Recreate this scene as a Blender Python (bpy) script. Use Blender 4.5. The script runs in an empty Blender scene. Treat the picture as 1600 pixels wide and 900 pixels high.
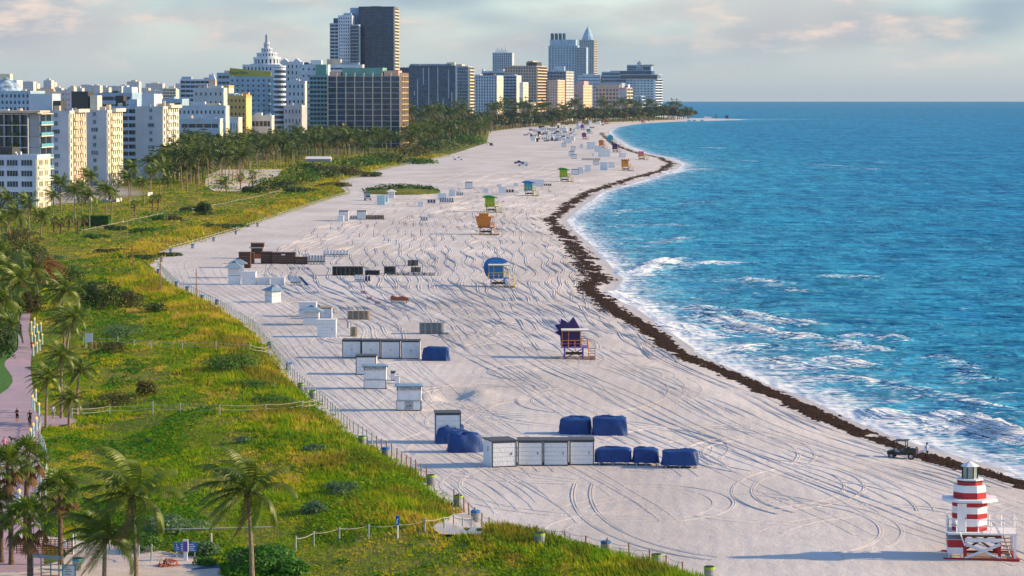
import bpy, bmesh, math, random
import numpy as np
from mathutils import Vector, Matrix
random.seed(7); rng = np.random.default_rng(11)
scene = bpy.context.scene
COL = scene.collection
HAZE_D = 2.0e-5
# ------------------------------------------------------------------ camera
H = 38.0; FPX = 4500.0; YH = 144.5
PITCH = math.atan((450 - YH) / FPX); CP, SP = math.cos(PITCH), math.sin(PITCH)
cam_d = bpy.data.cameras.new('camera'); cam = bpy.data.objects.new('camera', cam_d); COL.objects.link(cam)
cam.location = (0, 0, H); cam.rotation_euler = (math.pi / 2 - PITCH, 0, 0)
cam_d.sensor_width = 36; cam_d.lens = 36 * FPX / 1600
cam_d.clip_start = 1; cam_d.clip_end = 60000
scene.camera = cam
# ------------------------------------------------------------------ sky and sun
SUN_EL, SUN_AZ = math.radians(21), math.radians(85)      # azimuth clockwise from +Y
world = bpy.data.worlds.new('World'); scene.world = world; world.use_nodes = True
wn, wl = world.node_tree.nodes, world.node_tree.links
wn.clear()
w_out = wn.new('ShaderNodeOutputWorld'); w_bg = wn.new('ShaderNodeBackground'); w_bg.inputs[1].default_value = 0.15
sky = wn.new('ShaderNodeTexSky'); sky.sky_type = 'NISHITA'; sky.sun_disc = False
sky.sun_elevation = SUN_EL; sky.sun_rotation = SUN_AZ; sky.altitude = 0; sky.air_density = 1.0; sky.dust_density = 0.3; sky.ozone_density = 4.0
w_tc = wn.new('ShaderNodeTexCoord'); w_sep = wn.new('ShaderNodeSeparateXYZ'); wl.new(w_tc.outputs['Generated'], w_sep.inputs[0])
def wmath(op, a, b=None, clamp=False):
    n = wn.new('ShaderNodeMath'); n.operation = op; n.use_clamp = clamp
    for i, v in enumerate((a, b)):
        if v is None: continue
        if isinstance(v, (int, float)): n.inputs[i].default_value = v
        else: wl.new(v, n.inputs[i])
    return n.outputs[0]
def wmix(f, a, b):
    n = wn.new('ShaderNodeMix'); n.data_type = 'RGBA'; n.inputs[0].default_value = 0.5
    if isinstance(f, (int, float)): n.inputs[0].default_value = f
    else: wl.new(f, n.inputs[0])
    for i, v in ((6, a), (7, b)):
        if isinstance(v, tuple): n.inputs[i].default_value = (*v, 1)
        else: wl.new(v, n.inputs[i])
    return n.outputs[2]
w_map = wn.new('ShaderNodeMapping'); w_map.inputs['Scale'].default_value = (1, 1, 3.4); wl.new(w_tc.outputs['Generated'], w_map.inputs[0])
def wnoise(scale, detail, rough, w=0):
    n = wn.new('ShaderNodeTexNoise'); n.inputs['Scale'].default_value = scale; n.inputs['Detail'].default_value = detail
    n.inputs['Roughness'].default_value = rough; wl.new(w_map.outputs[0], n.inputs['Vector']); return n.outputs['Fac']
def wramp(v, a, b):
    n = wn.new('ShaderNodeMapRange'); n.interpolation_type = 'SMOOTHSTEP'; n.inputs['From Min'].default_value = a; n.inputs['From Max'].default_value = b
    wl.new(v, n.inputs['Value']); return n.outputs[0]
zc = wmath('MAXIMUM', w_sep.outputs['Z'], 0.0)
hz = wmath('POWER', 2.718, wmath('MULTIPLY', zc, -26.0))                 # thick air near the horizon
base = wmix(wmath('MULTIPLY', hz, 0.86), sky.outputs[0], (1.50, 1.76, 2.06))
n1 = wnoise(15, 6, 0.55); n2 = wnoise(38, 6, 0.62); n3 = wnoise(8, 3, 0.5)
grey = wramp(n3, 0.38, 0.62)
c1 = wmix(wmath('MULTIPLY', grey, 0.90), base, (0.98, 1.36, 1.86))
c2 = wmix(wmath('MULTIPLY', wramp(n1, 0.42, 0.62), 0.72), c1, (2.20, 2.08, 2.16))
hi_fade = wmath('POWER', 2.718, wmath('MULTIPLY', zc, -3.0))
lowfade = wramp(zc, 0.003, 0.020)
c3 = wmix(wmath('MULTIPLY', wmath('MULTIPLY', wramp(n2, 0.48, 0.70), wramp(n1, 0.42, 0.58)), 0.92), c2, (3.7, 2.9, 2.5))
cl = wmix(wmath('MULTIPLY', lowfade, hi_fade), base, c3)
wl.new(cl, w_bg.inputs[0]); wl.new(w_bg.outputs[0], w_out.inputs[0])
sun_d = bpy.data.lights.new('sun', 'SUN'); sun = bpy.data.objects.new('sun', sun_d); COL.objects.link(sun)
sun_d.energy = 4.3; sun_d.angle = math.radians(1.2); sun_d.color = (1.0, 0.71, 0.39)
sdir = Vector((math.sin(SUN_AZ) * math.cos(SUN_EL), math.cos(SUN_AZ) * math.cos(SUN_EL), math.sin(SUN_EL)))
sun.rotation_euler = (-sdir).to_track_quat('-Z', 'Y').to_euler(); sun.location = (300, 0, 200)
vs = scene.view_settings; vs.view_transform = 'Standard'; vs.look = 'None'; vs.gamma = 1; vs.exposure = 0.78; vs.use_curve_mapping = False
cy = scene.cycles; cy.use_denoising = True; cy.max_bounces = 6; cy.diffuse_bounces = 3; cy.glossy_bounces = 2; cy.transparent_max_bounces = 8
cy.transmission_bounces = 2; cy.volume_bounces = 0; cy.caustics_reflective = False; cy.caustics_refractive = False
# ------------------------------------------------------------------ projection helpers (pixel of the 1600x900 photo <-> place)
def zat(py, Y):
    v = (450 - py) / FPX
    return H + Y * (v * CP - SP) / (CP + v * SP)
def xat(px, Y, z=2.0):
    return (px - 800) / FPX * (Y * CP - (z - H) * SP)
def gz(px, py, z):
    u, v = (px - 800) / FPX, (450 - py) / FPX
    d = np.array([u, CP + v * SP, -SP + v * CP]); t = (z - H) / d[2]
    return d[0] * t, d[1] * t
def mpp(Y): return Y / FPX                                            # metres per photo pixel
# ------------------------------------------------------------------ noise on the plane
def _h(ix, iy, s):
    n = (ix * 374761393 + iy * 668265263 + s * 982451653).astype(np.int64) & 0x7fffffff
    n = (n ^ (n >> 13)) * 1274126177 & 0x7fffffff
    return ((n ^ (n >> 16)) & 0xffff) / 65535.0
def vnoise(x, y, s=0):
    x = np.asarray(x, float); y = np.asarray(y, float)
    ix, iy = np.floor(x).astype(np.int64), np.floor(y).astype(np.int64); fx, fy = x - ix, y - iy
    fx = fx * fx * (3 - 2 * fx); fy = fy * fy * (3 - 2 * fy)
    return (_h(ix, iy, s) * (1 - fx) + _h(ix + 1, iy, s) * fx) * (1 - fy) + (_h(ix, iy + 1, s) * (1 - fx) + _h(ix + 1, iy + 1, s) * fx) * fy
def fbm(x, y, s=0, o=3):
    r, a, t = 0, 1.0, 0
    for k in range(o):
        r = r + a * vnoise(np.asarray(x) * 2 ** k, np.asarray(y) * 2 ** k, s + k * 17); t += a; a *= 0.5
    return r / t
def sstep(a, b, x):
    t = np.clip((np.asarray(x, float) - a) / (b - a), 0, 1); return t * t * (3 - 2 * t)
# ------------------------------------------------------------------ shore line and dune fence line, as X(Y)
WATER_PX = [(2120, 900), (1600, 742), (1547, 728), (1460, 702), (1402, 685), (1344, 662), (1258, 622), (1200, 601), (1105, 560), (1053, 523), (1024, 502),
            (978, 472), (962, 453), (974, 436), (949, 410), (921, 380), (897, 360), (885, 345), (910, 323), (942, 300), (1000, 283), (1052, 268), (1066, 257),
            (1045, 247), (1009, 240), (979, 229), (960, 216), (951, 206), (960, 199), (987, 194), (1030, 191), (1072, 189.4), (1115, 188.3), (1166, 187.0),
            (1150, 186.6), (1096, 185.8), (1074, 184), (1030, 176), (1000, 166), (960, 158)]
FENCE_PX = [(1190, 940), (1060, 900), (1000, 879), (870, 850), (762, 834), (735, 815), (700, 782), (660, 750), (600, 709), (545, 675), (500, 632), (450, 588), (420, 546), (392, 512),
            (332, 475), (272, 447), (243, 418), (262, 394), (330, 375), (400, 352), (470, 327), (546, 303), (530, 287), (600, 266), (700, 245), (765, 224),
            (768, 206), (830, 198), (960, 190.6), (1060, 186.6), (1020, 182), (990, 172), (940, 158)]
W_XY = np.array([gz(a, b, 0.0) for a, b in WATER_PX]); F_XY = np.array([gz(a, b, 1.7) for a, b in FENCE_PX])
def xw(Y): return np.interp(Y, W_XY[:, 1], W_XY[:, 0], left=W_XY[0, 0])
def xf(Y): return np.interp(Y, F_XY[:, 1], F_XY[:, 0], left=F_XY[0, 0])
def seg_dist(X, Y, P):
    X = np.asarray(X, float); Y = np.asarray(Y, float); sh_ = np.broadcast(X, Y).shape
    X = np.broadcast_to(X, sh_).ravel(); Y = np.broadcast_to(Y, sh_).ravel(); best = np.full(X.shape, 1e6)
    for (x0, y0), (x1, y1) in zip(P[:-1], P[1:]):
        ix = np.flatnonzero((Y > min(y0, y1) - 160) & (Y < max(y0, y1) + 160))
        if not len(ix): continue
        x, y = X[ix], Y[ix]; dx, dy = x1 - x0, y1 - y0; t = np.clip(((x - x0) * dx + (y - y0) * dy) / (dx * dx + dy * dy), 0, 1)
        best[ix] = np.minimum(best[ix], np.hypot(x - x0 - t * dx, y - y0 - t * dy))
    return best.reshape(sh_)
def d_water(X, Y):      # positive inland
    X = np.asarray(X, float); Y = np.asarray(Y, float)
    return seg_dist(X, Y, W_XY) * np.where(X < xw(Y), 1, -1)
def d_fence(X, Y):      # positive inside the dunes
    X = np.asarray(X, float); Y = np.asarray(Y, float)
    return seg_dist(X, Y, F_XY) * np.where(X < xf(Y), 1, -1)
def sand_z(X, Y):
    d = d_water(X, Y)
    z = np.interp(d, [-60, -20, 0, 4, 12, 30, 100], [-3.0, -1.2, 0.0, 0.35, 0.95, 1.5, 1.9])
    z = z + 0.16 * (fbm(X / 14, Y / 22, 3) - 0.5) * np.clip(d / 10, 0, 1)
    z = z - 0.55 * np.exp(-(((X - PIT[0]) / 3.0) ** 2 + ((Y - PIT[1]) / 6.0) ** 2)) + 0.65 * np.exp(-(((X - PIT[0] - 3.2) / 1.6) ** 2 + ((Y - PIT[1] - 1) / 5.0) ** 2)) + 0.5 * np.exp(-(((X - PIT[0] + 3.0) / 1.3) ** 2 + ((Y - PIT[1] + 2) / 4.0) ** 2))
    return z
PIT = gz(706, 617, 1.7)
ISL = gz(628, 301, 1.7)
def land_z(X, Y):
    d = d_fence(X, Y)
    z = 1.62 + np.where(d > 0, 0.0, d * 0.25)
    amp = (0.75 + 1.1 * fbm(X / 9, Y / 16, 5)) * np.interp(Y, [200, 400, 900, 1500], [1.15, 1.0, 0.9, 0.6])
    z = z + amp * sstep(0, 5, d) * (0.45 + 0.55 * (1 - sstep(10, 26, d)))
    z = z + 0.25 * (fbm(X / 5, Y / 8, 9) - 0.5) * sstep(2, 8, d)
    z = z + 0.4 * sstep(20, 60, d)
    return z
def ground_z(X, Y):
    return np.maximum(sand_z(X, Y), land_z(X, Y))
def Gv(P):
    u, v = (P[:, 0] - 800) / FPX, (450 - P[:, 1]) / FPX; dy, dz = CP + v * SP, -SP + v * CP; z = np.full(len(P), 1.7)
    for _ in range(5):
        t = (z - H) / dz; x, y = u * t, dy * t; z = ground_z(x, y)
    return x, y, z
def G(px, py):
    x, y, z = Gv(np.array([[px, py]], float)); return float(x[0]), float(y[0]), float(z[0])
# ------------------------------------------------------------------ materials
MATS = {}
def mat(name, col, rough=0.6, var=0.12, scale=1.5, bump=0.0, bscale=20, spec=0.3, metal=0.0, col2=None, detail=4, coat=0, emit=0):
    if name in MATS: return MATS[name]
    m = bpy.data.materials.new(name); m.use_nodes = True; n, l = m.node_tree.nodes, m.node_tree.links
    p = n['Principled BSDF']; p.inputs['Roughness'].default_value = rough; p.inputs['Specular IOR Level'].default_value = spec; p.inputs['Metallic'].default_value = metal
    p.inputs['Coat Weight'].default_value = coat
    g = n.new('ShaderNodeNewGeometry'); t = n.new('ShaderNodeTexNoise'); t.inputs['Scale'].default_value = scale; t.inputs['Detail'].default_value = detail
    l.new(g.outputs['Position'], t.inputs['Vector'])
    mx = n.new('ShaderNodeMix'); mx.data_type = 'RGBA'
    c2 = col2 or tuple(min(1, c * (1 + var)) for c in col); c1 = tuple(c * (1 - var) for c in col) if col2 is None else col
    mx.inputs[6].default_value = (*c1, 1); mx.inputs[7].default_value = (*c2, 1)
    r = n.new('ShaderNodeMapRange'); r.inputs['From Min'].default_value = 0.3; r.inputs['From Max'].default_value = 0.7; l.new(t.outputs['Fac'], r.inputs[0]); l.new(r.outputs[0], mx.inputs[0])
    l.new(mx.outputs[2], p.inputs['Base Color'])
    if bump:
        t2 = n.new('ShaderNodeTexNoise'); t2.inputs['Scale'].default_value = bscale; t2.inputs['Detail'].default_value = 3; l.new(g.outputs['Position'], t2.inputs['Vector'])
        b = n.new('ShaderNodeBump'); b.inputs['Strength'].default_value = bump; b.inputs['Distance'].default_value = 0.1; l.new(t2.outputs['Fac'], b.inputs['Height']); l.new(b.outputs[0], p.inputs['Normal'])
    if emit:
        p.inputs['Emission Color'].default_value = (*col, 1); p.inputs['Emission Strength'].default_value = emit
    MATS[name] = m; return m
def leaf_mat(name, col=None, transl=0.3, rough=0.5, spec=0.25):
    if name in MATS: return MATS[name]
    m = bpy.data.materials.new(name); m.use_nodes = True; n, l = m.node_tree.nodes, m.node_tree.links
    p = n['Principled BSDF']; p.inputs['Roughness'].default_value = rough; p.inputs['Specular IOR Level'].default_value = spec
    tr = n.new('ShaderNodeBsdfTranslucent'); ms = n.new('ShaderNodeMixShader'); ms.inputs[0].default_value = transl
    if col is None:
        a = n.new('ShaderNodeVertexColor'); a.layer_name = 'Col'; c = a.outputs['Color']
    else:
        oi = n.new('ShaderNodeObjectInfo'); g = n.new('ShaderNodeNewGeometry'); t = n.new('ShaderNodeTexNoise'); t.inputs['Scale'].default_value = 0.9; l.new(g.outputs['Position'], t.inputs['Vector'])
        ad = n.new('ShaderNodeMath'); ad.operation = 'ADD'; l.new(oi.outputs['Random'], ad.inputs[0]); l.new(t.outputs['Fac'], ad.inputs[1])
        hf = n.new('ShaderNodeMath'); hf.operation = 'MULTIPLY'; hf.inputs[1].default_value = 0.5; l.new(ad.outputs[0], hf.inputs[0])
        mx = n.new('ShaderNodeMix'); mx.data_type = 'RGBA'; mx.inputs[6].default_value = (*[x * 0.7 for x in col], 1); mx.inputs[7].default_value = (col[0] * 1.55, col[1] * 1.3, col[2] * 1.1, 1)
        l.new(hf.outputs[0], mx.inputs[0]); c = mx.outputs[2]
    l.new(c, p.inputs['Base Color']); l.new(c, tr.inputs['Color'])
    l.new(p.outputs[0], ms.inputs[1]); l.new(tr.outputs[0], ms.inputs[2]); l.new(ms.outputs[0], n['Material Output'].inputs[0])
    MATS[name] = m; return m
# ------------------------------------------------------------------ mesh builder
class MB:
    def __init__(s): s.v, s.f, s.m = [], [], []
    def add(s, vs, fs, mi=0, M=None):
        o = len(s.v)
        s.v += [tuple(M @ Vector(v)) for v in vs] if M is not None else [tuple(v) for v in vs]
        s.f += [tuple(i + o for i in f) for f in fs]; s.m += [mi] * len(fs); return s
    def box(s, x0, x1, y0, y1, z0, z1, mi=0, M=None):
        return s.add([(x0, y0, z0), (x1, y0, z0), (x1, y1, z0), (x0, y1, z0), (x0, y0, z1), (x1, y0, z1), (x1, y1, z1), (x0, y1, z1)],
                     [(0, 3, 2, 1), (4, 5, 6, 7), (0, 1, 5, 4), (1, 2, 6, 5), (2, 3, 7, 6), (3, 0, 4, 7)], mi, M)
    def prism(s, poly, z0, z1, mi=0, M=None, top=1.0):
        n = len(poly); cx = sum(p[0] for p in poly) / n; cy_ = sum(p[1] for p in poly) / n
        vs = [(x, y, z0) for x, y in poly] + [(cx + (x - cx) * top, cy_ + (y - cy_) * top, z1) for x, y in poly]
        return s.add(vs, [tuple(range(n))[::-1], tuple(range(n, 2 * n))] + [(i, (i + 1) % n, n + (i + 1) % n, n + i) for i in range(n)], mi, M)
    def cyl(s, x, y, z0, z1, r, r2=None, n=10, mi=0, M=None, a0=0.0):
        r2 = r if r2 is None else r2
        vs = [(x + r * math.cos(a0 + 2 * math.pi * i / n), y + r * math.sin(a0 + 2 * math.pi * i / n), z0) for i in range(n)] + \
             [(x + r2 * math.cos(a0 + 2 * math.pi * i / n), y + r2 * math.sin(a0 + 2 * math.pi * i / n), z1) for i in range(n)]
        return s.add(vs, [tuple(range(n))[::-1], tuple(range(n, 2 * n))] + [(i, (i + 1) % n, n + (i + 1) % n, n + i) for i in range(n)], mi, M)
    def tube(s, pts, r, n=6, mi=0, r2=None):
        pts = [Vector(p) for p in pts]; k = len(pts); vs = []
        for i, p in enumerate(pts):
            d = (pts[min(i + 1, k - 1)] - pts[max(i - 1, 0)]).normalized()
            a = d.cross(Vector((0, 0, 1)) if abs(d.z) < 0.95 else Vector((1, 0, 0))).normalized(); b = d.cross(a)
            rr = r if r2 is None else r + (r2 - r) * i / (k - 1)
            vs += [p + (a * math.cos(2 * math.pi * j / n) + b * math.sin(2 * math.pi * j / n)) * rr for j in range(n)]
        fs = [(i * n + j, i * n + (j + 1) % n, (i + 1) * n + (j + 1) % n, (i + 1) * n + j) for i in range(k - 1) for j in range(n)]
        return s.add(vs, fs + [tuple(range(n)), tuple(range((k - 1) * n, k * n))[::-1]], mi)
    def bar(s, a, b, w, mi=0): return s.tube([a, b], w * 0.62, 4, mi)
    def torus(s, c, R, r, axis='y', n=16, k=6, mi=0):
        vs = []
        for i in range(n):
            A = 2 * math.pi * i / n
            for j in range(k):
                B = 2 * math.pi * j / k; q = R + r * math.cos(B); h = r * math.sin(B)
                vs.append((c[0] + q * math.cos(A), c[1] + h, c[2] + q * math.sin(A)) if axis == 'y' else (c[0] + h, c[1] + q * math.cos(A), c[2] + q * math.sin(A)))
        return s.add(vs, [(i * k + j, ((i + 1) % n) * k + j, ((i + 1) % n) * k + (j + 1) % k, i * k + (j + 1) % k) for i in range(n) for j in range(k)], mi)
    def mesh(s, name, mats):
        me = bpy.data.meshes.new(name); me.from_pydata(s.v, [], s.f)
        for m in (mats if isinstance(mats, (list, tuple)) else [mats]): me.materials.append(m)
        if any(s.m): me.polygons.foreach_set('material_index', s.m)
        me.update(); return me
    def build(s, name, mats, parent=None, smooth=False):
        me = s.mesh(name, mats)
        if smooth: me.polygons.foreach_set('use_smooth', [True] * len(me.polygons))
        return link(name, me, parent)
def link(name, me, parent=None, loc=None, rz=None, sc=None):
    o = bpy.data.objects.new(name, me); COL.objects.link(o)
    if parent is not None: o.parent = parent
    if loc is not None: o.location = loc
    if rz is not None: o.rotation_euler = (0, 0, rz)
    if sc is not None: o.scale = (sc, sc, sc) if isinstance(sc, (int, float)) else sc
    return o
def np_mesh(name, V, Fc, mats, col=None, attrs=None, smooth=False, fmat=None):
    V = np.asarray(V, np.float32); Fc = np.asarray(Fc, np.int32); k = Fc.shape[1]
    me = bpy.data.meshes.new(name); me.vertices.add(len(V)); me.vertices.foreach_set('co', V.ravel())
    me.loops.add(Fc.size); me.loops.foreach_set('vertex_index', Fc.ravel())
    me.polygons.add(len(Fc)); me.polygons.foreach_set('loop_start', np.arange(0, Fc.size, k, dtype=np.int32))
    try: me.polygons.foreach_set('loop_total', np.full(len(Fc), k, np.int32))
    except Exception: pass
    for m in (mats if isinstance(mats, (list, tuple)) else [mats]): me.materials.append(m)
    if fmat is not None: me.polygons.foreach_set('material_index', np.asarray(fmat, np.int32))
    me.update(calc_edges=True)
    if smooth: me.polygons.foreach_set('use_smooth', np.ones(len(Fc), bool))
    if col is not None:
        a = me.color_attributes.new('Col', 'FLOAT_COLOR', 'POINT'); c = np.ones((len(V), 4), np.float32); c[:, :3] = col; a.data.foreach_set('color', c.ravel())
    for kx, val in (attrs or {}).items():
        a = me.attributes.new(kx, 'FLOAT', 'POINT'); a.data.foreach_set('value', np.asarray(val, np.float32).ravel())
    me.validate(); return me
def grid_faces(nr, nc):
    i = np.arange(nr - 1)[:, None] * nc + np.arange(nc - 1)[None, :]
    return np.stack([i, i + 1, i + nc + 1, i + nc], -1).reshape(-1, 4)
def tag(o, label, cat, group=None):
    o['label'] = label; o['category'] = cat
    if group: o['group'] = group
    return o
def thing(name, label, cat, loc=(0, 0, 0), rz=0.0, group=None):
    o = bpy.data.objects.new(name, None); COL.objects.link(o); o.location = loc; o.rotation_euler = (0, 0, rz); o.empty_display_size = 0.5
    return tag(o, label, cat, group)
def struct(o, kind='structure'): o['kind'] = kind; return o
def copy_tree(o, parent=None):
    c = o.copy(); COL.objects.link(c)
    if parent is not None: c.parent = parent
    for ch in list(o.children): copy_tree(ch, c)
    return c
# ================================================================== the setting: sea, beach, dunes, land
def node_mat(name):
    m = bpy.data.materials.new(name); m.use_nodes = True; n, l = m.node_tree.nodes, m.node_tree.links
    MATS[name] = m; return m, n, l, n['Principled BSDF']
class NT:
    def __init__(s, n, l): s.n, s.l = n, l; g = n.new('ShaderNodeNewGeometry'); s.pos = g.outputs['Position']
    def put(s, sock, v):
        if isinstance(v, (int, float)): sock.default_value = v
        elif isinstance(v, tuple): sock.default_value = (*v, 1) if len(v) == 3 and sock.type == 'RGBA' else v
        else: s.l.new(v, sock)
    def map(s, sx, sy, sz=1.0, rz=0.0):
        m = s.n.new('ShaderNodeMapping'); m.inputs['Scale'].default_value = (sx, sy, sz); m.inputs['Rotation'].default_value = (0, 0, rz); s.l.new(s.pos, m.inputs[0]); return m.outputs[0]
    def noise(s, vec, scale=1.0, detail=4, rough=0.55, dist=0.0):
        t = s.n.new('ShaderNodeTexNoise'); t.inputs['Scale'].default_value = scale; t.inputs['Detail'].default_value = detail; t.inputs['Roughness'].default_value = rough; t.inputs['Distortion'].default_value = dist
        s.l.new(vec, t.inputs['Vector']); return t.outputs['Fac']
    def wave(s, vec, scale, dist, detail=3, dscale=1.0):
        t = s.n.new('ShaderNodeTexWave'); t.inputs['Scale'].default_value = scale; t.inputs['Distortion'].default_value = dist; t.inputs['Detail'].default_value = detail; t.inputs['Detail Scale'].default_value = dscale
        s.l.new(vec, t.inputs['Vector']); return t.outputs['Fac']
    def ramp(s, v, a, b, lo=0.0, hi=1.0):
        r = s.n.new('ShaderNodeMapRange'); r.interpolation_type = 'SMOOTHSTEP'; s.put(r.inputs['Value'], v)
        for k, x in (('From Min', a), ('From Max', b), ('To Min', lo), ('To Max', hi)): s.put(r.inputs[k], x)
        return r.outputs[0]
    def math(s, op, a, b=0.0):
        m = s.n.new('ShaderNodeMath'); m.operation = op; s.put(m.inputs[0], a); s.put(m.inputs[1], b); return m.outputs[0]
    def mix(s, f, a, b):
        m = s.n.new('ShaderNodeMix'); m.data_type = 'RGBA'; s.put(m.inputs[0], f); s.put(m.inputs[6], a); s.put(m.inputs[7], b); return m.outputs[2]
    def attr(s, nm):
        a = s.n.new('ShaderNodeAttribute'); a.attribute_name = nm; return a.outputs['Fac']
    def bump(s, h, strength, dist, prev=None):
        b = s.n.new('ShaderNodeBump'); s.put(b.inputs['Strength'], strength); b.inputs['Distance'].default_value = dist; s.l.new(h, b.inputs['Height'])
        if prev is not None: s.l.new(prev, b.inputs['Normal'])
        return b.outputs[0]
def ysteps(y0, y1, dpx):      # rows that thin out with distance
    v0, v1 = 1 / y0, 1 / y1; step = dpx / (H * FPX); n = int((v0 - v1) / step) + 2
    return 1 / np.linspace(v0, v1, n)
# ---- water
m, n, l, p = node_mat('sea_water'); q = NT(n, l)
shore = q.attr('shore'); foam_a = q.attr('foam'); swell = q.attr('swell')
wa = q.noise(q.map(0.16, 0.55), 1.0, 6, 0.62, 0.6); wb = q.noise(q.map(0.035, 0.12, rz=0.2), 1.0, 5, 0.6, 0.5); wc = q.noise(q.map(0.010, 0.020, rz=-0.15), 1.0, 4, 0.55)
wd = q.noise(q.map(0.06, 0.013, rz=0.05), 1.0, 4, 0.6)
shal = q.ramp(shore, 0, 130, 1.0, 0.0)
deep = q.mix(q.ramp(wc, 0.35, 0.65), (0.006, 0.185, 0.41), (0.016, 0.285, 0.54))
far = q.ramp(shore, 150, 900, 0.0, 1.0)
deep = q.mix(q.math('MULTIPLY', far, 0.55), deep, (0.006, 0.185, 0.40))
c = q.mix(q.math('MULTIPLY', q.ramp(shore, 8, 150, 1.0, 0.0), 0.85), deep, (0.035, 0.34, 0.55))
c = q.mix(q.math('MULTIPLY', q.ramp(shore, 0, 42, 1.0, 0.0), q.ramp(wb, 0.30, 0.65, 0.10, 0.60)), c, (0.15, 0.46, 0.60))
c = q.mix(q.math('MULTIPLY', q.ramp(q.math('ADD', wa, q.math('MULTIPLY', wd, 0.5)), 0.62, 0.95), 0.62), c, q.mix(0.7, c, (0.10, 0.46, 0.64)))  # pale streaks in the colour stand for lit wave faces
c = q.mix(q.math('MULTIPLY', q.ramp(q.math('ADD', wb, q.math('MULTIPLY', wd, 0.6)), 0.62, 0.92), 0.55), c, q.mix(0.70, c, (0.001, 0.045, 0.13)))  # dark streaks in the colour stand for shaded wave faces
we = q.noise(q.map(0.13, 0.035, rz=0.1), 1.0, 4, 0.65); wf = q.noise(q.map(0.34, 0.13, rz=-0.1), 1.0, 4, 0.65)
c = q.mix(q.math('MULTIPLY', q.ramp(q.math('MULTIPLY', q.math('ADD', we, wf), 0.5), 0.50, 0.60), 0.55), c, q.mix(0.75, c, (0.06, 0.40, 0.60)))  # light speckle of bright wave groups, painted into the colour
c = q.mix(q.math('MULTIPLY', q.ramp(q.math('MULTIPLY', q.math('ADD', we, wf), 0.5), 0.50, 0.40), 0.50), c, q.mix(0.7, c, (0.001, 0.055, 0.16)))  # dark speckle of shaded wave groups, painted likewise
lace_ = q.noise(q.map(0.35, 0.8), 1.0, 7, 0.72, 1.2); lace = q.ramp(lace_, 0.30, 0.70); lace2 = q.ramp(q.noise(q.map(0.05, 0.13, rz=-0.3), 1.0, 4, 0.6, 0.8), 0.28, 0.72)
thr = q.math('SUBTRACT', 0.98, q.math('MULTIPLY', foam_a, 0.74))
fm = q.ramp(q.math('ADD', q.math('MULTIPLY', lace, 0.78), q.math('MULTIPLY', lace2, 0.22)), q.math('SUBTRACT', thr, 0.12), q.math('ADD', thr, 0.08))
capn = q.math('MULTIPLY', q.ramp(q.noise(q.map(0.05, 0.16), 1.0, 5, 0.6), 0.70, 0.76), q.ramp(q.noise(q.map(0.006, 0.010), 1.0, 2), 0.46, 0.62))
fm = q.math('MAXIMUM', fm, q.math('MULTIPLY', capn, 0.8))
c = q.mix(fm, c, (0.74, 0.80, 0.84))
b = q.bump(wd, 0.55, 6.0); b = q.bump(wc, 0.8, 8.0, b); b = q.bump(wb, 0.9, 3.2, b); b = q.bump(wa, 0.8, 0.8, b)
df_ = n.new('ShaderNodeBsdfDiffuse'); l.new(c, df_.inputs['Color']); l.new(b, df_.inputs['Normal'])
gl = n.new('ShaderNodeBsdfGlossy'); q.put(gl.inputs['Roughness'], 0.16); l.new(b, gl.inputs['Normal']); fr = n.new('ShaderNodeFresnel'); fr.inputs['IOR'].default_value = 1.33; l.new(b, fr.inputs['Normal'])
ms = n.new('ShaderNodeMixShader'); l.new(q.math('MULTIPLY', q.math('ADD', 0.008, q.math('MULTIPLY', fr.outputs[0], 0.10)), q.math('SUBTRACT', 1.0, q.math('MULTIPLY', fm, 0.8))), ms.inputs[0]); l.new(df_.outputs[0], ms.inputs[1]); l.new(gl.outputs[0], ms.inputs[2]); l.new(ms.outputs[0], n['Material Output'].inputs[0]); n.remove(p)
SEA_MAT = m
Ys = np.concatenate([ysteps(170, 1400, 1.15), ysteps(1400, 12000, 0.6)[1:]]); nc = 230
s = np.linspace(0, 1, nc)[None, :]
left = np.where(Ys > 4100, xw(Ys) - 400, xw(Ys) - 30)[:, None]; right = (0.55 * Ys + 260)[:, None]
mid = left + 190 * np.ones_like(left)
X = np.where(s < 0.62, left + (mid - left) * (s / 0.62), mid + (right - mid) * ((s - 0.62) / 0.38) ** 1.5); Y = np.broadcast_to(Ys[:, None], X.shape)
sh = -d_water(X, Y); sh = np.where(Y > 4200, np.maximum(sh, 0) + 300, sh)
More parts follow.
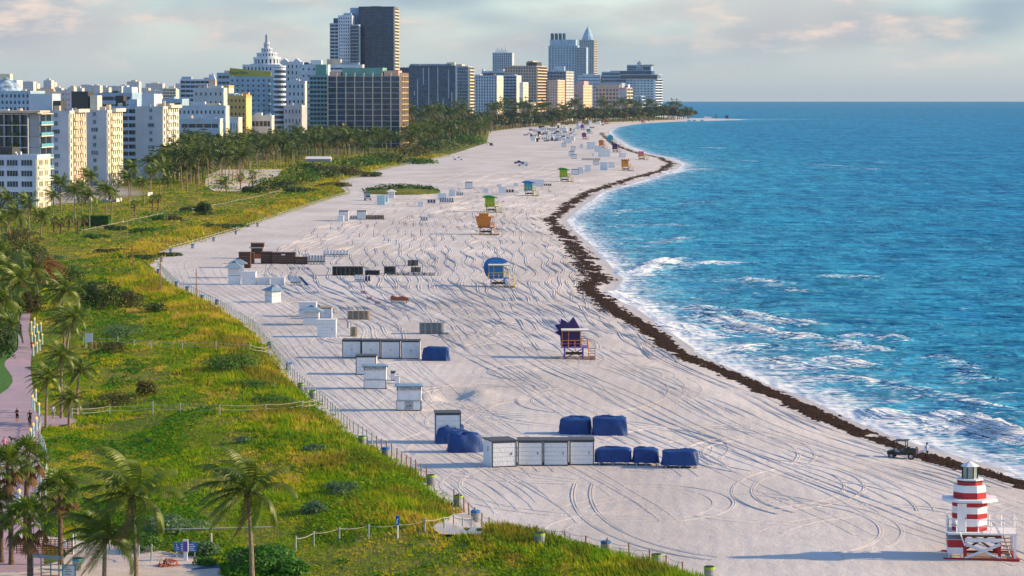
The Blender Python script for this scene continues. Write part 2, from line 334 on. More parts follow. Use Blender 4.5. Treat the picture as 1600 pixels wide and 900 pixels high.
CREST = [((996, 424), (1030, 410), 0.7), ((1030, 410), (1056, 405), .7), ((1076, 414), (1100, 411), .6), ((1104, 410), (1148, 409), .6), ((1172, 434), (1208, 439), .5), ((1098, 479), (1164, 488), .6),
         ((1112, 492), (1170, 512), .7), ((1180, 494), (1248, 503), .8), ((1174, 513), (1252, 524), .8), ((1130, 546), (1178, 538), .6), ((1345, 522), (1392, 527), .9), ((1322, 537), (1376, 544), .9),
         ((1308, 560), (1350, 567), .8), ((1304, 588), (1338, 590), .6), ((1506, 627), (1540, 633), .8), ((1484, 648), (1530, 664), .9), ((1530, 664), (1570, 678), 1.0), ((1565, 676), (1620, 690), 1.0),
         ((1374, 640), (1396, 650), .6), ((1304, 431), (1350, 433), .6), ((1210, 445), (1240, 452), .4), ((1480, 560), (1530, 585), .5), ((1400, 600), (1470, 612), .35), ((1020, 380), (1064, 372), .5),
         ((960, 330), (1010, 326), .5), ((985, 352), (1040, 350), .5), ((1064, 318), (1100, 314), .4), ((1040, 268), (1090, 264), .6), ((1330, 262), (1364, 264), .6), ((1304, 259), (1326, 260), .6), ((1100, 230), (1130, 231), .6),
         ((1270, 256), (1290, 258), .5), ((1165, 251), (1180, 252), .5), ((1368, 253), (1384, 254), .5), ((1550, 740), (1640, 748), .5), ((1440, 655), (1478, 668), .45), ((940, 455), (1000, 470), .3), ((1230, 560), (1290, 575), .5), ((1060, 505), (1110, 520), .4)]
foam = 0.85 * np.exp(-np.clip(sh, 0, None) / 4.5) + 0.24 * np.exp(-np.clip(sh, 0, None) / 34.0) * (0.5 + fbm(X / 16, Y / 40, 21))
foam = foam + np.interp(Y, [280, 420, 600, 1200], [0.10, 0.08, 0.03, 0.0]) * np.exp(-np.clip(sh, 0, None) / 45.0)
Z = np.zeros_like(X)
amp = np.interp(Y, [200, 500, 1000, 1800], [0.30, 0.26, 0.14, 0.0]) * sstep(1, 25, sh)
ph = fbm(X / 40, Y / 40, 31) * 9
Z += amp * (0.55 * np.sin(0.52 * Y + 0.20 * X + ph) + 0.45 * np.sin(0.83 * Y - 0.27 * X + ph * 1.4 + 1) + 0.5 * np.sin(0.27 * Y + 0.13 * X - ph * 0.8)) + amp * 1.4 * (fbm(X / 5, Y / 3.2, 33) - 0.5)
for a, b_, h in CREST:
    P = np.array([gz(*a, 0.3), gz(*b_, 0.3)]); w = 1.1 + 0.0032 * P[:, 1].mean()
    wob = (fbm(X / 6, Y / 6, 41) - 0.5) * 3.0
    dx, dy = P[1] - P[0]; t = np.clip(((X - P[0, 0]) * dx + (Y - P[0, 1]) * dy) / (dx * dx + dy * dy), -0.15, 1.15)
    dd = np.hypot(X - P[0, 0] - t * dx, (Y + wob - P[0, 1] - t * dy))
    side = (Y + wob - P[0, 1] - t * dy)
    e = np.exp(-(dd / w) ** 2); Z += h * 0.85 * e
    foam = foam + h * 0.74 * np.exp(-((dd) / (w * np.where(side < 0, 1.35, 0.7))) ** 2)
V = np.stack([X, Y, Z], -1).reshape(-1, 3)
me = np_mesh('sea', V, grid_faces(len(Ys), nc), SEA_MAT, attrs={'shore': sh.ravel(), 'foam': np.clip(foam, 0, 1.1).ravel(), 'swell': Z.ravel()}, smooth=True)
struct(link('sea', me))
# ---- sand
m, n, l, p = node_mat('beach_sand'); q = NT(n, l)
g1 = q.noise(q.map(0.05, 0.03), 1.0, 5, 0.6); g2 = q.noise(q.map(0.7, 0.35), 1.0, 5, 0.65); g3 = q.noise(q.map(4.0, 3.0), 1.0, 3, 0.6)
c = q.mix(q.ramp(g1, 0.3, 0.7), (0.46, 0.435, 0.415), (0.61, 0.59, 0.575)); c = q.mix(q.math('MULTIPLY', q.ramp(g2, 0.35, 0.75), 0.35), c, (0.46, 0.43, 0.41))
wet = q.attr('dw'); c = q.mix(q.ramp(q.math('ADD', wet, q.math('MULTIPLY', q.math('SUBTRACT', g2, 0.5), 3.0)), 0.3, 3.2, 0.62, 0.0), c, (0.40, 0.335, 0.285))
l.new(c, p.inputs['Base Color']); q.put(p.inputs['Roughness'], q.ramp(wet, 0.5, 4, 0.35, 0.95)); p.inputs['Specular IOR Level'].default_value = 0.25
ripple = q.wave(q.map(1, 0.22, rz=0.25), 0.22, 7.0, 3, 0.6)
b = q.bump(g1, 0.25, 2.0); b = q.bump(ripple, 0.05, 0.2, b); b = q.bump(g2, 0.40, 0.22, b); b = q.bump(g3, 0.6, 0.08, b); l.new(b, p.inputs['Normal'])
SAND = m
Ys = ysteps(165, 4600, 1.3); nc = 170; s = np.linspace(0, 1, nc)[None, :]
lo = (xf(Ys) - 22)[:, None]; hi = (np.where(Ys > 4080, xw(Ys) + 12, xw(Ys) + 45))[:, None]; X = lo + (hi - lo) * s; Y = np.broadcast_to(Ys[:, None], X.shape)
dw = d_water(X, Y); Z = sand_z(X, Y)
me = np_mesh('beach', np.stack([X, Y, Z], -1).reshape(-1, 3), grid_faces(len(Ys), nc), SAND, attrs={'dw': dw.ravel()}, smooth=True)
struct(link('beach', me))
# ---- dune and land sheet
m, n, l, p = node_mat('dune_soil'); q = NT(n, l)
g1 = q.noise(q.map(0.07, 0.035), 1.0, 4, 0.6); g2 = q.noise(q.map(0.5, 0.25), 1.0, 5, 0.65); g3 = q.noise(q.map(2.2, 1.3), 1.0, 4, 0.7)
veg = q.mix(q.ramp(g1, 0.36, 0.64), (0.085, 0.13, 0.014), (0.21, 0.19, 0.028)); veg = q.mix(q.ramp(g2, 0.40, 0.70), veg, (0.06, 0.10, 0.014)); veg = q.mix(q.math('MULTIPLY', q.ramp(g3, 0.45, 0.8), 0.5), veg, (0.26, 0.22, 0.06))
city = q.mix(q.ramp(g2, 0.35, 0.65), (0.30, 0.29, 0.26), (0.42, 0.39, 0.35)); bare = (0.58, 0.49, 0.41)
zone = q.attr('city'); edge = q.attr('df')
c = q.mix(zone, veg, city); c = q.mix(q.ramp(q.math('ADD', edge, q.math('MULTIPLY', q.math('SUBTRACT', g2, 0.5), 5.0)), 0.1, 1.4, 1.0, 0.0), c, bare)
l.new(c, p.inputs['Base Color']); p.inputs['Roughness'].default_value = 0.95; p.inputs['Specular IOR Level'].default_value = 0.1
b = q.bump(g2, 0.7, 0.8); b = q.bump(g3, 0.8, 0.3, b); l.new(b, p.inputs['Normal'])
SOIL = m
Ys = np.concatenate([ysteps(165, 1600, 1.4), ysteps(1600, 12000, 1.2)[1:]]); nc = 200; s = np.linspace(0, 1, nc)[None, :]
hi = (xf(Ys) + 3)[:, None]; lo = (-0.42 * Ys - 120)[:, None]; X = hi + (lo - hi) * s ** 2.0; Y = np.broadcast_to(Ys[:, None], X.shape)
DUNEW = np.array([(150, 45), (226, 46), (300, 52), (420, 70), (520, 96), (640, 95), (760, 78), (900, 76), (1000, 62), (1100, 80), (1250, 150), (1500, 170), (2100, 130), (2800, 90), (4200, 60), (12000, 30)])
df = d_fence(X, Y); wdt = np.interp(Y, DUNEW[:, 0], DUNEW[:, 1]); city = np.where(Y > 560, sstep(0, 14, df - wdt), 0) 
me = np_mesh('dune_ground', np.stack([X, Y, land_z(X, Y)], -1).reshape(-1, 3), grid_faces(len(Ys), nc)[:, ::-1], SOIL, attrs={'city': city.ravel(), 'df': df.ravel()}, smooth=True)
struct(link('dune_ground', me))
# ---- sheets laid on the land: promenade, lawn, sand path, pale plaza
def strip(name, pts, mt, lift, sub=6, kind='structure'):
    """pts: rows of (left px, right px, y px)"""
    rows = []
    for (a, b, y), (a2, b2, y2) in zip(pts[:-1], pts[1:]):
        for t in np.linspace(0, 1, sub, endpoint=False): rows.append((a + (a2 - a) * t, b + (b2 - b) * t, y + (y2 - y) * t))
    rows.append(pts[-1]); V = []; k = 9
    for a, b, y in rows:
        for j in range(k): V.append((a + (b - a) * j / (k - 1), y))
    x_, y_, z_ = Gv(np.array(V)); V = np.stack([x_, y_, z_ + lift], -1)
    return struct(link(name, np_mesh(name, V, grid_faces(len(rows), k), mt, smooth=True)), kind)
def brick_sheet(name, c1, c2):
    m, n, l, p = node_mat(name); q = NT(n, l)
    bt = n.new('ShaderNodeTexBrick'); bt.inputs['Scale'].default_value = 1.0; bt.inputs['Brick Width'].default_value = 0.8; bt.inputs['Row Height'].default_value = 0.4; bt.inputs['Mortar Size'].default_value = 0.03
    bt.inputs['Color1'].default_value = (*c1, 1); bt.inputs['Color2'].default_value = (*c2, 1); bt.inputs['Mortar'].default_value = (c1[0] * .6, c1[1] * .6, c1[2] * .6, 1); l.new(q.pos, bt.inputs['Vector'])
    g = q.noise(q.map(0.4, 0.2), 1.0, 5, 0.6); c = q.mix(q.math('MULTIPLY', q.ramp(g, 0.35, 0.7), 0.4), bt.outputs['Color'], tuple(x * 0.66 for x in c1)); l.new(c, p.inputs['Base Color']); p.inputs['Roughness'].default_value = 0.85
    return m
PAVE = brick_sheet('promenade_pavers', (0.42, 0.31, 0.36), (0.35, 0.27, 0.32))
strip('promenade', [(-40, 70, 900), (-40, 62, 800), (-40, 66, 745), (-40, 58, 700), (-40, 66, 664), (-40, 55, 640), (0, 53, 617), (13, 52, 608), (20, 50, 598), (19, 49, 590), (13, 48, 581), (7, 48, 573), (8, 48, 566), (18, 49, 557), (27, 50, 548), (29, 48, 537), (28, 46, 526), (27, 44, 516), (30, 46, 505), (34, 48, 490)], PAVE, 0.10)
strip('side_path', [(60, 84, 668), (58, 120, 662), (58, 118, 656), (62, 84, 651)], PAVE, 0.12)
LAWN = mat('lawn_grass', (0.05, 0.15, 0.012), 0.9, 0.35, 3.0, 0.6, 14)
strip('lawn', [(-60, 1, 617), (-60, 14, 608), (-60, 20, 598), (-60, 19, 590), (-60, 13, 581), (-60, 7, 573), (-60, 8, 566), (-60, 18, 557), (-60, 26, 548), (-60, 27, 535), (-60, 26, 516)], LAWN, 0.09)
PSAND = mat('path_sand', (0.52, 0.47, 0.43), 0.95, 0.12, 0.6, 0.5, 5, spec=0.1)
strip('sand_path', [(-20, 420, 930), (-20, 345, 900), (60, 343, 888), (95, 330, 878), (105, 290, 868), (100, 215, 858), (60, 150, 850), (-20, 60, 838), (-20, 20, 830)], PSAND, 0.10)
strip('path_mouth', [(690, 760, 838), (672, 745, 828), (686, 742, 818), (712, 738, 806)], SAND, 0.16)
PLAZA = mat('plaza_sand', (0.55, 0.50, 0.46), 0.95, 0.12, 0.2, spec=0.1)
strip('grove_floor', [(334, 386, 299), (320, 400, 290), (322, 432, 276), (345, 442, 265)], PLAZA, 0.12)
struct(link('dune_island', (lambda: (lambda XX, YY: np_mesh('dune_island', np.stack([XX, YY, 1.5 + 1.5 * np.sqrt(np.clip(1 - ((XX - ISL[0]) / 14.5) ** 2 - ((YY - ISL[1]) / 24) ** 2, 0, 1)) - 0.35 * (1 - np.clip(1 - ((XX - ISL[0]) / 14.5) ** 2 - ((YY - ISL[1]) / 24) ** 2, 0, 1) > 0.999)], -1).reshape(-1, 3), grid_faces(24, 24), SOIL, attrs={'city': np.zeros(576), 'df': np.full(576, 9.0)}, smooth=True))(*np.meshgrid(ISL[0] + np.linspace(-16, 16, 24), ISL[1] + np.linspace(-25, 25, 24))))()))
# ---- tyre tracks pressed into the sand (berm - rut - berm), one mass of ruts nobody could count
TV, TF = [], []
def rut(xs, ys, w=0.32, h=0.07):
    xs, ys = np.asarray(xs, float), np.asarray(ys, float)
    tx, ty = np.gradient(xs), np.gradient(ys); L = np.hypot(tx, ty) + 1e-9; nx, ny = ty / L, -tx / L
    prof = [(-1.0, -0.03), (-0.62, h), (-0.34, 0.012), (0.34, 0.012), (0.62, h * 0.85), (1.0, -0.03)]
    wv = w * (0.85 + 0.3 * fbm(ys / 7, xs / 7, 55)); hv = np.clip(0.85 + 1.5 * (fbm(ys / 9, xs / 9, 57) - 0.45), 0.4, 1.35)
    o = sum(len(v) for v in TV); rows = []
    for a, b in prof:
        px_, py_ = xs + nx * a * wv, ys + ny * a * wv
        rows.append(np.stack([px_, py_, sand_z(px_, py_) + (b * hv if b > 0.02 else b)], -1))
    V = np.stack(rows, 1).reshape(-1, 3); TV.append(V); TF.append(grid_faces(len(xs), 6) + o)
def frac_track(s0, s1, Ya, Yb, A, lam, pair=1.7, w=0.3, h=0.07, seed=0):
    step = np.interp(0.5 * (Ya + Yb), [250, 500, 1000, 1800], [0.9, 1.3, 2.0, 3.0]); ys = np.arange(Ya, Yb, step)
    t = (ys - Ya) / (Yb - Ya); s_ = s0 + (s1 - s0) * t
    xs = xf(ys) + (xw(ys) - xf(ys)) * s_
    k = np.ones(9) / 9; ker = max(3, int(25 / step)); k = np.ones(ker) / ker; xs = np.convolve(np.pad(xs, ker, mode='edge'), k, 'same')[ker:-ker]
    saw = np.abs(((ys + seed * 13.7) / lam) % 1 * 2 - 1) * 2 - 1
    xs = xs + A * (0.75 * np.sin(saw * 1.4) + 0.5 * (fbm(ys / lam * 2.0, np.full_like(ys, seed * 3.1), 61) - 0.5)) + 5 * (fbm(ys / 160, np.full_like(ys, seed * 0.37), 63) - 0.5)
    for o in ((-pair / 2, pair / 2) if pair else (0,)): rut(xs + o, ys, w, h)
R = random.Random(5)
for i in range(46):      # long wavy harrow lines of the middle beach
    s_ = 0.22 + 0.72 * i / 46 + R.uniform(-.008, .008); Ya = R.uniform(395, 470); Yb = R.uniform(680, 1050); frac_track(s_, s_ + R.uniform(-.03, .03), Ya, Yb, R.uniform(0.6, 1.15), R.uniform(42, 62), 0, R.uniform(.34, .48), R.uniform(.08, .12), i * .31)
for i in range(26):
    s_ = 0.3 + 0.62 * R.random(); Ya = R.uniform(700, 1000); frac_track(s_, s_, Ya, Ya + R.uniform(250, 600), 1.2, R.uniform(70, 120), 0, .5, .10, i + 20)
for i in range(15):      # pairs that run the length of the near beach
    s_ = 0.40 + 0.56 * (i + R.random()) / 15; Ya = R.uniform(215, 300); frac_track(s_, s_ + R.uniform(-.12, .1), Ya, R.uniform(420, 700), R.uniform(.3, 1.0), R.uniform(50, 110), 1.6, R.uniform(.20, .30), R.uniform(.035, .06), i + 70)
for i in range(24):      # close lines along the fence
    s_ = 0.025 + 0.30 * (i / 24) ** 1.3; frac_track(s_, s_ * R.uniform(.8, 1.3), R.uniform(236, 300), R.uniform(480, 640), .3, 60, R.choice((0, 1.5)), R.uniform(.14, .22), R.uniform(.02, .04), i + 120)
for i in range(80):      # turns and loops
    Y0 = R.uniform(232, 560); s_ = R.uniform(.25, .9); X0 = float(xf(Y0) + (xw(Y0) - xf(Y0)) * s_); r = R.uniform(4, 16); a0 = R.uniform(0, 6.28); da = R.uniform(1.2, 3.8); t = np.linspace(0, 1, 70)
    e = R.uniform(1.2, 3.2); A = a0 + da * t; xs = X0 + r * np.cos(A) * (1 + .3 * t); ys = Y0 + e * r * np.sin(A)
    ok = (d_water(xs, ys) > 5) & (d_fence(xs, ys) < -2)
    if ok.all():
        for rr in (0, 1.6): rut(X0 + (r + rr) * np.cos(A) * (1 + .3 * t), Y0 + (e * r + rr) * np.sin(A), R.uniform(.18, .28), R.uniform(.03, .06))
for i in range(14):      # cross tracks
    Y0 = R.uniform(380, 900); x0, x1 = float(xf(Y0)) + 6, float(xw(Y0)) - 9; a = R.uniform(x0, x1 - 15); b = min(x1, a + R.uniform(12, 45)); xs = np.linspace(a, b, 60); ys = Y0 + R.uniform(-14, 14) * ((xs - a) / (b - a)) ** 1.5 + 3 * (fbm(xs / 6, xs * 0 + i, 71) - .5)
    rut(xs, ys, .24, .045); rut(xs, ys + 1.7, .24, .045)
me = np_mesh('tyre_ruts', np.concatenate(TV), np.concatenate(TF), SAND, smooth=False, attrs={'dw': np.full(sum(len(v) for v in TV), 30.0)})
o = struct(link('tyre_ruts', me), 'stuff'); tag(o, 'wavy tyre ruts and berms pressed into the pale beach sand', 'tyre tracks')
# ---- seaweed wrack line
m_ = MATS.setdefault('x', None); del MATS['x']
WEED = mat('seaweed', (0.014, 0.007, 0.004), 0.9, 0.5, 1.2, 0.8, 9, col2=(0.052, 0.026, 0.012), spec=.1)
nW = 24000; Yw = 1 / rng.uniform(1 / 2700, 1 / 255, nW); cen = np.interp(Yw, [250, 320, 420, 520, 620, 760, 1000, 1300, 2600], [3.4, 3.4, 3.2, 5.2, 5.4, 4.4, 4.4, 5.5, 8]); hw = np.interp(Yw, [250, 400, 500, 620, 760, 1300, 2600], [1.2, 1.05, 2.0, 2.2, 1.6, 1.8, 2.2])
xs0 = xw(Yw); e = 0.6; slope = (xw(Yw + 4) - xw(Yw - 4)) / 8; nl = np.sqrt(1 + slope ** 2)
off = cen + hw * rng.normal(0, 0.55, nW) * (0.45 + 1.1 * fbm(Yw / 9, Yw * 0, 81)) + 3.0 * (fbm(Yw / 25, Yw * 0 + 3, 83) - 0.5)
Xw = xs0 - off / nl; Yw2 = Yw + off * slope / nl
keep = (d_water(Xw, Yw2) > 0.6) & (fbm(Xw / 2.2, Yw2 / 5, 85) > np.interp(Yw, [250, 420, 700, 2000], [.26, .28, .34, .38])); Xw, Yw2 = Xw[keep], Yw2[keep]; k = len(Xw)
base_s = rng.uniform(.25, .75, k) * np.interp(Yw2, [250, 600, 2000], [0.9, 1.15, 2.2]); A = np.arange(6) * math.pi / 3
rad = rng.uniform(.6, 1.3, (k, 6)) * base_s[:, None]; ring = np.stack([Xw[:, None] + rad * np.cos(A), Yw2[:, None] + 1.5 * rad * np.sin(A)], -1)
zz = sand_z(ring[..., 0], ring[..., 1]) - 0.05; top = np.stack([Xw, Yw2, sand_z(Xw, Yw2) + rng.uniform(.06, .24, k)], -1)
V = np.concatenate([np.concatenate([ring, zz[..., None]], -1), top[:, None, :]], 1).reshape(-1, 3); o7 = np.arange(k)[:, None] * 7
Fc = np.concatenate([np.stack([o7[:, 0] + j, o7[:, 0] + (j + 1) % 6, o7[:, 0] + 6], -1) for j in range(6)])
o = struct(link('seaweed', np_mesh('seaweed', V, Fc, WEED)), 'stuff'); tag(o, 'dark brown line of beached seaweed along the water edge', 'seaweed')
# ================================================================== vegetation
def proj(X, Y, Z):
    dz = Z - H; dep = Y * CP - dz * SP
    return 800 + FPX * X / dep, 450 - FPX * (Y * SP + dz * CP) / dep
PATH_R = np.array([(486, 50), (505, 48), (530, 48), (550, 50), (572, 50), (598, 53), (617, 55), (640, 57), (664, 70), (700, 60), (745, 68), (800, 64), (835, 62)])
def off_path(px, py):
    ok = ~((py > 486) & (py < 836) & (px < np.interp(py, PATH_R[:, 0], PATH_R[:, 1]) + 2))
    ok &= ~((py > 836) & (px < np.interp(py, [836, 850, 858, 868, 878, 888, 900, 930], [60, 150, 218, 292, 332, 345, 347, 420])))
    ok &= ~((py > 650) & (py < 669) & (px < 118) & (px > 55) & (py < 669 - (px - 60) * .1))
    ok &= ~((py > 803) & (py < 838) & (px > np.interp(py, [803, 818, 828, 838], [715, 690, 676, 694])) & (px < 760))
    return ok
def rot_cols(n): return rng.uniform(0, 2 * math.pi, n)
GRASS = leaf_mat('dune_grass_blade', None, 0.48, 0.7, 0.04)
N = 170000
Y = 1 / rng.uniform(1 / 1650, 1 / 192, N); wmax = np.interp(Y, DUNEW[:, 0], np.minimum(DUNEW[:, 1], 80)) + 6; wmax = np.where(Y < 560, xf(Y) + 0.185 * Y, wmax)
X = xf(Y) + 1.0 - (wmax + 1.2) * rng.uniform(0, 1, N)
df = d_fence(X, Y); Zg = land_z(X, Y); px, py = proj(X, Y, Zg)
dens = fbm(X / 4, Y / 7, 101)
keep = (px > -25) & (df > -0.6) & off_path(px, py) & ((df > 0.7) | (rng.random(N) < 0.45)) & (rng.random(N) < 0.25 + 0.75 * sstep(.30, .52, dens))
X, Y, Zg, df = X[keep], Y[keep], Zg[keep], df[keep]; N = len(X)
tall = np.exp(-((df - 5) / 6.0) ** 2) * (0.5 + fbm(X / 8, Y / 10, 103)); patch = fbm(X / 11, Y / 24, 105); patch2 = fbm(X / 4.5, Y / 10, 107)
hgt = (0.12 + 0.58 * np.clip(tall, 0, 1) + 0.25 * sstep(.5, .75, patch2)) * rng.uniform(.6, 1.3, N) * np.interp(Y, [220, 500, 1600], [1, 1.15, 1.9])
pal = np.array([(0.20, 0.33, 0.010), (0.38, 0.40, 0.014), (0.56, 0.45, 0.035), (0.50, 0.36, 0.10), (0.12, 0.25, 0.012)])
gold = np.clip(0.22 + 1.1 * (patch - 0.42) + 0.45 * np.clip(tall, 0, 1) * (fbm(X / 6, Y / 9, 108) - .15) + np.interp(Y, [300, 450, 650], [-0.20, .02, .36]), 0, 1)
r = np.clip(.5 + .60 * (rng.random(N) - .5) + 1.5 * (fbm(X / 1.8, Y / 4.5, 104) - .5), 0, .999); ci = np.where(r < 0.50 * (1 - gold), 0, np.where(r < 0.72 * (1 - gold), 4, np.where(r < 1 - gold * 0.8, 1, np.where(r < 1 - gold * 0.14, 2, 3))))
ridge = np.clip(tall, 0, 1)[:, None] * sstep(.42, .62, fbm(X / 5, Y / 9, 109))[:, None]
colr = pal[ci] * rng.uniform(.75, 1.2, (N, 1)) * (1 - .55 * ridge) + np.array([[.11, .075, .025]]) * ridge * .6; NB = 4
sc = np.interp(Y, [220, 500, 1600], [1, 1.3, 2.6])
az = rng.uniform(0, 2 * math.pi, (N, NB)); sp = rng.uniform(.02, .28, (N, NB)) * sc[:, None]; bw = rng.uniform(.05, .11, (N, NB)) * sc[:, None]
bx = X[:, None] + sp * np.cos(az); by = Y[:, None] + sp * np.sin(az); hh = hgt[:, None] * rng.uniform(.6, 1.15, (N, NB)); wd = rng.uniform(0, math.pi, (N, NB))
dxx, dyy = np.cos(wd) * bw, np.sin(wd) * bw; bz = Zg[:, None] - 0.03
tipx = bx + np.cos(az) * hh * .35 - hh * rng.uniform(.05, .5, (N, NB)); tipy = by + np.sin(az) * hh * .35
V = np.stack([np.stack([bx - dxx, by - dyy, bz + 0 * bx], -1), np.stack([bx + dxx, by + dyy, bz + 0 * bx], -1), np.stack([tipx, tipy, bz + hh], -1)], 2).reshape(-1, 3)
o = struct(link('dune_grass', np_mesh('dune_grass', V, np.arange(len(V)).reshape(-1, 3), GRASS, col=np.repeat(colr, NB * 3, 0))), 'stuff')
tag(o, 'green and golden grass covering the low beach dunes', 'grass')
# leafy creeper patches
N = 150000; Y = 1 / rng.uniform(1 / 1500, 1 / 194, N); wmax = np.interp(Y, DUNEW[:, 0], np.minimum(DUNEW[:, 1], 80)); wmax = np.where(Y < 560, xf(Y) + 0.185 * Y, wmax); X = xf(Y) - 1.5 - (wmax - 2) * rng.uniform(0, 1, N)
Zg = land_z(X, Y); px, py = proj(X, Y, Zg); pn = fbm(X / 7, Y / 22, 111) + 0.25 * (fbm(X / 1.6, Y / 4, 113) - .5)
keep = (pn > 0.55) & (px > -20) & off_path(px, py); X, Y, Zg, pn = X[keep], Y[keep], Zg[keep], pn[keep]; N = len(X)
sz = rng.uniform(.07, .17, N) * np.interp(Y, [220, 500, 1500], [1, 1.7, 4.0]); up = np.clip((pn - .55) * 3.5, 0, .5) * rng.uniform(.3, 1, N) * np.interp(Y, [220, 1500], [1, 1.8]) + .08
a1 = rot_cols(N); tl = rng.uniform(-.7, .7, (N, 2)); U = np.stack([np.cos(a1), np.sin(a1), tl[:, 0]], -1) * sz[:, None]; W = np.stack([-np.sin(a1), np.cos(a1), tl[:, 1]], -1) * sz[:, None] * .75
C = np.stack([X, Y, Zg + up], -1); V = np.stack([C - U, C - W, C + U, C + W], 1).reshape(-1, 3)
dk = fbm(X / 14, Y / 30, 115)[:, None]; cc = (np.array([[0.07, 0.22, 0.012]]) * (1 - sstep(.4, .6, dk)) + np.array([[0.16, 0.30, 0.014]]) * sstep(.4, .6, dk)) * rng.uniform(.5, 1.5, (N, 1))
o = struct(link('ground_creeper', np_mesh('ground_creeper', V, np.arange(len(V)).reshape(-1, 4), GRASS, col=np.repeat(cc, 4, 0))), 'stuff')
tag(o, 'low leafy creeper spreading in green patches through the dune grass', 'ground cover')
# ---- shrubs
BARK = mat('bark', (0.16, 0.115, 0.075), 0.9, 0.3, 3, 0.6, 18)
def foliage_np(lobes, nleaf, ls, seed, flat=0.0, up=0.35):
    g = np.random.default_rng(seed); tot = sum(a[3] * a[4] for a in lobes); Vs = []
    for (cx, cy_, cz, rx, rz) in lobes:
        k = max(8, int(nleaf * rx * rz / tot)); d = g.normal(size=(k, 3)); d /= np.linalg.norm(d, axis=1)[:, None]; d[:, 2] = np.where(d[:, 2] < -0.35, -d[:, 2], d[:, 2])
        rr = (0.80 + 0.28 * g.random(k))[:, None]; lump = 0.82 + 0.36 * fbm(d[:, 0] * 2.3 + seed, d[:, 1] * 2.3 + d[:, 2] * 1.9, seed)[:, None]
        C = np.array([cx, cy_, cz]) + d * rr * lump * np.array([rx, rx, rz])
        nrm = d + g.normal(size=(k, 3)) * .55; nrm[:, 2] += up; nrm /= np.linalg.norm(nrm, axis=1)[:, None]
        t = np.cross(nrm, g.normal(size=(k, 3))); t /= np.linalg.norm(t, axis=1)[:, None] + 1e-9; b = np.cross(nrm, t); s_ = (ls * g.uniform(.6, 1.4, k))[:, None]
        Vs.append(np.stack([C - t * s_, C - b * s_ * .7, C + t * s_, C + b * s_ * .7], 1).reshape(-1, 3))
    V = np.concatenate(Vs); return V, np.arange(len(V)).reshape(-1, 4)
def lobes_for(rx, rz, n, seed):
    r = random.Random(seed); L = [(0, 0, rz * .35, rx * .62, rz * .65)]
    for i in range(n):
        a = r.uniform(0, 6.28); d = r.uniform(.3, .75) * rx; q_ = r.uniform(.28, .5); L.append((d * math.cos(a), d * math.sin(a), rz * r.uniform(.15, .5), rx * q_, rz * r.uniform(.35, .6)))
    return L
LEAVES = {'dark': leaf_mat('leaf_dark', (0.036, 0.085, 0.014)), 'bright': leaf_mat('leaf_bright', (0.050, 0.19, 0.010)), 'grey': leaf_mat('leaf_greygreen', (0.085, 0.185, 0.080)), 'olive': leaf_mat('leaf_olive', (0.080, 0.090, 0.018)),
          'russet': leaf_mat('leaf_russet', (0.19, 0.095, 0.030)), 'mid': leaf_mat('leaf_mid', (0.060, 0.165, 0.015)), 'fardark': leaf_mat('leaf_belt', (0.028, 0.055, 0.017))}
def shrub(px_, py_, wpx, hpx, kind, label, name='dune_shrub', nleaf=900, leaf=None, group=None, seed=0, loc=None, cat='shrub', big=False):
    x, y, z = G(px_, py_) if loc is None else loc; rx = wpx * mpp(y) / 2; rz = hpx * mpp(y) * 0.95
    ls = leaf if leaf else 1.5 * mpp(y)
    t = thing(name, label, cat, (x, y, z - .05), 0, group)
    V, F_ = foliage_np(lobes_for(rx, rz, 9, seed + int(px_)), nleaf, ls, seed + int(py_))
    link('foliage', np_mesh('foliage', V, F_, LEAVES[kind]), t)
    b = MB()
    for i in range(5):
        a = i * 1.3 + px_; b.tube([(0, 0, -.1), (math.cos(a) * rx * .3, math.sin(a) * rx * .3, rz * .5), (math.cos(a) * rx * .5, math.sin(a) * rx * .5, rz * .85)], max(.03, min(.12, rx * .02)), 4, 0, max(.01, min(.05, rx * .008)))
    b.build('stem', BARK, t); return t
shrub(412, 893, 165, 40, 'bright', 'glossy bright green sea grape bush beside the sand path', 'sea_grape_bush', 5200, .13)
shrub(452, 901, 90, 30, 'bright', 'lower bright green bush spreading against the dune hump', 'sea_grape_bush', 2200, .12)
shrub(535, 776, 68, 26, 'grey', 'grey green rounded shrub, larger of two on the low meadow', 'dune_shrub', 1500, .09)
shrub(490, 801, 54, 20, 'grey', 'small grey green shrub, lower of two on the low meadow', 'dune_shrub', 1100, .09)
shrub(488, 707, 52, 14, 'grey', 'flat grey green shrub under the fenced dune shoulder', 'dune_shrub', 800, .09)
shrub(378, 692, 30, 12, 'grey', 'small round grey green shrub beside the lone leaning palm', 'dune_shrub', 500, .09)
shrub(232, 694, 20, 12, 'grey', 'tiny round bush standing behind the big coconut palm', 'dune_shrub', 300, .09)
shrub(262, 832, 120, 28, 'grey', 'silvery shrub thicket behind the white rail', 'dune_shrub', 2600, .10)
shrub(318, 868, 64, 26, 'grey', 'silvery green bush behind the blue accessible sign', 'dune_shrub', 1300, .10, seed=4)
shrub(322, 884, 46, 16, 'bright', 'short bright green bush in front of the blue sign', 'dune_shrub', 1100, .09)
shrub(228, 862, 60, 30, 'mid', 'green bush beside the rope fence of the sand path', 'dune_shrub', 1200, .10)
shrub(368, 580, 108, 30, 'mid', 'long bright sea grape hedge inside the dune fence', 'sea_grape_bush', 2600, .12)
shrub(400, 608, 90, 14, 'mid', 'low creeping green mat under the long hedge', 'dune_shrub', 1500, .11)
shrub(418, 632, 96, 18, 'mid', 'creeping green mound by the rope fence near the dune toe', 'dune_shrub', 1500, .11, seed=2)
shrub(230, 618, 44, 26, 'olive', 'brownish saw palmetto clump standing alone in the meadow', 'palmetto_clump', 900, .14)
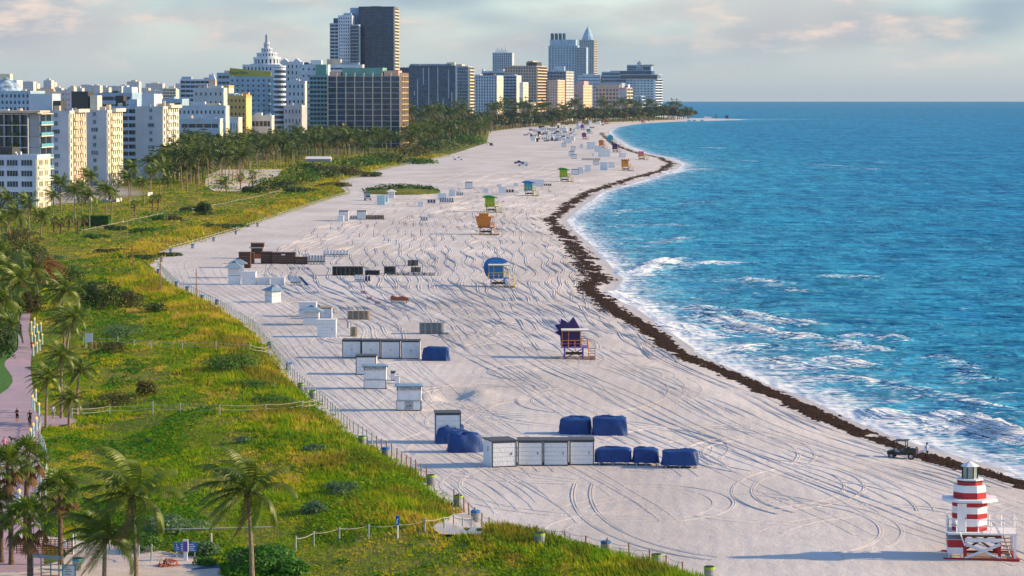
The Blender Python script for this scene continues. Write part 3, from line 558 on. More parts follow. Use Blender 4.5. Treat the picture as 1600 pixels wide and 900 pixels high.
shrub(178, 634, 80, 26, 'olive', 'dull olive bush beside the cluster of leaning palms', 'dune_shrub', 1100, .12)
shrub(160, 484, 82, 48, 'dark', 'large dark green sea grape bush in the dunes', 'sea_grape_bush', 3000, .16)
shrub(205, 480, 62, 28, 'olive', 'yellowish sea grape shoulder joined to the dark bush', 'sea_grape_bush', 1400, .15)
shrub(238, 488, 48, 16, 'dark', 'low dark bush on the sunny dune slope', 'dune_shrub', 800, .14)
shrub(100, 444, 70, 30, 'dark', 'dark bush under the russet sea grape tree', 'dune_shrub', 1300, .15)
shrub(184, 530, 78, 28, 'grey', 'pale green flowering mound above the signboard', 'dune_shrub', 1500, .12)
shrub(170, 552, 66, 22, 'olive', 'olive bush behind the white signboard', 'dune_shrub', 1000, .12)
shrub(112, 520, 40, 22, 'mid', 'green bush at the edge of the promenade lamps', 'dune_shrub', 800, .12)
shrub(92, 405, 26, 8, 'grey', 'small bluish shrub in the golden grass', 'dune_shrub', 300, .14)
shrub(72, 448, 62, 56, 'russet', 'russet leaved sea grape tree by the promenade', 'sea_grape_tree', 2200, .17, cat='tree')
shrub(44, 490, 60, 40, 'olive', 'olive yellow sea grape tree over the promenade', 'sea_grape_tree', 1700, .17, cat='tree')
shrub(40, 420, 70, 46, 'dark', 'dark spreading tree behind the leaning promenade palms', 'sea_grape_tree', 1800, .18, cat='tree')
shrub(30, 390, 80, 36, 'olive', 'brown tinged trees massed beside the white hotel', 'sea_grape_tree', 1600, .2, cat='tree')
shrub(2, 560, 44, 60, 'dark', 'dark hedge on the lawn side of the promenade', 'hedge', 1500, .15)
shrub(4, 520, 46, 66, 'mid', 'tall green thicket on the lawn side of the promenade', 'hedge', 1500, .15)
for i, (a, b, w, h_) in enumerate([(430, 298, 92, 24), (470, 286, 80, 26), (505, 281, 64, 22), (545, 275, 70, 16), (498, 272, 90, 20), (560, 262, 90, 20), (600, 256, 80, 18), (640, 246, 84, 22), (690, 238, 90, 24), (735, 226, 56, 18), (395, 302, 40, 12), (520, 292, 60, 8), (470, 300, 60, 8), (660, 256, 60, 10), (575, 276, 60, 8), (265, 345, 40, 10), (318, 336, 30, 22), (232, 362, 60, 7), (180, 360, 40, 8), (300, 330, 46, 8), (350, 360, 70, 6), (250, 345, 30, 10), (220, 405, 80, 7), (180, 395, 70, 7), (260, 400, 50, 6), (150, 372, 60, 7)]):
    shrub(a, b, w, h_, ('dark', 'mid', 'dark', 'olive')[i % 4], 'dense sea grape bush on the dunes towards the palm grove', 'sea_grape_bush', 1000, None, 'sea grape bushes towards the palm grove', seed=i)
for i, (dx_, w, h_) in enumerate([(-38, 46, 8), (-16, 56, 13), (12, 60, 12), (34, 40, 10), (48, 24, 6)]):
    shrub(626 + dx_, 299, w, h_, ('mid', 'dark')[i % 2], 'bush on the small dune island in the open sand', 'sea_grape_bush', 600, None, 'bushes on the dune island', seed=40 + i)
# ---- palms
FROND = leaf_mat('palm_frond', (0.105, 0.18, 0.016), 0.34, 0.42, 0.35); FRONDF = leaf_mat('palm_frond_grove', (0.055, 0.098, 0.014), 0.28, 0.45, 0.3); DEAD = leaf_mat('palm_dead_leaf', (0.17, 0.115, 0.055), 0.25, 0.7, 0.1)
PTRUNK = mat('palm_trunk', (0.20, 0.155, 0.11), 0.9, 0.35, 4, 0.7, 10, col2=(0.30, 0.24, 0.18)); SABT = mat('sabal_trunk', (0.14, 0.095, 0.065), 0.9, 0.35, 5, 0.8, 12)
def frond(b, a, el, L, m_, lw, wind, seg=8, g=0.16, mi=0, rr=.035, drop=.5, lf=.24):
    r = random.Random(a * 97 + el * 31 + L); p = Vector((math.cos(a) * .12, math.sin(a) * .12, 0)); d = Vector((math.cos(a) * math.cos(el), math.sin(a) * math.cos(el), math.sin(el))); P = [p.copy()]; Dd = [d.copy()]
    for i in range(seg):
        d = d + Vector((-wind * (.5 + i / seg), 0, -g * (.45 + 1.2 * i / seg))); d.normalize(); p = p + d * (L / seg); P.append(p.copy()); Dd.append(d.copy())
    b.tube(P, rr, 3, mi, rr * .25)
    for k in range(m_):
        t = .10 + .88 * k / (m_ - 1); f = t * seg; i = min(int(f), seg - 1); u = f - i; q = P[i].lerp(P[i + 1], u); dd = Dd[i].lerp(Dd[i + 1], u).normalized()
        sd = dd.cross(Vector((0, 0, 1)));
        if sd.length < .05: sd = Vector((1, 0, 0))
        sd.normalize(); ll = L * lf * (math.sin(math.pi * min(1, .12 + t * .9)) ** .7 + .12) * r.uniform(.85, 1.12)
        for s_ in (-1, 1):
            v = (sd * s_ * .8 + dd * .65 + Vector((-wind * 3.2, 0, -drop - r.uniform(0, .25)))).normalized(); w = dd * (lw * .5); tip = q + v * ll
            midp = q + v * ll * .5 + Vector((0, 0, .07 * ll))
            b.add([q - w, q + w, midp + w * 1.1, midp - w * 1.1, tip], [(0, 1, 2, 3), (3, 2, 4)], mi)
def coco_crown(seed, nf=22, m_=32, lw=.075, wind=.20, L=3.6, spread=0):
    r = random.Random(seed); b = MB()
    for i in range(nf):
        a = i * 2.399963 + r.uniform(-.2, .2); t = i / nf; el = 1.35 - 1.75 * t + r.uniform(-.12, .12); frond(b, a, el, L * r.uniform(.85, 1.1), m_, lw, wind * r.uniform(.6, 1.4), 8, .15 + .1 * t, 1 if (t > .88 and r.random() < .7) else 0)
    for i in range(7):
        a = r.uniform(0, 6.28); b.cyl(.16 * math.cos(a), .16 * math.sin(a), -.32, -.05, .05, .11, 6, 1)
    return b.mesh('crown', [FROND, DEAD])
def coco_far(seed, nf=18, m_=7, lw=.34, wind=.10, L=3.9):
    r = random.Random(seed); b = MB()
    for i in range(nf):
        a = i * 2.399963 + r.uniform(-.3, .3); t = i / nf; el = 1.2 - 1.8 * t + r.uniform(-.2, .2); frond(b, a, el, L * r.uniform(.8, 1.1), m_, lw, wind * r.uniform(.5, 1.5), 5, .22 + .12 * t, 1 if t > .86 else 0, .05, .6, .3)
    return b.mesh('crown', [FRONDF, DEAD])
def sabal_crown(seed, nl=34, nb=13, bl=.75, far=False):
    r = random.Random(seed); b = MB()
    for i in range(nl):
        t = i / nl; a = i * 2.399963; el = 1.35 - 2.3 * t + r.uniform(-.15, .15); L = r.uniform(.75, 1.15); mi = 1 if t > .72 else 0
        d = Vector((math.cos(a) * math.cos(el), math.sin(a) * math.cos(el), math.sin(el))); c = d * L + Vector((-.08, 0, -.15 * L)); b.tube([(0, 0, 0), d * L * .6, c], .02, 3, mi)
        sd = d.cross(Vector((0, 0, 1)));
        if sd.length < .05: sd = Vector((1, 0, 0))
        sd.normalize(); upv = sd.cross(d)
        for k in range(nb):
            th = (k / (nb - 1) - .5) * 3.3; v = (d * math.cos(th) + sd * math.sin(th) + upv * .15 + Vector((-.18, 0, -.42 * abs(math.sin(th)) - .25 - (.5 if mi else 0)))).normalized(); ll = bl * r.uniform(.8, 1.15); w = v.cross(upv).normalized() * (.055 if not far else .11)
            mp = c + v * ll * .55; tip = c + v * ll + Vector((0, 0, -.2 * ll)); b.add([c - w * .3, c + w * .3, mp + w, mp - w, tip], [(0, 1, 2, 3), (3, 2, 4)], mi)
    return b.mesh('crown', [FROND, DEAD])
def trunk_mesh(h, r0, r1, lean, mt, n=8, seg=9, rings=True):
    b = MB(); vs = []; R_ = random.Random(h * 7)
    for i in range(seg + 1):
        t = i / seg; ox = lean[0] * t * t; oy = lean[1] * t * t; r = r0 + (r1 - r0) * t + (.35 * r0 if i == 0 else 0) + (R_.uniform(-.012, .012) if rings else 0)
        vs += [(ox + r * math.cos(2 * math.pi * j / n), oy + r * math.sin(2 * math.pi * j / n), h * t - (.3 if i == 0 else 0)) for j in range(n)]
    b.add(vs, [(i * n + j, i * n + (j + 1) % n, (i + 1) * n + (j + 1) % n, (i + 1) * n + j) for i in range(seg) for j in range(n)]); return b.mesh('trunk', mt)
COCO = [coco_crown(1, 24), coco_crown(2, 26), coco_crown(3, 23)]; COCOF = [coco_far(i) for i in range(10, 15)]; SAB = [sabal_crown(21), sabal_crown(22)]; SABF = [sabal_crown(31, 18, 7, .9, True), sabal_crown(32, 16, 7, .9, True)]
def palm(base, crown, rc, kind, label, group=None, name=None, far=False, seed=0, loc=None):
    """base and crown centre given in photo pixels, rc = crown radius in pixels"""
    x, y, z = G(*base) if loc is None else loc; zc_ = zat(crown[1], y); lx = xat(crown[0], y, zc_) - x; h = zc_ - z; m_ = mpp(y); r = random.Random(seed + base[0] * 3 + base[1])
    t = thing(name or ('coconut_palm' if kind == 'coco' else 'sabal_palm'), label, 'palm tree', (x, y, z), 0, group)
    if kind == 'coco': lk, mesh_, R0, tr, r0, r1 = (COCOF if far else COCO), None, 2.5, PTRUNK, .19, .11
    else: lk, mesh_, R0, tr, r0, r1 = (SABF if far else SAB), None, 1.5, SABT, .21, .17
    link('trunk', trunk_mesh(h, r0, r1, (lx, 0), tr, 6 if far else 9, 5 if far else 10), t)
    c = link('crown', lk[r.randrange(len(lk))], t, (lx, 0, h), r.uniform(-.35, .35), rc * m_ / R0); return t
HERO = 'coconut palm with '
palm((213, 908), (205, 775), 72, 'coco', 'tall windswept coconut palm with pale trunk rising over the meadow', seed=1)
palm((394, 912), (386, 768), 66, 'coco', 'lone leaning coconut palm beside the bright green bush', seed=2)
palm((163, 912), (165, 842), 58, 'coco', 'short coconut palm with drooping fronds next to the sand path', seed=3)
palm((18, 884), (12, 726), 40, 'sabal', 'fan palm with brown skirt overhanging the paved promenade', seed=1)
palm((40, 862), (44, 714), 42, 'sabal', 'tallest fan palm standing over the promenade lamps', seed=2)
palm((95, 884), (94, 768), 42, 'sabal', 'fan palm between the promenade and the rope fence', seed=3)
palm((47, 914), (46, 812), 48, 'sabal', 'bushy fan palm in front of the shower frame', seed=4)
palm((2, 880), (0, 790), 40, 'sabal', 'fan palm cut by the shower frame side', seed=5)
MIDP = 'coconut palm in the leaning cluster between promenade and meadow'
for i, (b_, c_, r_) in enumerate([((72, 672), (74, 592), 28), ((120, 648), (124, 580), 28), ((108, 666), (109, 624), 25), ((96, 655), (96, 556), 26), ((100, 545), (103, 503), 27), ((104, 560), (116, 496), 25)]):
    palm(b_, c_, r_, 'coco', ['coconut palm rooted beside the cyclist at the promenade fork', 'coconut palm leaning seaward behind the man in white', 'shortest coconut palm of the promenade fork cluster', 'tallest coconut palm rising behind the fork cluster', 'coconut palm in front of the white signboard', 'slanting coconut palm beside the white signboard'][i], None, seed=i)
LEFTP = 'coconut palm shading the far bend of the promenade'
for i, (b_, c_, r_) in enumerate([((18, 492), (12, 426), 36), ((26, 500), (30, 440), 34), ((2, 540), (2, 470), 38), ((96, 500), (100, 455), 34), ((60, 470), (50, 420), 30), ((-6, 470), (-4, 400), 36), ((20, 545), (14, 510), 26)]):
    palm(b_, c_, r_, 'coco', ['coconut palm with a bent trunk over the promenade bend', 'coconut palm beside the russet sea grape tree', 'low coconut palm overhanging the green lawn', 'coconut palm between the russet tree and the dark dune bush', 'coconut palm above the olive sea grape tree', 'coconut palm in the thicket behind the lawn hedge', 'small coconut palm at the tip of the lawn'][i], None, seed=20 + i)
HOTP = 'coconut palm growing at the foot of the white apartment blocks'
for i, (b_, c_, r_) in enumerate([((142, 332), (141, 276), 17), ((95, 330), (95, 287), 17), ((117, 350), (116, 300), 18), ((140, 356), (139, 305), 18), ((166, 346), (166, 297), 17), ((174, 344), (177, 302), 14), ((83, 350), (84, 306), 14), ((204, 306), (207, 262), 15), ((202, 312), (200, 278), 14), ((236, 305), (237, 270), 13), ((250, 303), (248, 263), 14), ((14, 372), (12, 312), 20), ((46, 374), (44, 318), 20), ((30, 380), (26, 335), 20), ((258, 306), (260, 280), 12), ((225, 318), (222, 285), 12), ((5, 400), (2, 345), 22), ((64, 372), (66, 338), 16), ((356, 314), (350, 287), 13), ((128, 334), (128, 292), 14)]):
    palm(b_, c_, r_, 'coco', HOTP, 'palms below the apartment blocks', far=(i > 99), seed=50 + i)
for i, (a, b_) in enumerate([(84, 364), (95, 366), (108, 361), (121, 364), (131, 361), (210, 338), (238, 330), (247, 329), (394, 292), (376, 296)]):
    palm((a, b_), (a + 1, b_ - 20), 8, 'sabal', 'small fan palm in the row beside the garden wall', 'small fan palms by the garden wall', far=True, seed=80 + i)
GROVE = [(215, 304), (275, 300), (340, 290), (376, 294), (401, 271), (436, 265), (488, 250), (534, 249), (567, 247), (600, 238), (640, 237), (700, 227), (760, 214), (770, 207), (700, 208), (600, 213), (450, 219), (300, 230), (282, 262), (250, 292)]
def inside(x, y, poly):
    c = False; j = len(poly) - 1
    for i in range(len(poly)):
        if (poly[i][1] > y) != (poly[j][1] > y) and x < (poly[j][0] - poly[i][0]) * (y - poly[i][1]) / (poly[j][1] - poly[i][1]) + poly[i][0]: c = not c
        j = i
    return c
R = random.Random(77); pts = []
while len(pts) < 300:
    a, b_ = R.uniform(212, 772), 207 + 97 * R.random() ** 1.25
    if inside(a, b_, GROVE) and all((a - c) ** 2 + ((b_ - d) * 2.5) ** 2 > 26 for c, d in pts): pts.append((a, b_))
TRM = {}
for i, (a, b_) in enumerate(pts):
    x, y, z = G(a, b_); h = R.uniform(9.5, 14) * np.interp(y, [1000, 2000], [1, .95]); k = (round(h), R.choice((-1, 0, 1)))
    if k not in TRM: TRM[k] = trunk_mesh(k[0], .20, .12, (k[1] * .8 - .4, 0), PTRUNK, 5, 4, False)
    t = thing('coconut_palm', 'coconut palm in the dense grove between the dunes and the hotels', 'palm tree', (x, y, z), 0, 'palms of the hotel grove')
    link('trunk', TRM[k], t); link('crown', COCOF[R.randrange(5)], t, (k[1] * .8 - .4, 0, k[0]), R.uniform(-.4, .4), R.uniform(1.25, 1.75))
# belt of trees behind the far beach
BELT = np.array([(640, 222), (700, 216), (760, 206), (800, 201.5), (850, 198), (900, 194), (960, 190), (1000, 188.4), (1040, 187.2), (1085, 186)])
r_ = []
TREE_M = []
for i in range(6):
    V, F_ = foliage_np(lobes_for(4.2, 4.6, 10, 200 + i), 420, .62, 300 + i); TREE_M.append([np_mesh('crown', V, F_, LEAVES[k]) for k in ('fardark', 'dark', 'olive')])
TR_T = MB().cyl(0, 0, -.5, 5, .3, .18, 6).mesh('trunk', BARK)
for i in range(230):
    a = 640 + 446 * (i + R.random()) / 230; b_ = np.interp(a, BELT[:, 0], BELT[:, 1]) - R.choice((0, .7, 1.6, 2.6)) - R.uniform(0, .8)
    x, y, z = G(a, b_); sc_ = R.uniform(1.1, 1.95) * np.interp(a, [640, 800, 1000, 1060, 1090], [1, 1.15, 1.2, 1.15, .7])
    if i % 4 == 2:
        k = (12, R.choice((-1, 0, 1)));
        if k not in TRM: TRM[k] = trunk_mesh(k[0], .20, .12, (k[1] * .8 - .4, 0), PTRUNK, 5, 4, False)
        t = thing('coconut_palm', 'palm rising out of the dark tree belt behind the far beach', 'palm tree', (x, y, z), 0, 'palms of the far tree belt'); link('trunk', TRM[k], t); link('crown', COCOF[R.randrange(5)], t, (k[1] * .8 - .4, 0, 12), 0, 1.35); t.scale = (sc_ * .95,) * 3
    else:
        t = thing('broadleaf_tree', 'dark evergreen tree in the belt behind the far beach', 'tree', (x, y, z), R.uniform(0, 6), 'trees of the far belt'); link('trunk', TR_T, t)
        link('crown', TREE_M[R.randrange(6)][R.choice((0, 0, 0, 1, 2))], t, (0, 0, 2.9)); t.scale = (sc_ * 1.15, sc_ * 1.15, sc_)

# the rest of the grove, past the first three hundred, as one mass
CR = [coco_far(60 + i, 11, 5, .6) for i in range(3)]; CRV = []
for c in CR:
    v = np.zeros(len(c.vertices) * 3, np.float32); c.vertices.foreach_get('co', v); c.calc_loop_triangles(); f = np.zeros(len(c.loop_triangles) * 3, np.int32); c.loop_triangles.foreach_get('vertices', f); CRV.append((v.reshape(-1, 3), f.reshape(-1, 3)))
VV, FF, nn_, R = [], [], 0, random.Random(9); cnt = 0
while cnt < 420:
    a, b_ = R.uniform(212, 772), 207 + 86 * R.random() ** 1.4
    if not inside(a, b_, GROVE) or (318 < a < 440 and b_ > 256): continue
    x, y, z = G(a, b_); v, f = CRV[R.randrange(3)]; sc_ = R.uniform(1.1, 1.6); th = R.uniform(0, 6.28); h = R.uniform(5.5, 12); c_, s_ = math.cos(th), math.sin(th)
    VV.append(np.stack([x + sc_ * (v[:, 0] * c_ - v[:, 1] * s_), y + sc_ * (v[:, 0] * s_ + v[:, 1] * c_), z + h + sc_ * v[:, 2]], -1)); FF.append(f + nn_); nn_ += len(v)
    tv = np.array([(x - .15, y, z), (x + .15, y, z), (x + .1, y, z + h), (x - .1, y, z + h), (x, y - .15, z), (x, y + .15, z), (x, y + .1, z + h), (x, y - .1, z + h)]); VV.append(tv); FF.append(np.array([(0, 1, 2), (0, 2, 3), (4, 5, 6), (4, 6, 7)]) + nn_); nn_ += 8; cnt += 1
o = struct(link('palm_grove', np_mesh('palm_grove', np.concatenate(VV), np.concatenate(FF), FRONDF)), 'stuff'); tag(o, 'mass of further palm crowns filling the hotel grove', 'palm grove')
for i in range(34):
    a = 300 + 440 * i / 33; b_ = np.interp(a, [300, 440, 560, 640, 740], [236, 232, 228, 222, 214]) + R.uniform(-2, 3)
    shrub(a, b_, 26, 7, ('dark', 'fardark')[i % 2], 'dark undergrowth bush at the back of the palm grove', 'undergrowth_bush', 160, 1.1, 'undergrowth bushes of the grove', seed=700 + i)
# ================================================================== buildings
def wallm(key, c, var=.06): return mat('render_' + key, c, .8, .13, .14, spec=.15, detail=6)
WALL = {k: wallm(k, c) for k, c in dict(white=(.60, .68, .77), pale=(.46, .56, .66), cream=(.72, .66, .50), grey=(.44, .45, .46), shade_grey=(.50, .54, .58), ochre=(.58, .40, .15), yellow=(.72, .56, .22), olive=(.42, .40, .08), pink=(.58, .38, .37), salmon=(.66, .42, .30),  # white, pale and some others tinted blue to paint the shade on fronts
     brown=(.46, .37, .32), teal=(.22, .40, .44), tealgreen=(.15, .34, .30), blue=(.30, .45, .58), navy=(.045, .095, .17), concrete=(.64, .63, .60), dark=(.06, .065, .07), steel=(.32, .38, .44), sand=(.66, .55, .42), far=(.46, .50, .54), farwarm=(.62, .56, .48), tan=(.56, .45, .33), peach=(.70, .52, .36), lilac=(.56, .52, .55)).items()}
def glassm(key, c, r=.12, spec=.5): return mat('glass_' + key, tuple(x * .55 for x in c), r, .25, .42, spec=spec, col2=tuple(x * 2.4 for x in c), detail=1)
GLASS = {'dark': glassm('dark', (.018, .028, .042)), 'blue': glassm('blue', (.022, .055, .10)), 'navy': glassm('navy', (.012, .030, .062)), 'teal': glassm('teal', (.06, .20, .24)), 'mid': glassm('mid', (.07, .10, .13)), 'brown': glassm('brown', (.10, .065, .04)), 'pale': glassm('pale', (.20, .28, .34))}
RAILG = mat('balcony_glass', (.16, .42, .50), .1, .15, .5, spec=.5); ROOFM = mat('roof_gravel', (.36, .35, .34), .95, .2, .4); METAL = mat('grey_metal', (.33, .35, .37), .45, .2, 1, metal=.6)
def fbox(mb, o, u, n, u0, u1, n0, n1, z0, z1, mi=0):
    P = lambda a, b, z: (o[0] + u[0] * a + n[0] * b, o[1] + u[1] * a + n[1] * b, z)
    mb.add([P(u0, n0, z0), P(u1, n0, z0), P(u1, n1, z0), P(u0, n1, z0), P(u0, n0, z1), P(u1, n0, z1), P(u1, n1, z1), P(u0, n1, z1)], [(0, 3, 2, 1), (4, 5, 6, 7), (0, 1, 5, 4), (1, 2, 6, 5), (2, 3, 7, 6), (3, 0, 4, 7)], mi)
def facade(kind, o, u, n, W, z0, z1, B, nz=10, nx=8, wf=.5, hf=.5, out=1.4, T=.35, par=1.0, fins=0, edge=.6):
    """o: foot of the face on the glass core, u along it, n outwards; B: dict of builders wall / slab / pier / rail"""
    fh = (z1 - z0) / nz
    if kind == 'blank': fbox(B['wall'], o, u, n, 0, W, 0, T, z0, z1); return
    if kind in ('grid', 'band'):
        sp = fh * (1 - hf)
        for i in range(nz + 1):
            a = z0 + i * fh - sp * .5; fbox(B['slab'], o, u, n, 0, W, 0, T, max(z0, a), min(z1, a + sp))
        if kind == 'grid':
            bw = W / nx; pw = bw * (1 - wf)
            for i in range(nx + 1):
                a = i * bw - pw * .5; fbox(B['pier'], o, u, n, max(0, a), min(W, a + pw), 0, T + .03, z0, z1)
        else:
            for a in (0, W - edge): fbox(B['pier'], o, u, n, a, a + edge, 0, T + .03, z0, z1)
            for i in range(1, fins): fbox(B['pier'], o, u, n, i * W / fins - .15, i * W / fins + .15, 0, T * .8, z0, z1)
    if kind == 'balc':
        for i in range(nz + 1):
            a = z0 + i * fh; fbox(B['slab'], o, u, n, 0, W, 0, out, max(z0, a - .14), min(z1 + .1, a + .14))
            if i < nz and par: fbox(B['rail'], o, u, n, .05, W - .05, out - .12, out - .03, a + .142, a + .142 + par)
        for i in range(fins + 1): 
            c_ = min(max(i * W / max(1, fins), .16), W - .16); fbox(B['pier'], o, u, n, c_ - .16, c_ + .16, 0, out * .86, z0, z1)
    if kind == 'frame':
        for i in range(nz + 1):
            a = z0 + i * fh; fbox(B['slab'], o, u, n, 0, W, 0, out, max(z0, a - .16), min(z1, a + .16))
        for i in range(nx + 1):
            c_ = i * W / nx; fbox(B['pier'], o, u, n, max(0, c_ - .32), min(W, c_ + .32), 0, out + .05, z0, z1 + 2.2)
    if kind == 'curtain':
        for i in range(nz + 1):
            a = z0 + i * fh; fbox(B['slab'], o, u, n, 0, W, 0, .12, max(z0, a - fh * .12), min(z1, a + fh * .12))
        for i in range(nx + 1): fbox(B['pier'], o, u, n, max(0, i * W / nx - .12), min(W, i * W / nx + .12), 0, .15, z0, z1)
def building(name, label, D, x0, x1, ytop, side=None, yaw=4, wall='white', glass='dark', south=('blank', {}), east=('blank', {}), slab=None, pier=None, ewall=None, eslab=None, epier=None, rail=None, roof=None, parapet=1.0, depth=None, cat='building', group=None, z0=1.5, win=True):  # ewall, eslab, epier: mostly warmer colours painting sunlight on the side face
    ps = math.radians(yaw); s_, c_ = math.sin(ps), math.cos(ps); zt = zat(ytop, D); X1 = xat(x1, D, zt * .6); k0 = (x0 - 800) / FPX; Wd = (X1 - k0 * D) / (c_ + k0 * s_)
    if depth is None:
        k = (side - 800) / FPX; depth = (k * D - X1) / (s_ - k * c_)
    depth = max(6, min(depth, 90)); t = thing(name, label, cat, (X1, D, z0), -ps, group); h = zt - z0
    g = lambda: {k: MB() for k in ('wall', 'slab', 'pier', 'rail')}
    T = .35; core = MB().box(-Wd, 0, 0, depth, -1, h - .3); core.build('glazing', GLASS[glass], t)
    Bs, Be = g(), g()
    facade(south[0], (-Wd, 0), (1, 0), (0, -1), Wd, 0, h, Bs, **south[1]); facade(east[0], (0, 0), (0, 1), (1, 0), depth, 0, h, Be, **east[1])
    b = MB().box(-Wd - T, -Wd, -T, depth + T, -1, h).box(-Wd, T, depth, depth + T, -1, h); b.build('rear_wall', WALL[wall], t)
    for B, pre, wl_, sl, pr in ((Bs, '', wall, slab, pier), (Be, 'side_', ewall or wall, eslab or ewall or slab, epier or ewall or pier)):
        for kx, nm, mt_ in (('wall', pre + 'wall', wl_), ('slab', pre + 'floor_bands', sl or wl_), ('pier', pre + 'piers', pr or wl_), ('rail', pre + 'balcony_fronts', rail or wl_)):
            if B[kx].v: 
                o = B[kx].build(nm, WALL[mt_] if isinstance(mt_, str) else mt_, t)
                if kx != 'wall': o['kind'] = 'stuff'
    r = MB().box(-Wd, 0, 0, depth, h - .3, h + .02); ro = r.build('roof', ROOFM, t)
    if parapet:
        p_ = MB(); o_ = T + .05
        for a in ((-Wd - o_, o_, -o_, 0), (-Wd - o_, o_, depth, depth + o_), (-Wd - o_, -Wd, 0, depth), (0, o_, 0, depth)): p_.box(*a, h - .35, h + parapet)
        p_.build('parapet', WALL[slab or wall], ro)
    rr = random.Random(int(D * 7 + x0 * 13))
    for k in range(rr.randint(3, 7) if Wd > 10 and D < 4500 else 0):
        ux, uy, sx, sy, sh_ = rr.uniform(.06, .86), rr.uniform(.08, .8), rr.uniform(.8, 2.6), rr.uniform(.8, 2.2), rr.uniform(.6, 1.9)
        (MB().cyl(-Wd * (1 - ux), depth * uy, h, h + sh_ + .8, sx * .45, sx * .45, 10) if k % 4 == 3 else MB().box(-Wd * (1 - ux), -Wd * (1 - ux) + sx, depth * uy, depth * uy + sy, h, h + sh_)).build('roof_unit', (WALL['grey'], METAL, WALL['pale'], WALL['sand'])[k % 4], ro)
    info = dict(t=t, W=Wd, d=depth, h=h, roof=ro, D=D, m=mpp(D))
    for it in (roof or []):      # (fx0, fx1, fy0, fy1, height, material) boxes on the roof
        fx0, fx1, fy0, fy1, hh, mt_ = it
        q_ = MB().box(-Wd * (1 - fx0), -Wd * (1 - fx1), depth * fy0, depth * fy1, h + .02, h + .02 + hh); o2 = q_.build('roof_housing', WALL[mt_] if isinstance(mt_, str) else mt_, ro)
    return info
def windows(info, face, spec, mt='dark', wm='white', framed=True):
    """individual windows: spec = list of (u, z, w, h) in metres on the face; u from the left end (south) or from the front corner (east)"""
    t, W, T = info['t'], info['W'], .35; cache = {}
    for (u_, z, w, h) in spec:
        k = (round(w, 2), round(h, 2))
        if k not in cache:
            f = MB(); e = .12
            f.box(-w / 2 - e, w / 2 + e, -.10, .02, -e, 0).box(-w / 2 - e, w / 2 + e, -.10, .02, h, h + e).box(-w / 2 - e, -w / 2, -.10, .02, 0, h).box(w / 2, w / 2 + e, -.10, .02, 0, h)
            for j in range(1, max(2, int(w / 1.1) + 1)): f.box(-w / 2 + j * w / max(2, int(w / 1.1) + 1) - .04, -w / 2 + j * w / max(2, int(w / 1.1) + 1) + .04, -.07, .01, 0, h)
            f.box(-w / 2 - .2, w / 2 + .2, -.22, .0, -e - .1, -e)
            cache[k] = (f.mesh('window', WALL[wm]), MB().box(-w / 2, w / 2, -.04, .0, 0, h).mesh('pane', GLASS[mt]))
        fr, pn = cache[k]
        loc, rz = ((-W + u_, -T, z), 0) if face == 's' else ((T, u_, z), math.pi / 2)
        o = link('window', fr, t, loc, rz); link('pane', pn, o)
B = building
SK = dict
# ---- four near blocks at the left
i1 = B('white_hotel', 'white low rise hotel with broad multi pane windows behind the palms', 880, -40, 57, 246, 77, 6, 'white', 'mid', ('blank', {}), ('blank', {}), ewall='cream', parapet=.8, roof=[(.0, .55, .3, .9, 3.0, 'dark')])
fl = 3.25; m = i1['m']; H1 = i1['h']
windows(i1, 's', [(u_, H1 - 2.5 - fl * k, w, 1.7) for k in range(5) for (u_, w) in ((i1['W'] - 12.2 * 880 / 880 * .96, 3.4), (i1['W'] - 7.4, 3.4), (i1['W'] - 16.4, 2.2), (i1['W'] - 2.9, 3.4))], 'dark')
windows(i1, 'e', [(u_, H1 - 2.5 - fl * k, 1.1, 1.6) for k in range(5) for u_ in (2, 3.6, 5.2, 9, 11)], 'mid', 'cream')
b = MB()
for k in range(5): b.box(.36, .75, .6, min(i1['d'], 12), H1 - 3.5 - fl * k, H1 - 2.75 - fl * k)
b.build('balcony_ledges', WALL['lilac'], i1['t'])
i2 = B('terrace_condo', 'modern condominium with stacked turquoise glass balconies behind the white hotel', 950, -40, 46, 178, None, 5, 'steel', 'dark', ('balc', dict(nz=8, out=2.0, par=0, fins=7)), ('balc', dict(nz=8, out=4.2, par=1.1, fins=2)), rail=RAILG, depth=16, parapet=.3, slab='lilac', eslab='cream')
b = MB().box(-i2['W'] - 2, 4.5, -3.2, 10, i2['h'] + .4, i2['h'] + 1.1); b.build('roof_canopy', WALL['tan'], i2['t'])
b = MB().box(-13, -9.5, -2.3, 0, 0, i2['h'] * .62); b.build('travertine_panel', WALL['shade_grey'], i2['t'])
for k in range(4):
    V, F_ = foliage_np([(0, 0, .4, 1.5, .7), (1.6, 0, .35, 1.1, .6)], 90, .28, 500 + k); link('planter_greenery', np_mesh('planter_greenery', V, F_, LEAVES['mid']), i2['t'], (-5.0, -1.4, i2['h'] - (k + 1) * i2['h'] / 8 + .2))
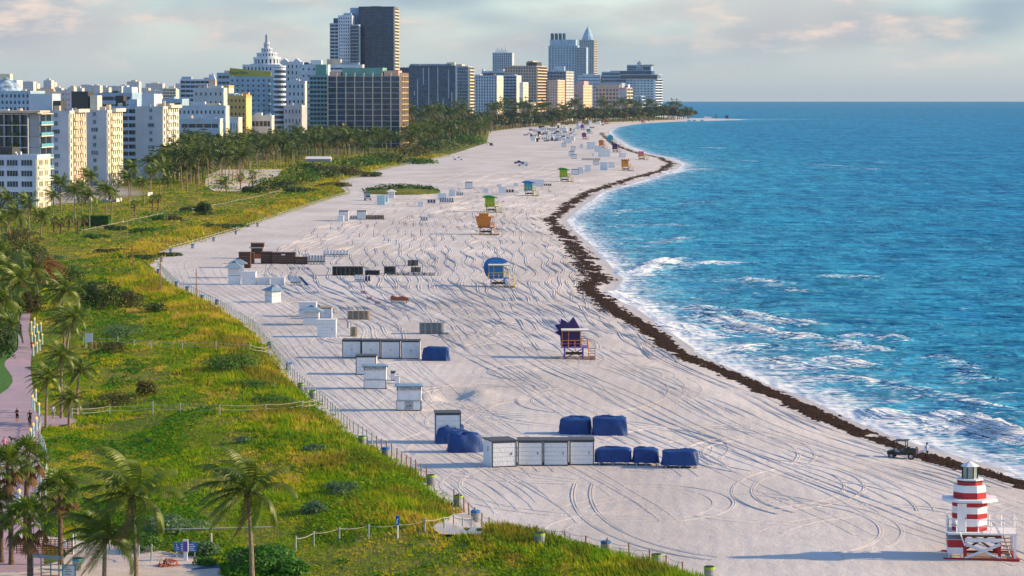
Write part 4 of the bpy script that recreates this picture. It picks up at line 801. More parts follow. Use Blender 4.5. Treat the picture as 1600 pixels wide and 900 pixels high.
def apart(nm, label, D, x0, x1, yt, side, ew, ncol, wy, rail, roof=None, wu=None):
    inf = B(nm, label, D, x0, x1, yt, side, 5, 'shade_grey', 'mid', ('blank', {}), ('grid', dict(nz=10, nx=7, wf=.52, hf=.62)), ewall=ew, parapet=.5, roof=roof)
    fh = inf['h'] / 10; sp = []
    for k in range(10):
        w = (1.25, 1.25, 2.6)[k % 3 == 2 and 2 or 0] if wu is None else 1.25
        sp.append((inf['W'] - wy * inf['m'], inf['h'] - fh * (k + 1) + 1.1, w, 1.5))
    windows(inf, 's', sp, 'mid', 'pale')
    for k in range(9):      # bay balconies on the sunny side
        for j, (a, c_) in enumerate(((.18, .50), (.55, .82))):
            q_ = MB().box(.39, 1.35, inf['d'] * a, inf['d'] * c_, fh * (k + 1) - .25, fh * (k + 1) + .95); q_.build('balcony', WALL[rail], inf['t'])
    q_ = MB().box(.39, 1.9, inf['d'] * .3, inf['d'] * .98, inf['h'] - .2, inf['h'] + 1.0); q_.build('top_fascia', WALL['cream'], inf['t']); return inf
apart('apartment_block', 'grey apartment block with salmon panelled sunny side', 1035, 40, 108, 175, 134, 'cream', 1, 20, 'salmon', [(.02, .55, .2, .7, 6.5, 'pale'), (.35, .72, .25, .6, 4.0, 'dark'), (.62, .75, .1, .2, 2.2, 'tan')])
apart('apartment_block', 'grey apartment block with cream balconies beside the salmon one', 1100, 100, 167, 174, 191, 'cream', 1, 19, 'cream', [(.12, .5, .2, .6, 7.6, 'dark'), (.55, .72, .2, .5, 6.0, 'cream')])
i5 = apart('apartment_block', 'blue grey slab apartment block with lit cream side next to the grove', 1190, 214, 254, 168, 279, 'cream', 1, 18, 'shade_grey', [(.02, .5, .3, .8, 5.6, 'pale'), (.5, .98, .5, .8, 1.6, 'tan')])
B('balcony_link_block', 'recessed wing with white balconies joining two apartment blocks', 1212, 176, 216, 170, None, 5, 'pale', 'dark', ('balc', dict(nz=10, out=2.4, par=1.0, fins=3)), depth=12, roof=[(.1, .4, .2, .7, 5.5, 'dark'), (.6, .9, .2, .6, 4.0, 'pale')])
for lab, D, x0, x1, yt, sd in (('low cream garden pavilion with sunlit end wall below the apartments', 930, 108, 174, 318, 211), ('low cream pavilion with a garage door near the dunes', 985, 212, 224, 314, 257)):
    inf = B('garden_pavilion', lab, D, x0, x1, yt, sd, 8, 'pale', 'mid', ewall='cream', parapet=.3)
    link('door', MB().box(.36, .44, inf['d'] * .15, inf['d'] * .38, 0, 2.2).mesh('door', WALL['shade_grey']), inf['t'])
# ---- middle distance
B('grey_lowrise_hotel', 'pale blue grey five storey hotel with small dark windows above the grove', 1500, 279, 352, 168, 358, 5, 'pale', 'dark', ('grid', dict(nz=6, nx=11, wf=.42, hf=.36)), ewall='cream', roof=[(.25, .55, .3, .7, 3, 'pale'), (.6, .85, .3, .7, 2.2, 'cream')])
B('grey_lowrise_annexe', 'lower front wing of the pale five storey hotel', 1470, 283, 343, 188, 348, 5, 'pale', 'dark', ('band', dict(nz=4, hf=.35, fins=5)), ewall='cream')
i = B('deco_hotel', 'stepped art deco hotel with a small pointed turret', 1580, 304, 349, 140, 355, 5, 'shade_grey', 'dark', ('grid', dict(nz=8, nx=6, wf=.3, hf=.34)), ewall='cream', roof=[(.3, .92, .2, .8, 2.0, 'shade_grey'), (.48, .70, .3, .7, 5.5, 'tan'), (.10, .24, .3, .6, 2, 'salmon'), (.40, .46, .0, .12, 3.0, 'salmon')])
q_ = MB(); W = i['W']; q_.prism([(-W * .52, i['d'] * .3), (-W * .30, i['d'] * .3), (-W * .30, i['d'] * .7), (-W * .52, i['d'] * .7)], i['h'] + 5.5, i['h'] + 9.4, 0, None, .05); q_.build('turret_roof', WALL['pale'], i['roof'])
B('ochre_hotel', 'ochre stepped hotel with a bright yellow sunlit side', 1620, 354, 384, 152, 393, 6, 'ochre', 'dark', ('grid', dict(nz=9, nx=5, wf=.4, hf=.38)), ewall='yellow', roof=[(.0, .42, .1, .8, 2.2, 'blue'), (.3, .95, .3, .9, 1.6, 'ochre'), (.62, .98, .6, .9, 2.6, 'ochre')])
B('ochre_hotel_wing', 'tall narrow cream wing of the ochre hotel', 1660, 352, 357, 136, 361, 6, 'ochre', 'dark', ('blank', {}), ewall='cream', depth=14)
B('balcony_tower', 'blue grey hotel tower striped with white balconies behind the deco hotel', 1900, 284, 352, 126, 357, 6, 'blue', 'navy', ('balc', dict(nz=15, out=1.5, par=1.0, fins=9)), slab='pale', rail='pale', roof=[(.0, .22, .2, .7, 2.6, 'blue'), (.5, .9, .3, .7, 2.0, 'steel'), (.62, .66, .3, .4, 4, 'steel')])
B('blue_slab_hotel', 'blue white hotel slab with stacked dark loggias next to the yellow sign wall', 1860, 341, 360, 116, 363, 6, 'blue', 'dark', ('band', dict(nz=13, hf=.45, fins=3)), slab='blue', roof=[(.5, .95, .2, .7, 2.4, 'cream')])
i = B('royal_palm_hotel', 'blue white hotel with bay balconies and an olive yellow sign wall', 1760, 360, 433, 122, 437, 6, 'blue', 'dark', ('grid', dict(nz=15, nx=9, wf=.34, hf=.46)), slab='blue', pier='blue', ewall='white')
q_ = MB(); q_.add([(-i['W'] - .3, 2, i['h']), (-i['W'] * .14, 2, i['h']), (-i['W'] * .14, 2, i['h'] + 3.9), (-i['W'] - .3, 2, i['h'] + 6.2), (-i['W'] - .3, 3, i['h']), (-i['W'] * .14, 3, i['h']), (-i['W'] * .14, 3, i['h'] + 3.9), (-i['W'] - .3, 3, i['h'] + 6.2)], [(0, 1, 2, 3), (5, 4, 7, 6), (3, 2, 6, 7), (1, 5, 6, 2), (4, 0, 3, 7)])
sw = q_.build('sign_wall', WALL['olive'], i['t'])
def text(body, size, mt, parent, loc, rot, name='lettering', ext=.02):
    cu = bpy.data.curves.new(name, 'FONT'); cu.body = body; cu.size = size; cu.extrude = ext; cu.align_x = 'CENTER'; cu.align_y = 'CENTER'; tmp = bpy.data.objects.new('tmp', cu); COL.objects.link(tmp)
    me = bpy.data.meshes.new_from_object(tmp.evaluated_get(bpy.context.evaluated_depsgraph_get())); bpy.data.objects.remove(tmp); bpy.data.curves.remove(cu); me.name = name; me.materials.clear(); me.materials.append(mt)
    o = link(name, me, parent, loc); o.rotation_euler = rot; return o
text('Royal Palm', 2.6, WALL['dark'], sw, (-i['W'] * .83, 1.9, i['h'] + 3.3), (math.pi / 2, 0, 0), 'lettering', .05)
for k in range(14):
    for j in range(9):
        if (k + j) % 2 == 0 and 0 < j:
            q_ = MB().prism([(math.cos(a) * 1.6, -math.sin(a) * 1.3) for a in np.linspace(0, math.pi, 6)], 0, 1.1)
            link('bay_balcony', MATS.setdefault('_bb', q_.mesh('bay_balcony', WALL['blue'])), i['t'], (-i['W'] + (j + .5) * i['W'] / 9, -.36, (k + .6) * i['h'] / 15))
del MATS['_bb']
q_ = MB()
i = thing('round_corner_tower', 'round hotel tower ringed with sunlit white balcony slabs', 'building', (xat(437, 1752, 20), 1752, 1.5)); hh = zat(104, 1752) - 1.5
MB().cyl(0, 0, -1, hh - .5, 3.0, 3.0, 18).build('core', GLASS['dark'], i)
for k in range(17):
    MB().cyl(0, 0, k * hh / 17 + .9, k * hh / 17 + 2.2, 3.9, 3.9, 20).build('balcony_ring', WALL['white'], i)
MB().cyl(0, 0, hh - .5, hh + .6, 4.0, 4.0, 20).build('roof', WALL['white'], i)
# domed tower hotel
i = B('tiered_hotel', 'wide blue white hotel block under a tiered round tower with spire', 2000, 381, 437, 103, 441, 6, 'blue', 'navy', ('grid', dict(nz=14, nx=10, wf=.45, hf=.55)), slab='pale', pier='pale', ewall='white')
cx, cyy = -i['W'] * .42, 10; z = i['h']; mm = mpp(2000)
for k, (w, yt, yb) in enumerate([(42, 89, 103), (32, 82, 89), (17, 74.5, 82), (9, 65.5, 74.5)]):
    r = w * mm / 2; za, zb = zat(yb, 2000) - 1.5, zat(yt, 2000) - 1.5; pt = MB(); pt.cyl(cx, cyy, za, zb, r * .93, r * .93, 24); d_ = pt.build('tower_drum', GLASS['navy'], i['t'])
    rb = MB(); rb.cyl(cx, cyy, za, za + (zb - za) * .28, r, r, 24).cyl(cx, cyy, zb - (zb - za) * .25, zb, r * 1.02, r * 1.02, 24); rb.build('drum_bands', WALL['white'], d_)
    pb = MB(); nn = 20 if k < 2 else 12
    for j in range(nn):
        a = 2 * math.pi * j / nn; pb.box(-.32 * r * 2.6 / nn * 2, .32 * r * 2.6 / nn * 2, -.2, .2, za + (zb - za) * .25, zb - (zb - za) * .22, 0, Matrix.Translation((cx + r * .96 * math.cos(a), cyy + r * .96 * math.sin(a), 0)) @ Matrix.Rotation(a + math.pi / 2, 4, 'Z'))
    pb.build('drum_piers', WALL['white'], d_)
za, zb = zat(65.5, 2000) - 1.5, zat(52, 2000) - 1.5; MB().cyl(cx, cyy, za, za + (zb - za) * .55, 1.25, 1.0, 12).cyl(cx, cyy, za + (zb - za) * .55, za + (zb - za) * .85, 1.25, .9, 12).cyl(cx, cyy, za + (zb - za) * .85, zb, .5, .05, 8).build('spire', WALL['steel'], i['t'])
i = B('gabled_hotel_wing', 'pale hotel wing with twin roof gables right of the tiered tower', 2030, 436, 473, 99, 476, 6, 'pale', 'navy', ('grid', dict(nz=13, nx=6, wf=.35, hf=.5)), ewall='white')
for f in (.25, .75): MB().add([(-i['W'] * f - 4, -.2, i['h']), (-i['W'] * f + 4, -.2, i['h']), (-i['W'] * f, -.2, i['h'] + 3.6), (-i['W'] * f - 4, 8, i['h']), (-i['W'] * f + 4, 8, i['h']), (-i['W'] * f, 8, i['h'] + 3.6)], [(0, 1, 2), (4, 3, 5), (1, 4, 5, 2), (3, 0, 2, 5)]).build('roof_gable', WALL['pale'], i['roof'])
B('white_slab_tower', 'plain white slab tower with thin slot windows behind the teal block', 1990, 471, 512, 103, 516, 6, 'pale', 'navy', ('grid', dict(nz=12, nx=5, wf=.35, hf=.30)), ewall='white', roof=[(.35, .75, .2, .8, 4, 'white'), (.1, .25, .2, .5, 2.5, 'dark')])
B('small_white_hotel', 'small blue white hotel with square windows in front of the tiered tower', 1800, 444, 476, 129, 479, 6, 'blue', 'dark', ('grid', dict(nz=9, nx=5, wf=.38, hf=.4)), slab='pale', pier='pale', ewall='cream', roof=[(.3, .6, .2, .8, 2.5, 'pale')])
B('lilac_lowrise', 'lilac low rise hotel at the edge of the palm grove', 1740, 445, 471, 167, 479, 6, 'lilac', 'dark', ('grid', dict(nz=5, nx=5, wf=.34, hf=.4)), ewall='grey')
B('cream_lowrise', 'cream low rise with awnings between the ochre hotel and the grove', 1640, 393, 424, 183, 428, 6, 'white', 'dark', ('band', dict(nz=3, hf=.4, fins=5)), ewall='cream', roof=[(.2, .5, .2, .7, 2.5, 'white')])
B('cream_lowrise', 'small white stucco house half hidden by the palm crowns', 1560, 356, 372, 186, 378, 6, 'white', 'dark', ('grid', dict(nz=3, nx=4, wf=.3, hf=.4)), ewall='cream')
B('teal_condo', 'teal balcony condominium attached to the concrete frame tower', 1890, 485, 512, 120, 515, 6, 'teal', 'navy', ('balc', dict(nz=16, out=1.4, par=.9, fins=5)), slab='teal', rail='teal', roof=[(.3, .92, .2, .7, 8, 'tealgreen')])
i = B('concrete_frame_tower', 'dark glazed tower caged in pale concrete columns and floor slabs', 1870, 513, 625, 119, 636, 7, 'concrete', 'navy', ('frame', dict(nz=13, nx=8, out=.7)), ('frame', dict(nz=13, nx=4, out=1.2)), slab='pale', pier='sand', eslab='yellow', epier='peach', parapet=0, roof=[(.18, .74, .2, .8, 5.5, 'tealgreen'), (.0, .16, .2, .7, 3.0, 'salmon'), (.76, .96, .2, .7, 3.6, 'salmon')])
B('rooftop_white_block', 'white stepped penthouse block showing above the concrete frame tower', 2120, 508, 566, 103, 569, 6, 'white', 'navy', ('band', dict(nz=14, hf=.3, fins=4)), ewall='cream', roof=[(.05, .42, .2, .8, 5, 'sand'), (.42, .9, .2, .8, 2.5, 'steel')])
# tall dark tower
i = B('dark_glass_tower', 'tallest navy glass tower with white stepped flank', 2350, 562, 615, 12, 622, 7, 'navy', 'navy', ('curtain', dict(nz=40, nx=6)), ('balc', dict(nz=40, out=1.3, par=.8, fins=3)), slab='navy', pier='navy', eslab='cream', rail='tan', epier='cream', roof=[(.3, .62, .2, .6, 1.5, 'steel')])
B('white_grid_flank', 'white gridded flank tower stepping down beside the navy glass tower', 2345, 530, 550, 26, None, 7, 'white', 'navy', ('grid', dict(nz=36, nx=6, wf=.45, hf=.5)), depth=22, slab='white', roof=[(.35, .9, .1, .8, 3, 'blue')])
B('blue_core_wall', 'pale blue blank core between the white flank and the navy tower', 2360, 549, 563, 14, None, 7, 'blue', 'navy', ('blank', {}), depth=24)
B('dark_notch_tower', 'dark recessed strip of floors below the blue core', 2340, 549.5, 560, 40, None, 7, 'navy', 'navy', ('curtain', dict(nz=32, nx=2)), depth=10, slab='steel')
B('lower_step_tower', 'lowest balcony step of the white flank tower', 2350, 517, 531, 38, None, 7, 'pale', 'navy', ('balc', dict(nz=32, out=1.4, par=.8, fins=2)), depth=20, roof=[(.3, 1.0, .1, .8, 5, 'navy')])
B('navy_glass_hotel', 'broad navy glass hotel slashed with pale vertical fins', 2750, 640, 711, 104, 714, 7, 'navy', 'blue', ('curtain', dict(nz=19, nx=16)), slab='navy', pier='navy', roof=[(.0, .9, .3, .8, 2.6, 'steel'), (.8, .98, .3, .7, 4, 'cream')])
i = B('navy_glass_annexe', 'plain navy wing left of the finned glass hotel', 2790, 626, 643, 107, None, 7, 'navy', 'navy', ('curtain', dict(nz=18, nx=3)), depth=20, slab='navy')
i = B('balcony_glass_hotel', 'grey glass hotel wing edged with cream balcony slabs', 2850, 706, 731, 105, 738, 7, 'grey', 'mid', ('curtain', dict(nz=19, nx=8)), ('balc', dict(nz=19, out=2.2, par=.9, fins=2)), slab='steel', pier='steel', ewall='cream', rail='peach', roof=[(.2, .6, .2, .7, 3, 'cream')])
R = random.Random(3)
fin_parent = [o for o in bpy.data.objects if o.name.startswith('navy_glass_hotel')][0]
FH = zat(104, 2750) - 1.5; FW = 71 * mpp(2750)
for fx, a, c_ in ((.10, .55, .62), (.17, .35, .8), (.17, .05, .30), (.3, .72, .98), (.42, .25, .99), (.42, .02, .2), (.62, .45, 1.0), (.62, .03, .35), (.74, .1, .5), (.86, .5, .95), (.93, .2, .6)):
    MB().box(-FW * (1 - fx) - .35, -FW * (1 - fx) + .35, -.9, -.16, FH * a, FH * c_).build('facade_fin', WALL['pale'], fin_parent)
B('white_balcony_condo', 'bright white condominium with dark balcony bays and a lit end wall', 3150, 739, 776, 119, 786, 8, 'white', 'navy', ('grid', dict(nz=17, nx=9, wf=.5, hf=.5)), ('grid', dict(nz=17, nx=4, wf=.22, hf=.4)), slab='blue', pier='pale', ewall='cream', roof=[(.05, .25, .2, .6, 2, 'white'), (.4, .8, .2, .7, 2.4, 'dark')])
B('blue_condo', 'blue white condominium partly behind the bright white one', 3250, 785, 807, 119, 814, 8, 'blue', 'navy', ('balc', dict(nz=16, out=1.3, par=.9, fins=4)), slab='pale', rail='blue', ewall='cream', roof=[(.3, .8, .2, .7, 2, 'blue')])
B('cream_condo', 'narrow cream condominium beside the brown tower', 3200, 812, 817, 130, 825, 8, 'white', 'navy', ('grid', dict(nz=13, nx=3, wf=.3, hf=.4)), ('grid', dict(nz=13, nx=4, wf=.35, hf=.4)), ewall='cream')
B('cream_beach_house', 'low white block with a bright end at the foot of the brown tower', 3180, 822, 829, 162, 837, 8, 'lilac', 'dark', ('band', dict(nz=4, hf=.4, fins=2)), ('band', dict(nz=4, hf=.35, fins=2)), ewall='cream')
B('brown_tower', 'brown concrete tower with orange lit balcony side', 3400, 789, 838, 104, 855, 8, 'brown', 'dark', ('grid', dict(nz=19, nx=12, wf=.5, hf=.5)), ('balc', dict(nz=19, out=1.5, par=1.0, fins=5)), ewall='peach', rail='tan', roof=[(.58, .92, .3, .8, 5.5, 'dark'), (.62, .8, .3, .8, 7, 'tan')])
i = B('notched_roof_condo', 'grey condominium crowned with a white triangular notch', 3550, 854, 884, 112, 896, 8, 'grey', 'blue', ('curtain', dict(nz=16, nx=6)), ('grid', dict(nz=18, nx=6, wf=.5, hf=.6)), slab='steel', pier='lilac', ewall='cream', epier='grey')
W, h_ = i['W'], i['h']; MB().add([(-W * .62, 2, h_), (-W * .08, 2, h_), (-W * .08, 2, h_ + 6.5), (-W * .62, 2, h_ + 6.5), (-W * .35, 1.2, h_ + .2), (-W * .62, 9, h_), (-W * .08, 9, h_), (-W * .08, 9, h_ + 6.5), (-W * .62, 9, h_ + 6.5)], [(0, 4, 3), (4, 1, 2), (3, 4, 2), (1, 6, 7, 2), (5, 0, 3, 8), (3, 2, 7, 8), (6, 5, 8, 7)]).build('roof_notch', WALL['pale'], i['roof'])
B('lilac_slab', 'lilac slab with a golden window grid in front of the notched condominium', 3480, 855, 871, 126, 884, 8, 'lilac', 'dark', ('grid', dict(nz=16, nx=4, wf=.3, hf=.4)), ('grid', dict(nz=16, nx=6, wf=.5, hf=.5)), ewall='peach')
# far pair of tall towers
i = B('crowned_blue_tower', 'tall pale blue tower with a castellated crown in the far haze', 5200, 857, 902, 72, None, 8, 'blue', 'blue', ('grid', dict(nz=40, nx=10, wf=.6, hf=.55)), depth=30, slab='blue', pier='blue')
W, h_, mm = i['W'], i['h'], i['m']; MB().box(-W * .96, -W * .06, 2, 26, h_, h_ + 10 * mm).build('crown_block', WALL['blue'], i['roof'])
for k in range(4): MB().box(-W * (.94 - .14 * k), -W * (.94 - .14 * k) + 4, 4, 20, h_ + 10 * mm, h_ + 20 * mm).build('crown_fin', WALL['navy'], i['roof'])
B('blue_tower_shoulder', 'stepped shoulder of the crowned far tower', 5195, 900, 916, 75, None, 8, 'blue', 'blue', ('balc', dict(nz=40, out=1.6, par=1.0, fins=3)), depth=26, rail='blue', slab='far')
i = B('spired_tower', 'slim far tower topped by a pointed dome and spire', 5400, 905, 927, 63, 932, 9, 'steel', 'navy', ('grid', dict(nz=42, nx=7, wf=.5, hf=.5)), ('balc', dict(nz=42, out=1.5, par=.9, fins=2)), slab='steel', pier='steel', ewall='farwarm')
W, h_, mm = i['W'], i['h'], i['m']; c = MB()
for a, z0_, r0, z1_, r1 in ((0, 0, 11.5, 5, 11), (0, 5, 9.5, 9, 9), (0, 9, 9, 18, 5.5), (0, 18, 5.5, 24, 2.2), (0, 24, 1.2, 31, .1)): c.cyl(-W * .45, 10, h_ + z0_ * .95, h_ + z1_ * .95, r0, r1, 14)
c.build('pointed_dome', WALL['blue'], i['roof'])
i = B('spiked_twin_tower', 'far teal tower with a row of white roof spikes', 5600, 770, 800, 83, 803, 8, 'teal', 'blue', ('grid', dict(nz=26, nx=9, wf=.55, hf=.8)), slab='blue', pier='blue', ewall='far')
for k in range(7): MB().box(-i['W'] * (.86 - .1 * k), -i['W'] * (.86 - .1 * k) + 1.6, 3, 6, i['h'], i['h'] + (6 + 5 * (k % 2)) * i['m'] * .9).build('roof_spike', WALL['white'], i['roof'])
B('low_far_wing', 'low blue wing left of the spiked far tower', 4300, 753, 790, 112, None, 8, 'blue', 'blue', ('band', dict(nz=10, hf=.5, fins=4)), depth=20, roof=[(.0, .06, .1, .9, 4, 'blue'), (.65, .9, .1, .8, 4, 'steel')])
# pink hotels
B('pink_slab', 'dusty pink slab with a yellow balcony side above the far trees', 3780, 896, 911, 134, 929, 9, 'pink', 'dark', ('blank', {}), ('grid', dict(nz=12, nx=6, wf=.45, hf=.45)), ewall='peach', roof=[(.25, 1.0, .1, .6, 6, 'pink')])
B('pink_wide_hotel', 'wide pinkish hotel with golden window rows and a round emblem', 4020, 930, 978, 138, 987, 9, 'lilac', 'brown', ('grid', dict(nz=8, nx=9, wf=.7, hf=.5)), ('balc', dict(nz=9, out=1.4, par=1.0, fins=2)), slab='pink', pier='peach', ewall='cream', roof=[(.0, .75, .2, .9, 5, 'tan'), (.05, .8, .3, .8, 7.5, 'steel')])
i = [o for o in bpy.data.objects if o.name.startswith('pink_wide_hotel')][0]; MB().box(-11.5, .1, -.75, -.36, 4, zat(140, 4020) - 1.5).build('emblem_wall', WALL['lilac'], i); MB().torus((-5.6, -.8, zat(145, 4020) - 1.5), 1.7, .3, 'y', 14, 5).build('emblem', WALL['steel'], i)
B('white_far_block', 'white flat roofed block behind the pink slab', 4400, 903, 938, 118, 941, 9, 'pale', 'navy', ('band', dict(nz=12, hf=.2, fins=3)), ewall='cream', roof=[(.2, .7, .2, .8, 2.4, 'white')])
i = B('white_resort', 'large blue white resort with curved decks and a pagoda roofed penthouse', 4350, 978, 1021, 124, 1035, 10, 'blue', 'navy', ('grid', dict(nz=14, nx=8, wf=.45, hf=.5)), ('balc', dict(nz=14, out=3.2, par=1.0, fins=2)), slab='pale', pier='blue', ewall='white', rail='white')
W, h_, mm, t = i['W'], i['h'], i['m'], i['t']
MB().box(-W * 1.2, 6, -2, 40, h_ + 1.0, h_ + 6.5).build('upper_deck', GLASS['navy'], t); MB().box(-W * 1.24, 8, -3, 42, h_ + 6.5, h_ + 7.4).build('deck_slab', WALL['pale'], t); MB().box(-W * 1.22, -2, -2.5, 30, h_ + 7.4, h_ + 12.5).build('dark_penthouse', WALL['navy'], t)
MB().box(-W * .98, -W * .58, 0, 16, h_ + 12.5, h_ + 22).box(-W * .42, -W * .08, 0, 16, h_ + 12.5, h_ + 21).build('penthouse', WALL['blue'], t); [MB().box(*q_).build('penthouse_glazing', GLASS['navy'], t) for q_ in ((-W * .96, -W * .62, -.3, -.02, h_ + 14, h_ + 16), (-W * .96, -W * .62, -.3, -.02, h_ + 17, h_ + 19.5), (-W * .38, -W * .14, -.3, -.02, h_ + 14, h_ + 19))]
MB().prism([(-W * .46, -2), (-W * .0, -2), (-W * .0, 18), (-W * .46, 18)], h_ + 21, h_ + 22.2, 0, None, 1.08).build('pagoda_eave', WALL['steel'], t)
MB().cyl(-W * .52, 8, h_ + 12.5, h_ + 24, 4.6, 4.6, 14).build('dome_drum', WALL['pale'], t); MB().cyl(-W * .52, 8, h_ + 24, h_ + 26.5, 5.4, 2.4, 14).cyl(-W * .52, 8, h_ + 26.5, h_ + 28, 2.4, .3, 14).build('dome', WALL['steel'], t)
B('resort_wing', 'blue white stepped wing left of the large resort', 4400, 940, 984, 113, None, 10, 'blue', 'navy', ('band', dict(nz=13, hf=.5, fins=4)), depth=24, slab='blue', roof=[(.3, 1.0, .1, .8, 2.5, 'steel')])
B('resort_annexe', 'low blue white annexe with stepped lit balconies at the tree line', 4250, 987, 1001, 151, 1006, 10, 'blue', 'navy', ('grid', dict(nz=6, nx=3, wf=.35, hf=.4)), ('balc', dict(nz=6, out=2.4, par=1.0, fins=1)), slab='blue', ewall='white', rail='white')
B('resort_balcony_wing', 'white banded wing between the pink hotel and the resort', 4320, 960, 981, 133, None, 10, 'white', 'navy', ('band', dict(nz=11, hf=.5, fins=3)), depth=20, slab='white')
# ---- left background
i = B('domed_blue_block', 'blue grey block with a low glass dome roof behind the terrace condominium', 1500, -30, 47, 145, None, 5, 'steel', 'navy', ('grid', dict(nz=11, nx=12, wf=.5, hf=.5)), depth=30, slab='blue', pier='blue')
c = MB()
for k in range(5): c.cyl(-i['W'] * .62, 14, i['h'] + 2 * k * .8, i['h'] + 2 * (k + 1) * .8, 9.5 * math.cos(k * .3), 9.5 * math.cos((k + 1) * .3), 20)
c.build('glass_dome', GLASS['pale'], i['roof'])
B('sunlit_stepped_block', 'stepped white block catching the sun behind the domed one', 1800, -30, 26, 128, 36, 5, 'white', 'dark', ('band', dict(nz=12, hf=.3, fins=4)), ewall='cream', roof=[(.4, .8, .2, .7, 5, 'cream')])
B('long_flat_hotel', 'long flat roofed beige block behind the apartment roofs', 2100, 56, 96, 145, 99, 5, 'sand', 'dark', ('band', dict(nz=10, hf=.35, fins=6)), ewall='cream', roof=[(.05, .7, .2, .8, 3, 'peach')])
B('mauve_block', 'mauve square block among the left roofs', 2000, 98, 115, 143, 118, 5, 'lilac', 'dark', ('grid', dict(nz=10, nx=4, wf=.3, hf=.4)), ewall='salmon', roof=[(.7, 1.0, .2, .8, 4, 'sand')])
B('blue_parking_block', 'long blue white banded block with dark strip windows between apartment roofs', 1500, 152, 206, 148, None, 5, 'blue', 'navy', ('band', dict(nz=9, hf=.5, fins=2)), depth=24, slab='blue', roof=[(.1, .3, .2, .6, 1.2, 'dark'), (.4, .5, .2, .6, 2, 'dark'), (.7, .95, .2, .8, 4, 'pale')])
B('blue_lowrise', 'low blue roofed block left of the balcony tower', 1700, 240, 284, 157, None, 5, 'blue', 'navy', ('band', dict(nz=7, hf=.4, fins=5)), depth=20, roof=[(.1, .2, .2, .6, 3, 'cream'), (.5, .7, .2, .6, 2, 'blue')])
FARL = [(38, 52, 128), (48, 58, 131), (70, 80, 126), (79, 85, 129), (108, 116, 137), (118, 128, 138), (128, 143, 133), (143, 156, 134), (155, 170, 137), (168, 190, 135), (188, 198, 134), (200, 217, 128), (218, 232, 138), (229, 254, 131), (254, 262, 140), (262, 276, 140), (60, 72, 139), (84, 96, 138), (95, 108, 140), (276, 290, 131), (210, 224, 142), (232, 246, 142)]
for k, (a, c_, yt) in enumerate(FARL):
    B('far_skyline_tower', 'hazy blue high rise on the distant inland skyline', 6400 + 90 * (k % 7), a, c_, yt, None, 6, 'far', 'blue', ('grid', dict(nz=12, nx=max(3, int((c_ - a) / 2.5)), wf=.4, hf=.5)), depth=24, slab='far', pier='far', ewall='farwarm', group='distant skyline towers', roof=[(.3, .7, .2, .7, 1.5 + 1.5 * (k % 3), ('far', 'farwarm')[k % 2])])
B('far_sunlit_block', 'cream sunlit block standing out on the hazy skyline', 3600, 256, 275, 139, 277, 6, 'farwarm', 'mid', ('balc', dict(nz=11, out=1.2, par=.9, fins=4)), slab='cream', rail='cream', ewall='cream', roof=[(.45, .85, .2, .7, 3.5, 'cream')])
# ================================================================== things on the beach
PNT = lambda k, c, r=.55, v=.08: mat('paint_' + k, c, r, v, 1.2, spec=.3)
P = {k: PNT(k, c) for k, c in dict(white=(.78, .79, .80), offwhite=(.66, .68, .69), black=(.02, .022, .025), charcoal=(.06, .065, .075), red=(.42, .022, .028), purple=(.035, .018, .10), violet=(.16, .10, .42), orange=(.60, .22, .035), blue=(.02, .17, .46), navy=(.012, .055, .17), yellow=(.60, .44, .05), lime=(.30, .48, .03), green=(.04, .26, .03),
     teal=(.04, .34, .42), pink=(.62, .12, .28), magenta=(.24, .06, .20), brown=(.085, .035, .020), rust=(.30, .09, .045), wood=(.36, .25, .15), palewood=(.50, .43, .33), grey=(.38, .40, .42), aqua=(.42, .62, .66), roofblue=(.20, .31, .40), gold=(.70, .50, .10), skidyellow=(.36, .27, .05), skin=(.42, .24, .16), hair=(.03, .02, .015)).items()}
SIDING = mat('white_siding', (.74, .76, .78), .6, .06, 3, .35, 6); LGLASS = mat('lantern_glass', (.30, .36, .32), .08, .1, 2, spec=.6); RUBBER = mat('rubber', (.015, .015, .015), .8, .2, 3); SIGNBLUE = mat('sign_blue', (.02, .16, .52), .5, .05, 2)
TARP = mat('blue_tarpaulin', (.006, .048, .20), .55, .25, 1.1, .35, 5, spec=.35)
ROPE = mat('rope', (.52, .50, .46), .9, .15, 4); POSTW = mat('post_wood', (.30, .17, .085), .9, .3, 3); POSTG = mat('post_greenish', (.30, .37, .36), .8, .2, 3)
SHED_N = [0]
